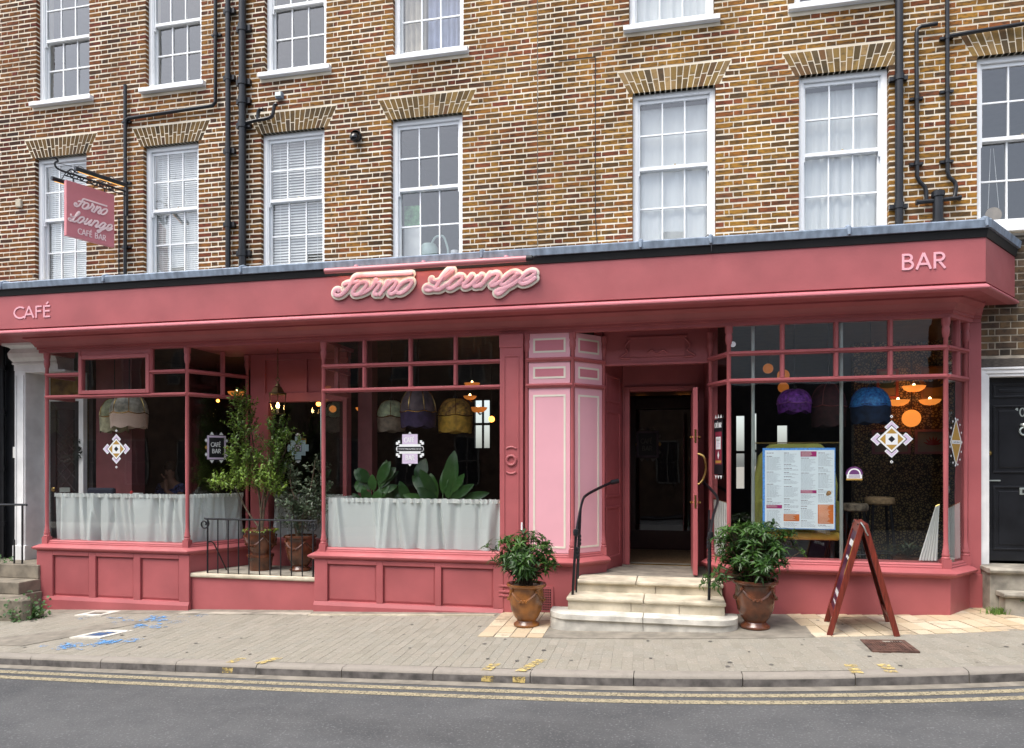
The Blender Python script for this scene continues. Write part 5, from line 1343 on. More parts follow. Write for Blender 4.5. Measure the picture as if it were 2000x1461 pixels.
# ---------------- cafe curtains on brass rods
def cafe_curtain(p0, p1, n, amp, label, seed, z0=.735, z1=1.40, g='half-height cafe curtains'):
    T, L = frame_T(p0, p1)
    t = thing('cafe_curtain', label, 'curtain', (p0[0], p0[1], z0), g)
    rg_ = random.Random(seed * 7 + 1); K = int(n * 2.2); fl = [(rg_.uniform(0, 1), rg_.gauss(0, .25) / L * .35, rg_.uniform(.010, .030) / L * 1.4, rg_.choice((1, 1, -1)) * rg_.uniform(.35, 1)) for _ in range(K)]
    m = MB(T); nx, nz = int(150 * max(L, .6)), 10; vs = []; fs = []
    for j in range(nz + 1):
        v = j / nz
        for i in range(nx + 1):
            u = i / nx; o = 0
            for p_, d_, w_, a_ in fl:
                q = (u - p_ - d_ * (1 - v)) / (w_ * (1.7 - .7 * v)); o += a_ * math.exp(-q * q)
            vs.append((u * L, amp * 1.5 * (1.1 - .3 * v) * o + .006 * math.sin(u * L * 9 + seed), z0 + .01 + (z1 - z0 - .01) * v))
    for j in range(nz):
        for i in range(nx): k = j * (nx + 1) + i; fs.append((k, k + 1, k + nx + 2, k + nx + 1))
    m.add(vs, fs); c = m.build('cloth', M['curtain'], None, smooth=True, recalc=False, ang=180); c.parent = t; c.matrix_parent_inverse = Matrix.Translation(-Vector(t.location))
    m = MB(T); m.tube([(0, .03, z1 - .03), (L, .03, z1 - .03)], .005, 6); m.build('rod', M['brass'], t)
    c2 = pleats('heading', M['net'], 0, L, z1 - .045, z1 + .010, -.004, n * 3.1, amp * .35, None, None, seed + 50, T=T, gather=1); c2.parent = t; c2.matrix_parent_inverse = Matrix.Translation(-Vector(t.location))
cafe_curtain((-8.78, .09), (-6.55, .09), 11, .040, 'pale grey gathered cafe curtain across the front of the leftmost bay', 1, z1=1.42)
cafe_curtain((-6.54, .10), (-6.16, .80), 5, .032, 'pale grey cafe curtain on the return side behind the iron railing', 2, z1=1.42)
cafe_curtain((-4.43, .09), (-2.08, .09), 8, .042, 'pale grey cafe curtain across the middle bay below the big leaves', 3, z1=1.395)
cafe_curtain((-4.40, .12), (-4.40, .76), 5, .02, 'pale grey cafe curtain turning into the room inside the middle bay', 4, z1=1.395)
cafe_curtain((-5.72, .93), (-4.58, .93), 6, .02, 'pale grey cafe curtain behind the potted trees in the set-back window', 6, z1=1.40)
def drape(label, P, seed):
    """a curtain tied back: leans from a top edge to a narrow foot"""
    t = thing('side_curtain', label, 'curtain', P[0], 'white side curtains of the right bay'); m = MB(); nx, nz = 40, 8; vs = []; fs = []; rg = random.Random(seed)
    a, b, c, d = [Vector(p) for p in P]
    for j in range(nz + 1):
        for i in range(nx + 1):
            u, v = i / nx, j / nz; p = (a * (1 - u) + b * u) * (1 - v) + (d * (1 - u) + c * u) * v
            vs.append(p + Vector((0, .016 * math.sin(u * 38 + seed) + .008 * math.sin(u * 71), 0)))
    for j in range(nz):
        for i in range(nx): k = j * (nx + 1) + i; fs.append((k, k + 1, k + nx + 2, k + nx + 1))
    m.add(vs, fs); m.build('cloth', M['net'], t, smooth=True, recalc=False, ang=180)
    m = MB(); m.tube([d, c], .008, 6); m.build('rod', M['brass'], t)
drape('white side curtain gathered in the right canted light of the right bay', [(3.06, .10, .78), (3.27, .35, .78), (3.27, .36, 1.42), (3.05, .11, 1.36)], 1)
drape('narrow white side curtain behind the right corner post of the right bay', [(2.76, .10, .77), (2.95, .10, .77), (2.97, .10, 1.40), (2.93, .10, 1.38)], 3)
drape('white side curtain in the left canted light beside the door handrail', [(.56, .36, .76), (.69, .06, .76), (.69, .08, 1.40), (.55, .38, 1.43)], 5)

# ---------------- lamps
def shade(label, x, y, zt, zb, r, mats, lobes=6, skirt=.16, group='fringed pendant lampshades', lit=0, rimcol='brass', top=.35):
    """fringed parlour shade: domed crown in gores, trim bands, scalloped skirt"""
    t = thing('pendant_lamp', label, 'lamp', (x, y, zb), group)
    H = zt - zb
    prof = [(r * .22, 0)] + [(r * (.22 + .78 * math.sin(R(90 * i / 7))), -(H - skirt) * (1 - math.cos(R(90 * i / 7)))) for i in range(1, 8)]
    m = MB(); m.lathe(prof, (x, y, zt), 36, wob=lambda i, th, rr, z: (rr * (1 + .05 * abs(math.sin(lobes * th / 2)) * i / 7), z - .02 * abs(math.sin(lobes * th / 2)) * (i / 7))); m.build('crown', mats[0], t, smooth=True, recalc=False)
    m = MB(); z0 = -(H - skirt)
    m.lathe([(r * 1.02, z0 + .012), (r * 1.0, z0 - skirt * .5), (r * .97, z0 - skirt)], (x, y, zt), 48, wob=lambda i, th, rr, z: (rr, z - (.035 * abs(math.sin(lobes * th / 2)) if i == 2 else .0))); m.build('skirt', mats[1], t, smooth=True, recalc=False)
    m = MB()
    for k in range(lobes):
        th = 2 * math.pi * k / lobes
        m.tube([(x + pr * 1.015 * math.cos(th), y + pr * 1.015 * math.sin(th), zt + pz + .004) for pr, pz in prof], .005, 5)
    m.tube([(x + r * 1.03 * math.cos(6.2832 * k / 48), y + r * 1.03 * math.sin(6.2832 * k / 48), zt + z0 - .02 * abs(math.sin(lobes * 3.14159 * k / 48))) for k in range(49)], .007, 5); m.build('trim', M[rimcol] if isinstance(rimcol, str) else rimcol, t, smooth=True)
    m = MB(); m.tube([(x, y, zt - .05), (x, y, 3.655)], .006, 6); m.tube([(x, y, zt - .02), (x, y, zt + .04)], .03, 10); m.build('flex', M['black'], t, smooth=True)
    if lit:
        m = MB(); m.lathe([(0, -.05), (.035, -.03), (.04, 0), (.02, .05), (0, .06)], (x, y, zt - .16), 12); m.build('bulb', glow('warm_bulb_small', (1, .6, .25), lit), t, smooth=True)
    return t
fab = lambda n, c, c2, sc=14: pbr(n, c, .7, var=.3, scale=sc, col2=c2)
shade('cream and pink beaded lampshade behind the left bay', -7.86, .5, 2.92, 2.42, .255, (fab('cream_silk', (.40, .38, .31), (.20, .20, .17)), pbr('pink_bead_fringe', (.85, .56, .45), .7, var=.35, scale=60, streak=(60, 60, 3))), 7, .20, lit=0)
shade('greenish lampshade half hidden behind the cream and pink beaded one', -8.22, .62, 2.84, 2.36, .20, (fab('sage_silk', (.36, .38, .22), (.20, .21, .13)), fab('sage_fringe', (.42, .40, .25), (.25, .23, .15))), 6, .22)
shade('pale green petal lampshade behind the black dome in the middle bay', -4.02, 1.3, 2.80, 2.36, .215, (fab('green_silk', (.60, .68, .44), (.32, .42, .26)), fab('taupe_fringe', (.34, .27, .20), (.22, .18, .14))), 5, .20)
shade('black dome lampshade with gold piping and deep purple fringe', -3.385, .7, 2.90, 2.385, .245, (fab('smoky_silk', (.12, .09, .10), (.04, .03, .04), 6), fab('purple_fringe', (.035, .02, .075), (.02, .012, .04))), 7, .20)
shade('yellow floral lampshade with mustard fringe in the middle bay', -2.97, 1.1, 2.79, 2.33, .245, (pbr('floral_silk', (.88, .46, .08), .7, var=.3, scale=16, col2=(.16, .07, .04)), fab('mustard_fringe', (.80, .48, .07), (.52, .30, .05))), 5, .22)
shade('purple velvet lampshade in the right bay', 1.57, .9, 2.80, 2.53, .205, (pbr('purple_velvet', (.28, .07, .50), .55, var=.6, scale=22, col2=(.07, .018, .14)), pbr('purple_velvet_hem', (.16, .03, .30), .6, var=.4, scale=24)), 6, .10, rimcol=pbr('mauve_trim', (.28, .10, .34), .6))
shade('large dark red lampshade between the purple and blue ones', 1.985, .95, 2.86, 2.35, .205, (fab('oxblood_silk', (.06, .014, .018), (.03, .008, .01)), fab('oxblood_fringe', (.05, .015, .015), (.025, .01, .01))), 6, .24, rimcol=pbr('red_trim', (.20, .05, .05), .6))
shade('bright blue embroidered lampshade in the right bay', 2.46, .9, 2.80, 2.38, .225, (pbr('blue_silk', (.05, .30, .95), .4, var=.6, scale=30, col2=(.015, .08, .42)), fab('navy_fringe', (.012, .035, .09), (.008, .02, .05))), 6, .20, rimcol=pbr('blue_trim', (.05, .2, .6), .5))
def bowl(label, x, y, z, r, kind, strength, group):
    t = thing('wall_lamp' if kind == 'bowl' else 'globe_lamp', label, 'lamp', (x, y, z), group)
    mt = glow('amber_shade_%d' % int(strength * 10), (1, .30, .05), strength, (.8, .35, .08))
    m = MB()
    if kind == 'bowl':
        m.lathe([(0, -r * .55), (r * .5, -r * .5), (r * .85, -r * .28), (r, 0), (r * .97, 0), (r * .8, -r * .24), (0, -r * .45)], (x, y, z), 22); m.build('bowl', mt, t, smooth=True)
        m = MB(); m.lathe([(0, 0), (.018, .01), (.022, .03), (.012, .055), (0, .06)], (x, y, z - .02), 12); m.build('bulb', glow('hot_bulb', (1, .62, .28), 5), t, smooth=True)
        m = MB(); m.tube([(x, y, z - r * .55), (x, y + .1, z - r * .7), (x, y + .18, z - r * .6)], .012, 8); m.build('arm', M['brass'], t)
    else:
        m.lathe([(0, -r)] + [(r * math.cos(R(a)), r * math.sin(R(a))) for a in range(-75, 90, 15)] + [(0, r)], (x, y, z), 22); m.build('globe', mt, t, smooth=True)
        m = MB(); m.tube([(x, y, z + r), (x, y, min(3.655, z + r + .8))], .006, 6); m.build('flex', M['black'], t)
g1 = 'amber lamps on the papered wall'
bowl('amber bowl lamp highest on the papered wall', 3.475, 2.6, 2.98, .155, 'bowl', .42, g1); bowl('amber bowl lamp at the left on the papered wall, above the ball lamp', 3.265, 2.6, 2.78, .155, 'bowl', .42, g1); bowl('amber bowl lamp at the right on the papered wall behind the corner post', 3.684, 2.6, 2.78, .145, 'bowl', .38, g1)
bowl('glowing amber ball lamp lowest on the papered wall', 3.442, 2.6, 2.515, .125, 'globe', .5, g1)
g2 = 'amber pendant globes deep in the room'
bowl('perforated amber globe behind the top left of the right bay', 1.474, 2.6, 3.29, .075, 'globe', .12, g2); bowl('amber globe pair, upper, beside the perforated globe in the right bay', 1.692, 2.6, 3.18, .09, 'globe', .13, g2); bowl('amber globe pair, lower, beside the perforated globe in the right bay', 1.692, 2.6, 3.0, .08, 'globe', .11, g2)
bowl('shallow orange bowl lamp beyond the middle bay', -4.981, 2.5, 2.80, .15, 'bowl', .28, g2); bowl('bare bulb lamp high at the right of the middle bay', -3.108, 2.5, 3.17, .13, 'bowl', .18, g2); bowl('bulb lamp under the high one in the middle bay', -3.143, 2.5, 2.96, .11, 'bowl', .16, g2); bowl('brass bowl lamp beside the yellow floral shade', -3.03, 2.6, 2.78, .15, 'bowl', .16, g2)
bowl('small bulb lamp farthest right beyond the middle bay', -2.782, 2.5, 2.58, .05, 'globe', 3, g2); bowl('orange globe beyond the left edge of the middle bay', -5.558, 2.5, 2.79, .06, 'globe', .3, g2); bowl('small bright globe beyond the set-back window', -5.823, 2.5, 2.88, .04, 'globe', 4, g2); bowl('amber bowl lamp above the potted tree top', -7.383, 2.5, 3.12, .15, 'bowl', .25, g2)
bowl('small bright globe beyond the return side of the leftmost bay', -7.75, 2.5, 2.97, .028, 'globe', 4, g2)
for i, (xx, zz) in enumerate(((-.42, 2.86), (.20, 2.88), (.31, 2.88))):
    bowl(['small round bulb over the lobby, nearest the pink panels', 'small round bulb in the lobby, first of the pair by the door leaf', 'small round bulb in the lobby, second of the pair by the door leaf'][i], xx, 3.3, zz, .030, 'globe', 4, 'lobby bulbs')

# ---------------- pictures, stools, seats, tables
def picture(label, x0, x1, z0, z1, y, framecol, col, motif):
    t = thing('framed_picture', label, 'picture', ((x0 + x1) / 2, y, z0), 'framed prints on the papered wall'); q = .035
    m = MB()
    for r_ in ((x0, x1, z0, z0 + q), (x0, x1, z1 - q, z1), (x0, x0 + q, z0 + q, z1 - q), (x1 - q, x1, z0 + q, z1 - q)): m.box(r_[0], r_[1], y - .03, y, r_[2], r_[3])
    m.build('frame', pbr('frame_' + motif, framecol, .5), t); box('print', pbr('print_' + motif, col, .7, var=.08), t, x0 + q, x1 - q, y - .012, y - .002, z0 + q, z1 - q)
    cx, cz, h = (x0 + x1) / 2, (z0 + z1) / 2, (z1 - z0) * .3; m = MB()
    for k in range(7):
        a = R(20 + 140 * k / 6); e = y - .0125 - .0004 * k
        p = Vector((cx, e, cz - h * .5)); d = Vector((math.cos(a), 0, math.sin(a))); n = Vector((-d.z, 0, d.x)); l = h * 1.3
        m.add([p, p + d * l * .5 + n * l * .13, p + d * l, p + d * l * .5 - n * l * .13], [(0, 1, 2, 3)])
    m.build('motif', pbr('motif_' + motif, {'fern': (.05, .09, .04), 'bird': (.03, .03, .04), 'tulip': (.35, .06, .06), 'sprig': (.12, .15, .08)}[motif], .8), t, recalc=False)
picture('orange framed leaf print behind the blue lampshade', 3.02, 3.32, 2.82, 3.26, 2.79, (.42, .10, .05), (.36, .27, .16), 'fern')
picture('ochre framed print high at the right of the papered wall', 3.62, 3.95, 2.80, 3.28, 2.79, (.26, .13, .03), (.30, .18, .06), 'bird')
picture('pink framed print behind the diamond sticker', 2.96, 3.48, 2.0, 2.36, 2.79, (.50, .24, .28), (.34, .37, .34), 'sprig')
picture('pink framed red flower print lowest right on the papered wall', 3.54, 4.03, 2.0, 2.36, 2.79, (.50, .24, .28), (.34, .37, .34), 'tulip')
def stool(label, x, y, seat, mat):
    t = thing('bar_stool', label, 'stool', (x, y, .45), 'bar stools in the right bay')
    m = MB(); m.lathe([(0, .0), (.15, 0), (.175, .02), (.178, .07), (.165, .10), (0, .11)], (x, y, seat - .11), 26); m.build('seat', mat, t, smooth=True)
    for sx in (-1, 1):
        for sy in (-1, 1): m = MB(); m.tube([(x + sx * .16, y + sy * .16, .45), (x + sx * .10, y + sy * .10, seat - .10)], .019, 6); m.build('leg', M['black'], t)
    m = MB(); q = [(x + .15 * math.cos(R(45 + 90 * k)) * 1.32, y + .15 * math.sin(R(45 + 90 * k)) * 1.32, .72) for k in range(5)]; m.tube(q, .010, 6); m.build('foot_rest', M['black'], t)
stool('black bar stool with a zebra patterned seat behind the folding board', 2.30, 1.05, 1.365, pbr('zebra_fabric', (.30, .25, .18), .8, var=.3, scale=16, col2=(.02, .016, .012)))
stool('black bar stool with a tan seat next to the zebra one', 2.66, 1.25, 1.44, pbr('tan_fabric', (.40, .28, .15), .8, var=.3, scale=26))
t = thing('armchair', 'olive green armchair with mustard seat behind the menu poster', 'armchair', (1.5, .6, .45)); OL = pbr('olive_fabric', (.42, .42, .10), .8, var=.1); MU = pbr('mustard_fabric', (.72, .48, .08), .8, var=.1)
m = MB(); m.prism([(1.06, 1.0), (1.96, 1.0), (1.99, 1.6), (1.93, 1.95), (1.80, 2.10), (1.22, 2.10), (1.09, 1.95), (1.03, 1.6)], 'y', .42, .60); m.build('backrest', OL, t, bev=.04)
m = MB(); m.box(1.05, 1.97, .20, .415, .96, 1.06); m.build('seat', MU, t, bev=.035)
for xx in (1.06, 1.90): box('arm', OL, t, xx, xx + .08, .22, .415, 1.061, 1.42, bev=.03)
for xx in (1.12, 1.86):
    for yy in (.24, .52): box('leg', M['black'], t, xx, xx + .045, yy, yy + .045, .45, .99)
mb_ = thing('menu_display', 'large white menu poster on steel poles inside the right bay', 'menu poster', (1.48, .10, .5))
for xx in (.985, 1.955):
    m = MB(); m.tube([(xx, .13, .46), (xx, .13, 3.64)], .021, 12); m.build('pole', M['steel'], mb_, smooth=True)
box('top_rail', M['brass'], mb_, 1.006, 1.934, .125, .14, 2.095, 2.108); box('clear_sheet', M['glass'], mb_, 1.01, 1.93, .118, .122, 1.05, 2.09)
box('backing', pbr('bright_blue_card', (.10, .34, .85), .6, var=.2, scale=40), mb_, 1.09, 1.885, .100, .108, 1.095, 2.04)
ps = box('poster', pbr('menu_paper', (.80, .90, .95), .5, var=.02), mb_, 1.115, 1.875, .096, .0995, 1.105, 2.015)
txt = MB(); rg = random.Random(3); cols = [(1.135, 1.30), (1.325, 1.49), (1.512, 1.677), (1.70, 1.86)]
blocks_ = {0: [(1.335, 1.375, 'm')], 1: [(1.19, 1.27, 'o')], 2: [(1.94, 2.0, 'm'), (1.515, 1.55, 'm')], 3: [(1.165, 1.385, 'o')]}
for ci_, (a, b) in enumerate(cols):
    z = 1.985; n = 0
    while z > 1.13:
        if any(z0 - .012 < z < z1 + .008 for z0, z1, _ in blocks_[ci_]): z -= .012; continue
        if rg.random() < .09: z -= .012; n = 0; continue
        txt.cur = 1 if n == 0 else 0; hgt = .0062 if n == 0 else .0034
        e = a + (b - a) * (rg.uniform(.35, .55) if n == 0 else rg.uniform(.6, 1.0)); x = a
        while x < e - .006:
            x2 = min(e, x + rg.uniform(.012, .035)); txt.add([(x, .0955, z - hgt), (x2, .0955, z - hgt), (x2, .0955, z), (x, .0955, z)], [(0, 1, 2, 3)]); x = x2 + .005
        z -= .0105 if n else .0145; n += 1
txt.build('menu_text', [pbr('grey_print', (.36, .42, .47), .7), pbr('dark_print', (.12, .10, .14), .7)], ps, kind='stuff', recalc=False)
for ci_, L_ in blocks_.items():
    for z0, z1, k in L_:
        a, b = cols[ci_]; m = MB(); m.box(a - .004, b + .004, .0945, .0957, z0, z1); m.build('colour_block', pbr('magenta_print', (.42, .02, .17), .6) if k == 'm' else pbr('orange_print', (.68, .17, .03), .6), ps)
        m = MB(); zz = z1 - .008
        while zz > z0 + .010:
            m.add([(a + .004, .0941, zz - .004), (a + (b - a) * rg.uniform(.5, .9), .0941, zz - .004), (a + (b - a) * .7, .0941, zz), (a + .004, .0941, zz)], [(0, 1, 2, 3)]); zz -= .013
        m.build('block_text', M['cream'], ps, kind='stuff', recalc=False)
m = MB(); m.disc((1.815, .0938, 1.52), .026, 14); m.disc((1.80, .0936, 1.505), .018, 12); m.build('food_picture', pbr('food_print', (.40, .22, .09), .7, var=.6, scale=70), ps, recalc=False)
t = thing('plant_pot', 'brown planter with a drooping dark plant in the right bay corner', 'plant', (2.78, .75, .45))
m = MB(); m.lathe([(0, 0), (.13, 0), (.17, .25), (.18, .30), (.15, .30), (0, .27)], (2.80, .62, .45), 20); m.build('pot', M['terradark'], t, smooth=True)
def leafquad(m, p, d, up, L_, W_, droop=.25):
    d = d.normalized(); e = d.cross(up)
    if e.length < .01: e = d.cross(Vector((1, 0, 0)))
    e.normalize(); n = e.cross(d)
    mid = p + d * L_ * .5 + n * L_ * .06; tip = p + d * L_ - n * L_ * droop
    m.add([p, mid + e * W_ * .5 + n * W_ * .18, mid, mid - e * W_ * .5 + n * W_ * .18, tip], [(0, 2, 1), (0, 3, 2), (1, 2, 4), (2, 3, 4)])
rg = random.Random(9); m = MB()
for i in range(46):
    a = rg.uniform(0, 6.28); m.r = rg.random() * .5; leafquad(m, Vector((2.80, .62, .75)), Vector((math.cos(a), math.sin(a) * .6, rg.uniform(.3, 1.4))), Vector((0, 0, 1)), rg.uniform(.18, .34), .03, .5)
m.build('foliage', M['leafG'], t, kind='stuff', rnd=True, recalc=False)
def bigleaf(m, base, stem_top, d, L_, W_, droop):
    """one broad leaf with a midrib fold and a rippled edge"""
    m.tube([base, (Vector(base) + Vector(stem_top)) / 2 + Vector((.01, 0, 0)), stem_top], [.010, .008, .006], 6)
    p = Vector(stem_top); d = Vector(d).normalized(); e = d.cross(Vector((0, -1, .15))).normalized(); n = e.cross(d); q = 9; vs = []; fs = []
    for i in range(q + 1):
        t = i / q; c = p + d * L_ * t + n * (-droop * L_ * t * t); w_ = W_ * .5 * math.sin(math.pi * min(1, t * .94 + .05)) ** .7
        vs += [c + e * w_ + n * w_ * .22 + n * .006 * math.sin(i * 2.1), c, c - e * w_ + n * w_ * .22 + n * .006 * math.cos(i * 1.7)]
    for i in range(q):
        k = i * 3; fs += [(k, k + 1, k + 4, k + 3), (k + 1, k + 2, k + 5, k + 4)]
    m.add(vs, fs)
def bigplant(label, x, y, leaves):
    t = thing('leafy_plant', label, 'plant', (x, y, .45), 'broad-leaved plants inside the middle bay')
    m = MB(); m.lathe([(0, 0), (.14, 0), (.19, .30), (.17, .30), (0, .28)], (x, y, .449), 20); m.build('pot', M['terradark'], t, smooth=True)
    for (dx, dz, ddx, ddz, L_, W_, dr_) in leaves:
        m = MB(); m.r = random.random(); bigleaf(m, (x, y, .72), (x + dx, y - .05, dz), (ddx, random.uniform(-.35, .1), ddz), L_, W_, dr_); m.build('leaf', M['leafB'], t, smooth=True, rnd=True, recalc=False, ang=180)
def leafset(seed, n, z0, z1, s0, s1, extra=()):
    rg = random.Random(seed); out = list(extra)
    for i in range(n):
        a = rg.uniform(-1.25, 1.25); out.append((.26 * math.sin(a) * rg.uniform(.4, 1), rg.uniform(z0, z1), math.sin(a), max(.1, math.cos(a)) * rg.uniform(.5, 1.1), rg.uniform(s0, s1), rg.uniform(.10, .17), rg.uniform(.1, .45)))
    return out
bigplant('broad-leaved green plant with tallest upright leaf in the middle bay', -3.0, .62, leafset(2, 9, 1.26, 1.48, .26, .40, [(.09, 1.40, .10, 1, .64, .22, .12), (-.10, 1.34, -.22, 1, .40, .18, .1), (.16, 1.36, .28, .9, .34, .17, .2), (.26, 1.36, 1, .3, .40, .13, .2)]))
bigplant('broad-leaved plant with narrow curling leaves at the left of the middle bay', -3.95, .58, leafset(5, 13, 1.26, 1.62, .20, .33, [(.10, 1.60, .1, 1, .30, .13, .4), (-.08, 1.50, -.5, 1, .28, .12, .3)]))
bigplant('single spoon-leaved plant under the cafe bar sticker', -3.42, .72, leafset(8, 8, 1.26, 1.42, .2, .32, [(.06, 1.60, .15, 1, .34, .20, .25)]))
tb = thing('dining_table', 'dark dining table behind the curtain of the leftmost bay', 'table', (-7.75, .75, .45))
box('table_top', M['black'], tb, -8.25, -7.30, .50, 1.0, 1.16, 1.20); box('leg', M['black'], tb, -7.85, -7.77, .72, .80, .45, 1.16); box('foot', M['black'], tb, -8.05, -7.57, .60, .92, .45, .48)
t = thing('condiment_holder', 'red and white condiment holder on the table behind the left curtain', 'holder', (-7.85, .55, 1.20))
m = MB(); m.lathe([(0, 0), (.045, 0), (.05, .10), (.03, .20), (.018, .25), (.0, .255)], (-7.87, .56, 1.20), 14); m.build('bottle', pbr('red_sauce', (.50, .03, .03), .3), t, smooth=True)
box('napkins', M['white'], t, -7.82, -7.72, .52, .62, 1.20, 1.42)
t = thing('dining_chair', 'dark blue dining chair back beside the rose pillar in the leftmost bay', 'chair', (-8.285, .5, .45), 'dining chairs of the leftmost bay'); seatroot = t; NB = pbr('navy_fabric', (.012, .016, .035), .8)
box('backrest', NB, t, -8.52, -8.05, .40, .47, .95, 1.50, bev=.03); box('seat', NB, t, -8.52, -8.05, .40, .66, .86, .94, bev=.02)
for xx in (-8.5, -8.11):
    for yy in (.42, .60): box('leg', M['black'], t, xx, xx + .04, yy, yy + .04, .45, .86)
# a diner sitting at the table, elbow up, hand to the mouth
def skinned(name, mat, V, E_, rad, parent, sub=2, root=0):
    me = bpy.data.meshes.new(name); me.from_pydata(V, E_, []); me.materials.append(mat); o = bpy.data.objects.new(name, me); C.objects.link(o)
    if parent is not None: o.parent = parent; o.matrix_parent_inverse = Matrix.Translation(-Vector(parent.location)) if parent.type == 'EMPTY' else Matrix()
    md = o.modifiers.new('skin', 'SKIN'); md.use_smooth_shade = True; sv = me.skin_vertices[0].data
    for i, r in enumerate(rad): sv[i].radius = r if isinstance(r, tuple) else (r, r)
    sv[root].use_root = True
    s_ = o.modifiers.new('sub', 'SUBSURF'); s_.levels = sub; s_.render_levels = sub
    return o
px_, py_, pz_ = -8.2, 1.85, 1.0
pr = thing('person', 'diner in a blue patterned shirt raising a hand to the mouth behind the glass', 'person', (px_, py_, .45))
V = [(0, 0, 0), (0, .01, .16), (0, .02, .34), (0, .01, .50), (0, -.01, .60), (0, -.03, .70), (0, -.03, .80),
     (.19, .01, .48), (.27, -.12, .25), (.14, -.30, .42), (.055, -.19, .60),
     (-.19, .01, .48), (-.27, -.05, .22), (-.18, -.32, .24), (-.12, -.42, .25),
     (.10, 0, -.02), (.12, -.42, -.02), (.12, -.44, -.46), (.12, -.56, -.50), (-.10, 0, -.02), (-.12, -.42, -.02), (-.12, -.44, -.46), (-.12, -.56, -.50)]
V = [(px_ + a, py_ + b, pz_ + c) for a, b, c in V]
E_ = [(0, 1), (1, 2), (2, 3), (3, 4), (4, 5), (5, 6), (3, 7), (7, 8), (8, 9), (9, 10), (3, 11), (11, 12), (12, 13), (13, 14), (0, 15), (15, 16), (16, 17), (17, 18), (0, 19), (19, 20), (20, 21), (21, 22)]
rad = [(.17, .13), (.15, .11), (.165, .115), (.13, .10), .058, (.082, .095), (.072, .085), .062, .046, .036, .034, .062, .046, .036, .03, .10, .075, .05, .04, .10, .075, .05, .04]
body = skinned('body', M['skin'], V, E_, rad, pr)
sv_ = [0, 1, 2, 3, 7, 11]
skinned('shirt', M['shirt'], [V[0], V[1], V[2], V[3], V[7], tuple((Vector(V[7]) * .4 + Vector(V[8]) * .6)), V[11], tuple((Vector(V[11]) * .4 + Vector(V[12]) * .6))], [(0, 1), (1, 2), (2, 3), (3, 4), (4, 5), (3, 6), (6, 7)], [(.185, .145), (.165, .125), (.18, .13), (.14, .11), .075, .062, .075, .062], body)
m = MB(); c = Vector((px_, py_ - .02, pz_ + .79)); m.lathe([(.0, .115), (.05, .105), (.085, .07), (.097, .02), (.093, -.03), (.085, -.06)], c, 18, wob=lambda i, th, r, z: (r * (1.08 if math.sin(th) > -.3 else .98), z + (.03 if math.sin(th) < -.5 and i > 3 else 0))); m.build('hair', M['hair'], body, smooth=True)
m = MB(); m.lathe([(0, .02), (.012, .01), (.016, -.02), (.0, -.025)], (px_, py_ - .125, pz_ + .715), 8); m.build('nose', M['skin'], body, smooth=True)
m = MB()
for sx in (-1, 1): m.lathe([(0, -.010), (.011, -.006), (.012, .002), (0, .008)], (px_ + sx * .032, py_ - .112, pz_ + .745), 8)
m.build('eyes', M['hair'], body, smooth=True, kind='stuff')
m = MB(); m.box(px_ - .024, px_ + .024, py_ - .128, py_ - .10, pz_ + .662, pz_ + .670); m.build('mouth', pbr('lips', (.25, .08, .07), .5), body)
c2_ = copy_tree(seatroot); c2_.location = (px_, py_ + .10, .45); c2_['label'] = 'dark blue dining chair carrying the diner behind the leftmost bay'
for k in range(4):
    m = MB(); b_ = Vector((px_ + .05 - .012 * k, py_ - .20, pz_ + .61 + .014 * k)); m.tube([b_, b_ + Vector((-.02, -.02, .028)), b_ + Vector((-.035, .008, .04))], [.0095, .009, .007], 6); m.build('finger', M['skin'], body, smooth=True)
m = MB(); b_ = Vector((px_ + .045, py_ - .185, pz_ + .60)); m.tube([b_, b_ + Vector((.012, -.03, .025)), b_ + Vector((0, -.03, .05))], [.011, .010, .008], 6); m.build('thumb', M['skin'], body, smooth=True)

# ---------------- stickers on the glass
def sticker(label, T, mats, draw, cat='sticker', group='printed stickers on the window glass'):
    m = MB(T); draw(m); o = m.build('window_sticker', mats, None, recalc=False); tag(o, label, cat, group); return o
LIL = pbr('lilac_print', (.62, .52, .68), .5, var=.02); WP = pbr('white_print', (.78, .80, .80), .5, var=.02); GO = pbr('gold_print', (.42, .25, .05), .45, var=.05); BP = pbr('black_print', (.012, .012, .016), .4); TE = pbr('teal_print', (.34, .46, .48), .5, var=.05)
def poly(m, c, P, y): m.cur = c; m.add([(x, y, z) for x, z in P], [tuple(range(len(P)))])
def dia(cx, cz, r, rz=None): rz = rz or r; return [(cx, cz - rz), (cx + r, cz), (cx, cz + rz), (cx - r, cz)]
def diamond(s):
    def f(m):
        e = 0
        for dx, dz in ((0, 1), (0, -1), (1, 0), (-1, 0)):
            c = (dx * .135 * s, dz * .125 * s)
            poly(m, 3, dia(*c, .075 * s), -.0004 - e); poly(m, 1, dia(*c, .068 * s), -.0010 - e); poly(m, 0, dia(*c, .056 * s), -.0016 - e); e += .00005
        poly(m, 3, dia(0, 0, .148 * s), -.0024); poly(m, 1, dia(0, 0, .138 * s), -.003); poly(m, 2, dia(0, 0, .113 * s), -.0036)
        q = .058 * s; poly(m, 1, [(-q, -q), (q, -q), (q, q), (-q, q)], -.0042); poly(m, 3, dia(0, 0, .034 * s), -.0048)
        for dz in (.235, -.235): poly(m, 1, dia(0, dz * s, .017 * s), -.001); poly(m, 3, dia(0, dz * s, .007 * s), -.0016)
    return f
sticker('lilac and gold diamond sticker on the right bay glass', Matrix.Translation((2.449, -.006, 2.132)), [LIL, WP, GO, BP], diamond(1.08))
sticker('lilac and gold diamond sticker on the leftmost bay glass', Matrix.Translation((-7.641, -.006, 2.068)), [LIL, WP, GO, BP], diamond(1.10))
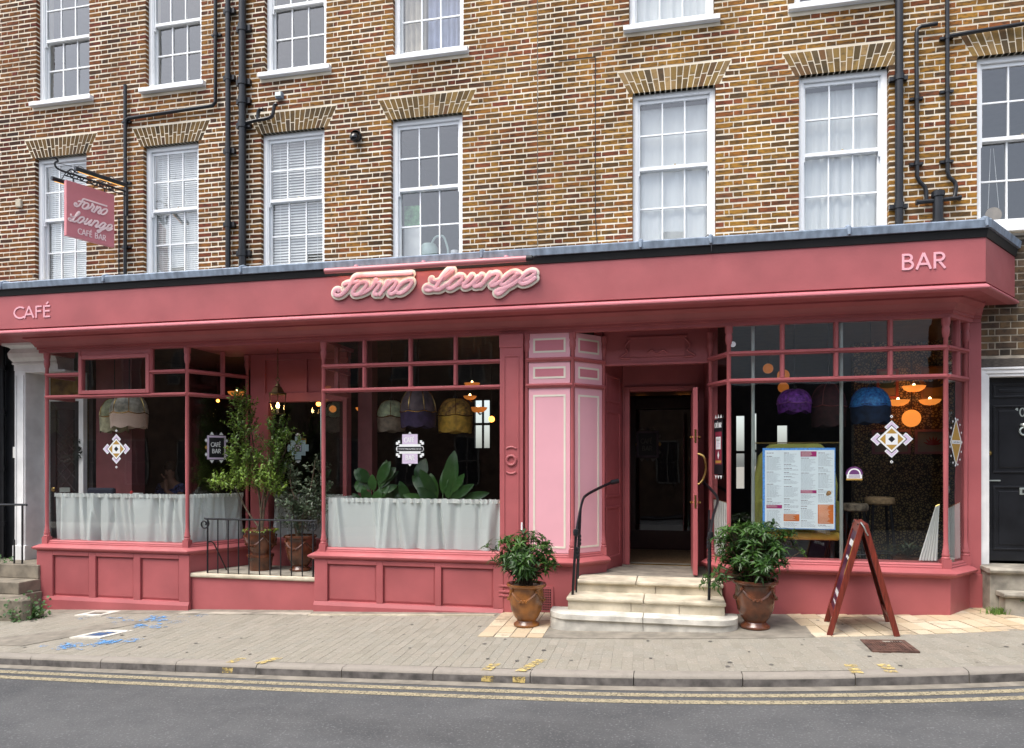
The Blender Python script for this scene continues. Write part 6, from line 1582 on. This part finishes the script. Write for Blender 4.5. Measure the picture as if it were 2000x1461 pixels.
def rect(m, c, x0, x1, z0, z1, y): poly(m, c, [(x0, z0), (x1, z0), (x1, z1), (x0, z1)], y)
def ftext(m, c, txt, x, z, h, y, xs=1, wt=.15):
    m.cur = c; word(m, txt, x, z, h, y, y + .0004, wt=wt, xs=xs, gap=.08)
def small_text(m, c, s_, x, z, h, y, w_):
    cu = bpy.data.curves.new('t', 'FONT'); cu.body = s_; cu.size = h * 1.4; ob = bpy.data.objects.new('t', cu); C.objects.link(ob)
    me = bpy.data.meshes.new_from_object(ob.evaluated_get(bpy.context.evaluated_depsgraph_get())); mx = max(v.co.x for v in me.vertices); m.cur = c
    m.add([(x + v.co.x * w_ / mx, y, z + v.co.y) for v in me.vertices], [tuple(p.vertices) for p in me.polygons])
    bpy.data.objects.remove(ob); bpy.data.curves.remove(cu); bpy.data.meshes.remove(me)
def midstick(m):
    rect(m, 0, -.105, .105, .045, .19, -.001); rect(m, 0, -.105, .105, -.19, -.045, -.001)
    rect(m, 1, -.145, .145, .034, .062, -.002); rect(m, 1, -.145, .145, -.062, -.034, -.002)
    poly(m, 1, [(-.19, 0), (-.175, -.034), (.175, -.034), (.19, 0), (.175, .034), (-.175, .034)], -.0028); poly(m, 3, [(-.172, -.028), (.172, -.028), (.184, 0), (.172, .028), (-.172, .028)], -.0034)
    small_text(m, 1, 'WWW.THELOUNGES.CO.UK', -.155, -.009, .020, -.004, .31)
    ftext(m, 1, 'CAFÉ', -.078, .085, .062, -.0022, .86); ftext(m, 1, 'BAR', -.058, -.145, .062, -.0022, .95)
    for sx in (-1, 1):
        for sz in (-1, 1):
            rect(m, 1, *sorted((sx * .135, sx * .165)), *sorted((sz * .075, sz * .11)), -.001); rect(m, 1, *sorted((sx * .155, sx * .19)), *sorted((sz * .055, sz * .09)), -.0012)
    for sz in (-1, 1): poly(m, 1, [(-.022, sz * .197), (.022, sz * .197), (0, sz * .222)], -.001)
sticker('lilac cafe bar sticker with a web address band in the middle bay', Matrix.Translation((-3.245, -.006, 2.048)), [LIL, WP, GO, BP], midstick)
def cross(m):
    for k, (a, b) in enumerate(((.17, .05), (.12, .11), (.05, .17))): rect(m, 4, -a, a, -b, b, -.001 - .0004 * k)
    rect(m, 3, -.055, .055, -.055, .055, -.003); rect(m, 0, -.047, .047, -.047, .047, -.0036); poly(m, 3, dia(0, 0, .042), -.0042); poly(m, 1, dia(0, 0, .022), -.0048)
    for k in range(1, 8): rect(m, 1, -.17 + .042 * k, -.168 + .042 * k, -.05, .05, -.0024)
    rect(m, 2, .05, .13, .125, .135, -.001); rect(m, 2, .12, .13, .06, .125, -.001)
    for sz in (-1, 1): rect(m, 1, -.04, .04, *sorted((sz * .185, sz * .20)), -.001); rect(m, 1, -.02, .02, *sorted((sz * .205, sz * .218)), -.001)
sticker('pale teal stepped cross sticker on the set-back window', Matrix.Translation((-5.30, .862, 2.09)), [LIL, WP, GO, BP, TE], cross)
def boardstick(m):
    rect(m, 0, -.14, .14, -.17, .17, -.001); rect(m, 3, -.112, .112, -.142, .142, -.002)
    ftext(m, 1, 'CAFÉ', -.085, .01, .062, -.003, .92); ftext(m, 1, 'BAR', -.066, -.082, .062, -.003, 1.0)
    for dx in (-.07, 0, .07):
        for sz in (-1, 1): poly(m, 1 if dx else 3, [(dx - .033, sz * .18), (dx + .033, sz * .18), (dx, sz * .225)], -.001)
    for dz in (-.10, 0, .10):
        for sx in (-1, 1): poly(m, 2 if dz == 0 else 1, dia(sx * .155, dz, .02, .03), -.0005)
T, L = frame_T((-6.505, 0), (-6.09, .80))
sticker('lilac framed cafe bar sticker half behind the potted tree', T @ Matrix.Translation((.42, -.01, 2.09)), [LIL, WP, GO, BP], boardstick)
sticker('dim cafe bar sticker on the inner door glass', Matrix.Translation((-.316, 2.912, 2.17)) @ Matrix.Scale(1.25, 4), [pbr('dim_mauve_print', (.10, .07, .10), .6), pbr('dim_print', (.14, .13, .12), .6), GO, BP], boardstick)
T, L = frame_T((.515, .375), (.70, 0))
def strip_(m):
    rect(m, 3, -.10, .10, -.36, .30, -.001); ftext(m, 1, 'CAFÉ BAR', -.088, .20, .06, -.0024, .52, .12)
    rect(m, 4, -.075, .075, -.24, .15, -.002); rect(m, 1, -.055, .055, -.06, .09, -.003); rect(m, 2, -.065, .065, -.225, -.195, -.003)
    for k in range(6): rect(m, 3 if k < 2 else 0, -.04, .04 - .012 * (k % 3), .06 - k * .018, .066 - k * .018, -.0036)
    poly(m, 1, dia(0, -.13, .022, .05), -.003)
    for dx in (-.06, 0, .06):
        poly(m, 1, [(dx - .024, .315), (dx + .024, .315), (dx, .36)], -.001); poly(m, 1, [(dx - .024, -.375), (dx + .024, -.375), (dx, -.42)], -.001)
sticker('tall black sticker with a small red notice in the narrow pane by the door', T @ Matrix.Translation((.20, -.008, 2.09)), [LIL, WP, GO, BP, pbr('maroon_print', (.22, .02, .045), .6)], strip_)
T, L = frame_T((3.0, 0), (3.335, .385))
def gold(m):
    poly(m, 1, dia(0, 0, .15, .27), -.001); poly(m, 2, dia(0, 0, .125, .24), -.002); rect(m, 1, -.11, .11, -.02, .02, -.003)
    small_text(m, 3, 'CAFE BAR', -.09, -.012, .022, -.0036, .18)
    for a in range(0, 360, 24): poly(m, 1, dia(.155 * math.cos(R(a)), .265 * math.sin(R(a)), .016), -.0005)
sticker('gold lozenge sticker on the right canted pane', T @ Matrix.Translation((.24, -.008, 2.10)), [LIL, WP, GO, BP], gold)
def badge(m):
    m.cur = 0; m.add([(.09 * math.cos(R(a)), -.001, .09 * math.sin(R(a))) for a in range(0, 181, 12)], [tuple(range(16))]); m.cur = 1; m.add([(.07 * math.cos(R(a)), -.0015, .07 * math.sin(R(a))) for a in range(0, 181, 12)], [tuple(range(16))])
    m.cur = 0; m.add([(.055 * math.cos(R(a)), -.002, .055 * math.sin(R(a))) for a in range(0, 181, 12)], [tuple(range(16))]); rect(m, 1, -.08, .08, -.045, 0, -.0025); rect(m, 2, -.085, .085, -.065, -.046, -.0025)
    for k in range(3): rect(m, 0, -.06, .06, -.012 - k * .012, -.007 - k * .012, -.003)
sticker('small arched purple and white badge sticker beside the menu poster', Matrix.Translation((2.062, -.006, 1.735)), [pbr('purple_print', (.12, .03, .14), .6), WP, GO], badge)
tag(MB().build('x', WP) if 0 else (lambda m: (m.disc((.745, -.006, 3.255), .034, 18), m.build('window_sticker', WP, None, recalc=False))[1])(MB()), 'round white spot sticker in the top left pane of the right bay', 'sticker', 'printed stickers on the window glass')

# ================================================================== POTS, PLANTS, RAILING, LANTERN, FOLDING BOARD
def pot(t, x, y, z, r, h, mat, swag=True, tier=False):
    k = h / .48
    prof = [(0, 0), (r * .62, 0), (r * .66, .012 * k), (r * .64, .03 * k), (r * .50, .05 * k), (r * .47, .065 * k), (r * .60, .10 * k), (r * .78, .18 * k), (r * .87, .28 * k), (r * .88, .37 * k), (r * .86, .42 * k), (r * .90, .435 * k), (r * .99, .445 * k), (r * 1.02, .46 * k), (r * 1.0, .475 * k), (r * .93, .478 * k), (r * .86, .46 * k), (r * .80, .44 * k)]
    if tier: prof = [(0, 0), (r * .62, 0), (r * .72, .15 * k), (r * .78, .155 * k), (r * .78, .185 * k), (r * .62, .19 * k)] + [(a, .19 * k + (b - .065 * k) * .70) for a, b in prof[6:]]
    m = MB(); m.lathe(prof, (x, y, z), 36); b = m.build('pot', mat, t, smooth=True, ang=60)
    if swag:
        m = MB(); rr = r * .90
        for q in range(4):
            a0 = R(90 * q - 90 - 45); P = []
            for i in range(11):
                a = a0 + R(90) * i / 10; s_ = math.sin(math.pi * i / 10); P.append((x + (rr - .012 * s_) * math.cos(a), y + (rr - .012 * s_) * math.sin(a), z + .40 * k - .10 * k * s_))
            m.tube(P, [.010 + .010 * math.sin(math.pi * i / 10) for i in range(11)], 6)
            m.lathe([(0, -.02), (.022, -.012), (.022, .012), (0, .02)], P[0], 8)
            for i in range(5): a = a0 + R(45) + R((i - 2) * 5); m.lathe([(0, -.016), (.016, -.008), (.016, .008), (0, .016)], (x + (rr + .002) * math.cos(a), y + (rr + .002) * math.sin(a), z + .295 * k + (.012 if i % 2 else 0)), 7)
        m.build('garland', mat, b, smooth=True)
    zt = z + (.44 * k if not tier else .19 * k + (.44 - .065) * k * .70)
    m = MB(); n = 24; rg = random.Random(int(x * 100)); vs = [(x, y, zt + .015)]
    for ring in (.4, .82):
        for i in range(n): vs.append((x + r * ring * math.cos(6.2832 * i / n), y + r * ring * math.sin(6.2832 * i / n), zt + rg.uniform(-.004, .012)))
    m.add(vs, [(0, 1 + i, 1 + (i + 1) % n) for i in range(n)] + [(1 + i, 1 + n + i, 1 + n + (i + 1) % n, 1 + (i + 1) % n) for i in range(n)]); m.build('gravel', M['gravel'], b)
    return b, zt
def rhodo(label, x, y, zb, r, h, mat, crown, seed, n=90, group='potted rhododendrons by the steps', low=()):
    """evergreen shrub: bare forking stems, whorls of long leaves at their tips"""
    t = thing('potted_shrub', label, 'potted plant', (x, y, zb), group); _, zt = pot(t, x, y, zb, r, h, mat)
    rg = random.Random(seed); cx, cz, rx, rz = crown; st = MB(); lf = MB()
    for i in range(n + len(low)):
        while True:
            u = Vector((rg.uniform(-1, 1), rg.uniform(-1, 1), rg.uniform(-1, 1)))
            if .30 < u.length < 1: break
        lump = 1 + .22 * math.sin(5 * math.atan2(u.y, u.x) + seed) * (1 if u.z < .6 else .4) + rg.uniform(-.1, .1)
        p = Vector((cx + u.x * rx * lump, y + u.y * rx * .85 * lump, cz + u.z * rz * lump))
        if i >= n: p = Vector(low[i - n])
        base = Vector((x + rg.uniform(-.07, .07), y + rg.uniform(-.06, .06), zt)); kn = base * .55 + p * .45 + Vector((0, 0, .04))
        st.tube([base, kn, p], [.008, .006, .0035], 5)
        out = (p - Vector((x, y, zt + .1))).normalized(); out = (out + Vector((0, 0, .5))).normalized()
        a_ = out.cross(Vector((0, 0, 1)));  a_ = a_.normalized() if a_.length > .05 else Vector((1, 0, 0)); b_ = out.cross(a_)
        tone = rg.random() * .55
        for k in range(rg.randint(9, 12)):
            th = k * 2.4 + rg.uniform(-.3, .3); spread = rg.uniform(.75, 1.5); dd = (a_ * math.cos(th) + b_ * math.sin(th)) * spread + out * rg.uniform(.0, .75)
            lf.r = min(1, max(0, tone + rg.uniform(-.1, .22))); leafquad(lf, p + out * rg.uniform(-.03, .01), dd, out, rg.uniform(.085, .14), rg.uniform(.024, .038), rg.uniform(.05, .4))
        if rg.random() < .5:
            for k in range(4): th = k * 1.6; lf.r = rg.uniform(.75, 1); leafquad(lf, p + out * .01, (a_ * math.cos(th) + b_ * math.sin(th)) * .4 + out, out, rg.uniform(.04, .07), .012, .05)
    st.build('stems', M['bark'], t); lf.build('foliage', M['leafR'], t, kind='stuff', rnd=True, recalc=False)
    return t
rhodo('rhododendron in an amber brown garlanded urn, between the pilaster and the steps', -1.575, -.72, zg(-1.575, -.72), .225, .49, M['terra'], (-1.60, .81, .37, .24), 3, 125)
rhodo('rhododendron in a dark brown garlanded urn, between the steps and the folding board', .915, -.70, zg(.915, -.70), .235, .52, M['terradark'], (.90, .95, .39, .31), 8, 175, low=[(.44, -.78, .63), (.52, -.85, .70), (.38, -.72, .57), (.56, -.70, .60), (.50, -.9, .58), (.60, -.86, .66)])

def airy_tree(t, x, y, zt, clumps, seed, mat, leaf, n_per, stemtops):
    rg = random.Random(seed); st = MB(); lf = MB()
    for (sx, sz) in stemtops:
        b = Vector((x + rg.uniform(-.05, .05), y + rg.uniform(-.03, .03), zt)); e = Vector((sx, y + rg.uniform(-.08, .08), sz))
        q = [b, b * .6 + e * .4 + Vector((rg.uniform(-.04, .04), 0, 0)), b * .25 + e * .75 + Vector((rg.uniform(-.03, .03), 0, 0)), e]; st.tube(catmull(q, 4), [.016 - .0009 * i for i in range(13)], 6)
    for (cx, cz, rx, rz, k, bright) in clumps:
        for i in range(k):
            u = Vector((rg.gauss(0, .5), rg.gauss(0, .5), rg.gauss(0, .5)))
            if u.length > 1.1: u.normalize()
            p = Vector((cx + u.x * rx, y + u.y * min(rx, .24), cz + u.z * rz)); d = Vector((u.x * .6 + rg.uniform(-.3, .3), u.y * .5 + rg.uniform(-.3, .2), rg.uniform(.35, 1.1))).normalized(); l = rg.uniform(.09, .18)
            st.tube([p - d * l * .4, p + d * l], [.0028, .0015], 4)
            for j in range(n_per):
                s_ = -.3 + 1.3 * j / n_per; a = d.cross(Vector((rg.uniform(-1, 1), rg.uniform(-1, 1), rg.uniform(-1, 1)))).normalized()
                lf.r = min(1, max(0, bright + rg.uniform(-.25, .3))); leafquad(lf, p + d * l * s_, a + d * .8, d, leaf * rg.uniform(.7, 1.2), leaf * .46, .15)
    st.build('branches', M['bark'], t); lf.build('foliage', mat, t, kind='stuff', rnd=True, recalc=False)
t = thing('potted_tree', 'tall airy green tree in a two-tier garlanded urn behind the railing', 'potted plant', (-5.60, .36, .366)); _, zt = pot(t, -5.60, .36, .366, .235, .58, M['terradark'], tier=True)
airy_tree(t, -5.60, .36, zt, [(-5.86, 2.72, .10, .22, 37, .35), (-5.86, 2.35, .17, .28, 63, .3), (-5.82, 1.98, .22, .24, 78, .4), (-5.38, 2.30, .14, .28, 43, .3), (-5.36, 1.92, .19, .28, 66, .3), (-6.10, 1.58, .26, .12, 58, .85), (-5.62, 1.66, .30, .18, 92, .75), (-5.40, 1.52, .16, .14, 52, .9), (-5.16, 2.12, .14, .16, 20, .4), (-5.9, 1.82, .2, .2, 43, .6)], 5, M['leafT'], .062, 7,
          [(-5.86, 2.85), (-5.80, 2.3), (-5.38, 2.45), (-5.45, 2.0), (-6.1, 1.6), (-5.2, 2.15)])
m = MB(); rg = random.Random(4)
for i in range(70):
    a = rg.uniform(0, 6.28); m.r = rg.uniform(.4, 1); leafquad(m, Vector((-5.60 + .2 * math.cos(a), .36 + .2 * math.sin(a), zt + .02)), Vector((math.cos(a), math.sin(a), rg.uniform(-.4, .4))), Vector((0, 0, 1)), .06, .03, .3)
m.build('trailing_leaves', M['leafT'], t, kind='stuff', rnd=True, recalc=False)
t = thing('potted_shrub', 'grey-green oval-leaved shrub in a dark pot at the right end of the railing', 'potted plant', (-5.02, .42, .366)); _, zt = pot(t, -5.02, .42, .366, .225, .50, M['terradark'])
airy_tree(t, -5.02, .42, zt, [(-5.14, 1.66, .10, .22, 20, .7), (-5.12, 1.36, .20, .22, 40, .5), (-4.96, 1.15, .28, .22, 60, .4), (-4.80, 1.50, .14, .28, 26, .7), (-4.78, 1.25, .18, .2, 34, .5), (-5.05, 1.0, .22, .12, 30, .3), (-4.74, 1.78, .05, .12, 8, .8)], 9, M['leafG'], .078, 6, [(-5.14, 1.8), (-4.76, 1.9), (-5.2, 1.4), (-4.9, 1.4)])

rl = thing('iron_railing', 'black iron railing with scrolled ends on the stone ledge in front of the potted trees', 'railing', (-5.4, -.02, .36)); BK = M['black']; yr = -.01
m = MB(); m.tube([(-6.22, yr, 1.10), (-4.56, yr, 1.10)], .013, 8, flat=.8); m.build('top_rail', BK, rl)
def spiral(cx, cz, r0, turns, s_, a0): return [(cx + s_ * r0 * (1 - .72 * i / 30) * math.cos(a0 + turns * 6.2832 * i / 30), yr, cz + r0 * (1 - .72 * i / 30) * math.sin(a0 + turns * 6.2832 * i / 30)) for i in range(31)]
for cx, s_ in ((-6.23, -1), (-4.60, 1)):
    m = MB(); m.tube(spiral(cx - (-.0) , 1.03, .078, 1.35, s_, 1.5708)[::1], .011, 8); 
    if s_ == -1: m.v = [(x, y, z) for x, y, z in m.v]
    m.build('scroll', BK, rl, smooth=True)
for i in range(11):
    x = -6.18 + i * .158
    m = MB(); m.tube([(x, yr, .356), (x, yr, 1.095)], .012 if i in (0, 10) else .0085, 8); m.build('baluster', BK, rl)
for x, s_ in ((-6.18, 1), (-4.60, -1)):
    m = MB(); m.tube(catmull([(x, yr, .78), (x + .04 * s_, yr + .06, .77), (x + .07 * s_, yr + .14, .62), (x + .13 * s_, yr + .24, .364)], 5), .009, 6); m.build('stay', BK, rl, smooth=True)

ln = thing('hanging_lantern', 'brass hanging lantern with a lit candle bulb over the potted trees', 'lantern', (-5.33, .35, 3.47)); lx, ly = -5.335, .36; BR = pbr('aged_brass', (.16, .11, .05), .4, metal=.8, var=.3)
m = MB(); z = 3.47; k = 0
while z > 3.06:
    q = [(lx + (.010 * math.cos(6.2832 * i / 8) if k % 2 else 0), ly + (0 if k % 2 else .010 * math.cos(6.2832 * i / 8)), z - .018 + .018 * math.sin(6.2832 * i / 8)) for i in range(9)]; m.tube(q, .0028, 5, cap=False); z -= .028; k += 1
m.build('chain', BR, ln)
m = MB(); m.tube(ringtube(lx, 3.035, .028, 0, 0, 6.2832, 14, ly), .006, 6); m.tube([(lx, ly, 3.01), (lx, ly, 2.96)], .012, 8); m.build('hook', BR, ln, smooth=True)
m = MB(); m.lathe([(0, .155), (.03, .15), (.035, .12), (.06, .10), (.10, .03), (.135, .02), (.135, 0), (0, .0)], (lx, ly, 2.825), 6); m.build('roof', BR, ln)
m = MB()
for i in range(6):
    a = 6.2832 * i / 6; m.tube([(lx + .125 * math.cos(a), ly + .125 * math.sin(a), 2.825), (lx + .098 * math.cos(a), ly + .098 * math.sin(a), 2.56)], .006, 5)
m.lathe([(0, 0), (.105, 0), (.105, .016), (0, .016)], (lx, ly, 2.548), 6); m.build('cage', BR, ln)
for i in range(6):
    a, b = 6.2832 * i / 6, 6.2832 * (i + 1) / 6; m = MB(); m.add([(lx + .098 * math.cos(a), ly + .098 * math.sin(a), 2.565), (lx + .098 * math.cos(b), ly + .098 * math.sin(b), 2.565), (lx + .122 * math.cos(b), ly + .122 * math.sin(b), 2.82), (lx + .122 * math.cos(a), ly + .122 * math.sin(a), 2.82)], [(0, 1, 2, 3)]); m.build('pane', M['lampglass'], ln, recalc=False)
m = MB(); m.tube([(lx, ly, 2.565), (lx, ly, 2.63)], .012, 8); m.build('candle', M['cream'], ln)
m = MB(); m.lathe([(0, 0), (.016, .012), (.021, .035), (.014, .065), (0, .10)], (lx, ly, 2.632), 12); m.build('bulb', glow('candle_bulb', (1, .58, .22), 26), ln, smooth=True)

# folding board, seen almost edge on
ab = thing('folding_board', 'mahogany folding pavement sign seen from its side, with gold strip', 'sign', (1.9, -.66, .13)); ya, yb_ = -1.0, -.36; WD = M['wood']
apx, apz = 1.915, 1.27
def lean(xf):     # frame of one leaf: local u across (along y), v up the slope
    zf = zg(xf, -.68); d = Vector((apx - xf, 0, apz - zf)); L_ = d.length; d.normalize(); n = Vector((-d.z, 0, d.x)) if xf < apx else Vector((d.z, 0, -d.x))
    sl_ = .15     # the board stands a little askew to the kerb
    return Matrix(((sl_, d.x, n.x, xf), (1, 0, 0, ya), (0, d.z, n.z, zf), (0, 0, 0, 1))), L_
for xf, nm in ((1.605, 'front'), (2.215, 'rear')):
    T, L_ = lean(xf); s_ = 1 if nm == 'front' else 1
    T = T @ Matrix.Translation((0, 0, .0))
    zl = lambda y: (zg(xf, y) - zg(xf, -.68)) * .9
    fr = MB(T); W_ = yb_ - ya
    fr.box(0, .05, -.01, L_ - .02, -.022, .034); fr.box(W_ - .05, W_, .0, L_ - .02, -.022, .034); fr.box(.05, W_ - .05, .16, .22, -.016, .030); fr.box(.05, W_ - .05, L_ - .12, L_ - .02, -.016, .030)
    leaf_ = fr.build('frame', WD, ab, bev=.005)
    pn = MB(T); pn.box(.05, W_ - .05, .22, L_ - .12, .008, .018); pan = pn.build('panel', pbr('dark_plum_print', (.06, .015, .05), .4, var=.2) if nm == 'front' else pbr('blackboard', (.02, .02, .02), .6), leaf_)
    if nm == 'front':
        q = MB(T)
        for a, b, c_, d_ in ((.10, .50, .90, .96), (.14, .46, .76, .79), (.10, .50, .36, .41), (.16, .44, .28, .30)):
            u = a
            while u < b: q.box(u, u + .035, c_, d_, .018, .0195); u += .055
        q.build('lettering', M['white'], pan, kind='stuff')
        q = MB(T); q.box(.012, .038, .62, .99, .0345, .037); q.build('gold_strip', GO, leaf_)
        q = MB(T); q.box(.04, .05 - .002, L_ - .36, L_ - .02, .0345, .0365)
m = MB(); m.tube([(apx + .005, ya + .03, apz - .03), (apx + .09, yb_ - .03, apz - .03)], .012, 8)
for yy in (ya + .08, yb_ - .08): m.box(apx + (yy - ya) * .15 - .05, apx + (yy - ya) * .15 + .05, yy - .02, yy + .02, apz - .035, apz - .022)
m.build('hinge', M['iron'], ab)
m = MB(); m.tube(catmull([(apx - .03, ya - .005, apz + .0), (apx + .0, ya - .02, apz - .05), (apx + .02, ya - .015, apz - .10), (apx + .04, ya - .005, apz - .13)], 6), .007, 6); m.build('chain', M['steel'], ab, smooth=True)
# litter specks
m = MB(); rg = random.Random(2)
for i in range(26):
    x, y = rg.uniform(-7, 3), rg.uniform(-2.1, -.4); s_ = rg.uniform(.006, .018); a = rg.uniform(0, 3)
    m.add([(x + s_ * math.cos(a + k * 1.57) * (1 if k % 2 else .5), y + s_ * math.sin(a + k * 1.57), zg(x, y) + .005) for k in range(4)], [(0, 1, 2, 3)])
m.build('litter', M['concrete'], None, kind='stuff', recalc=False)
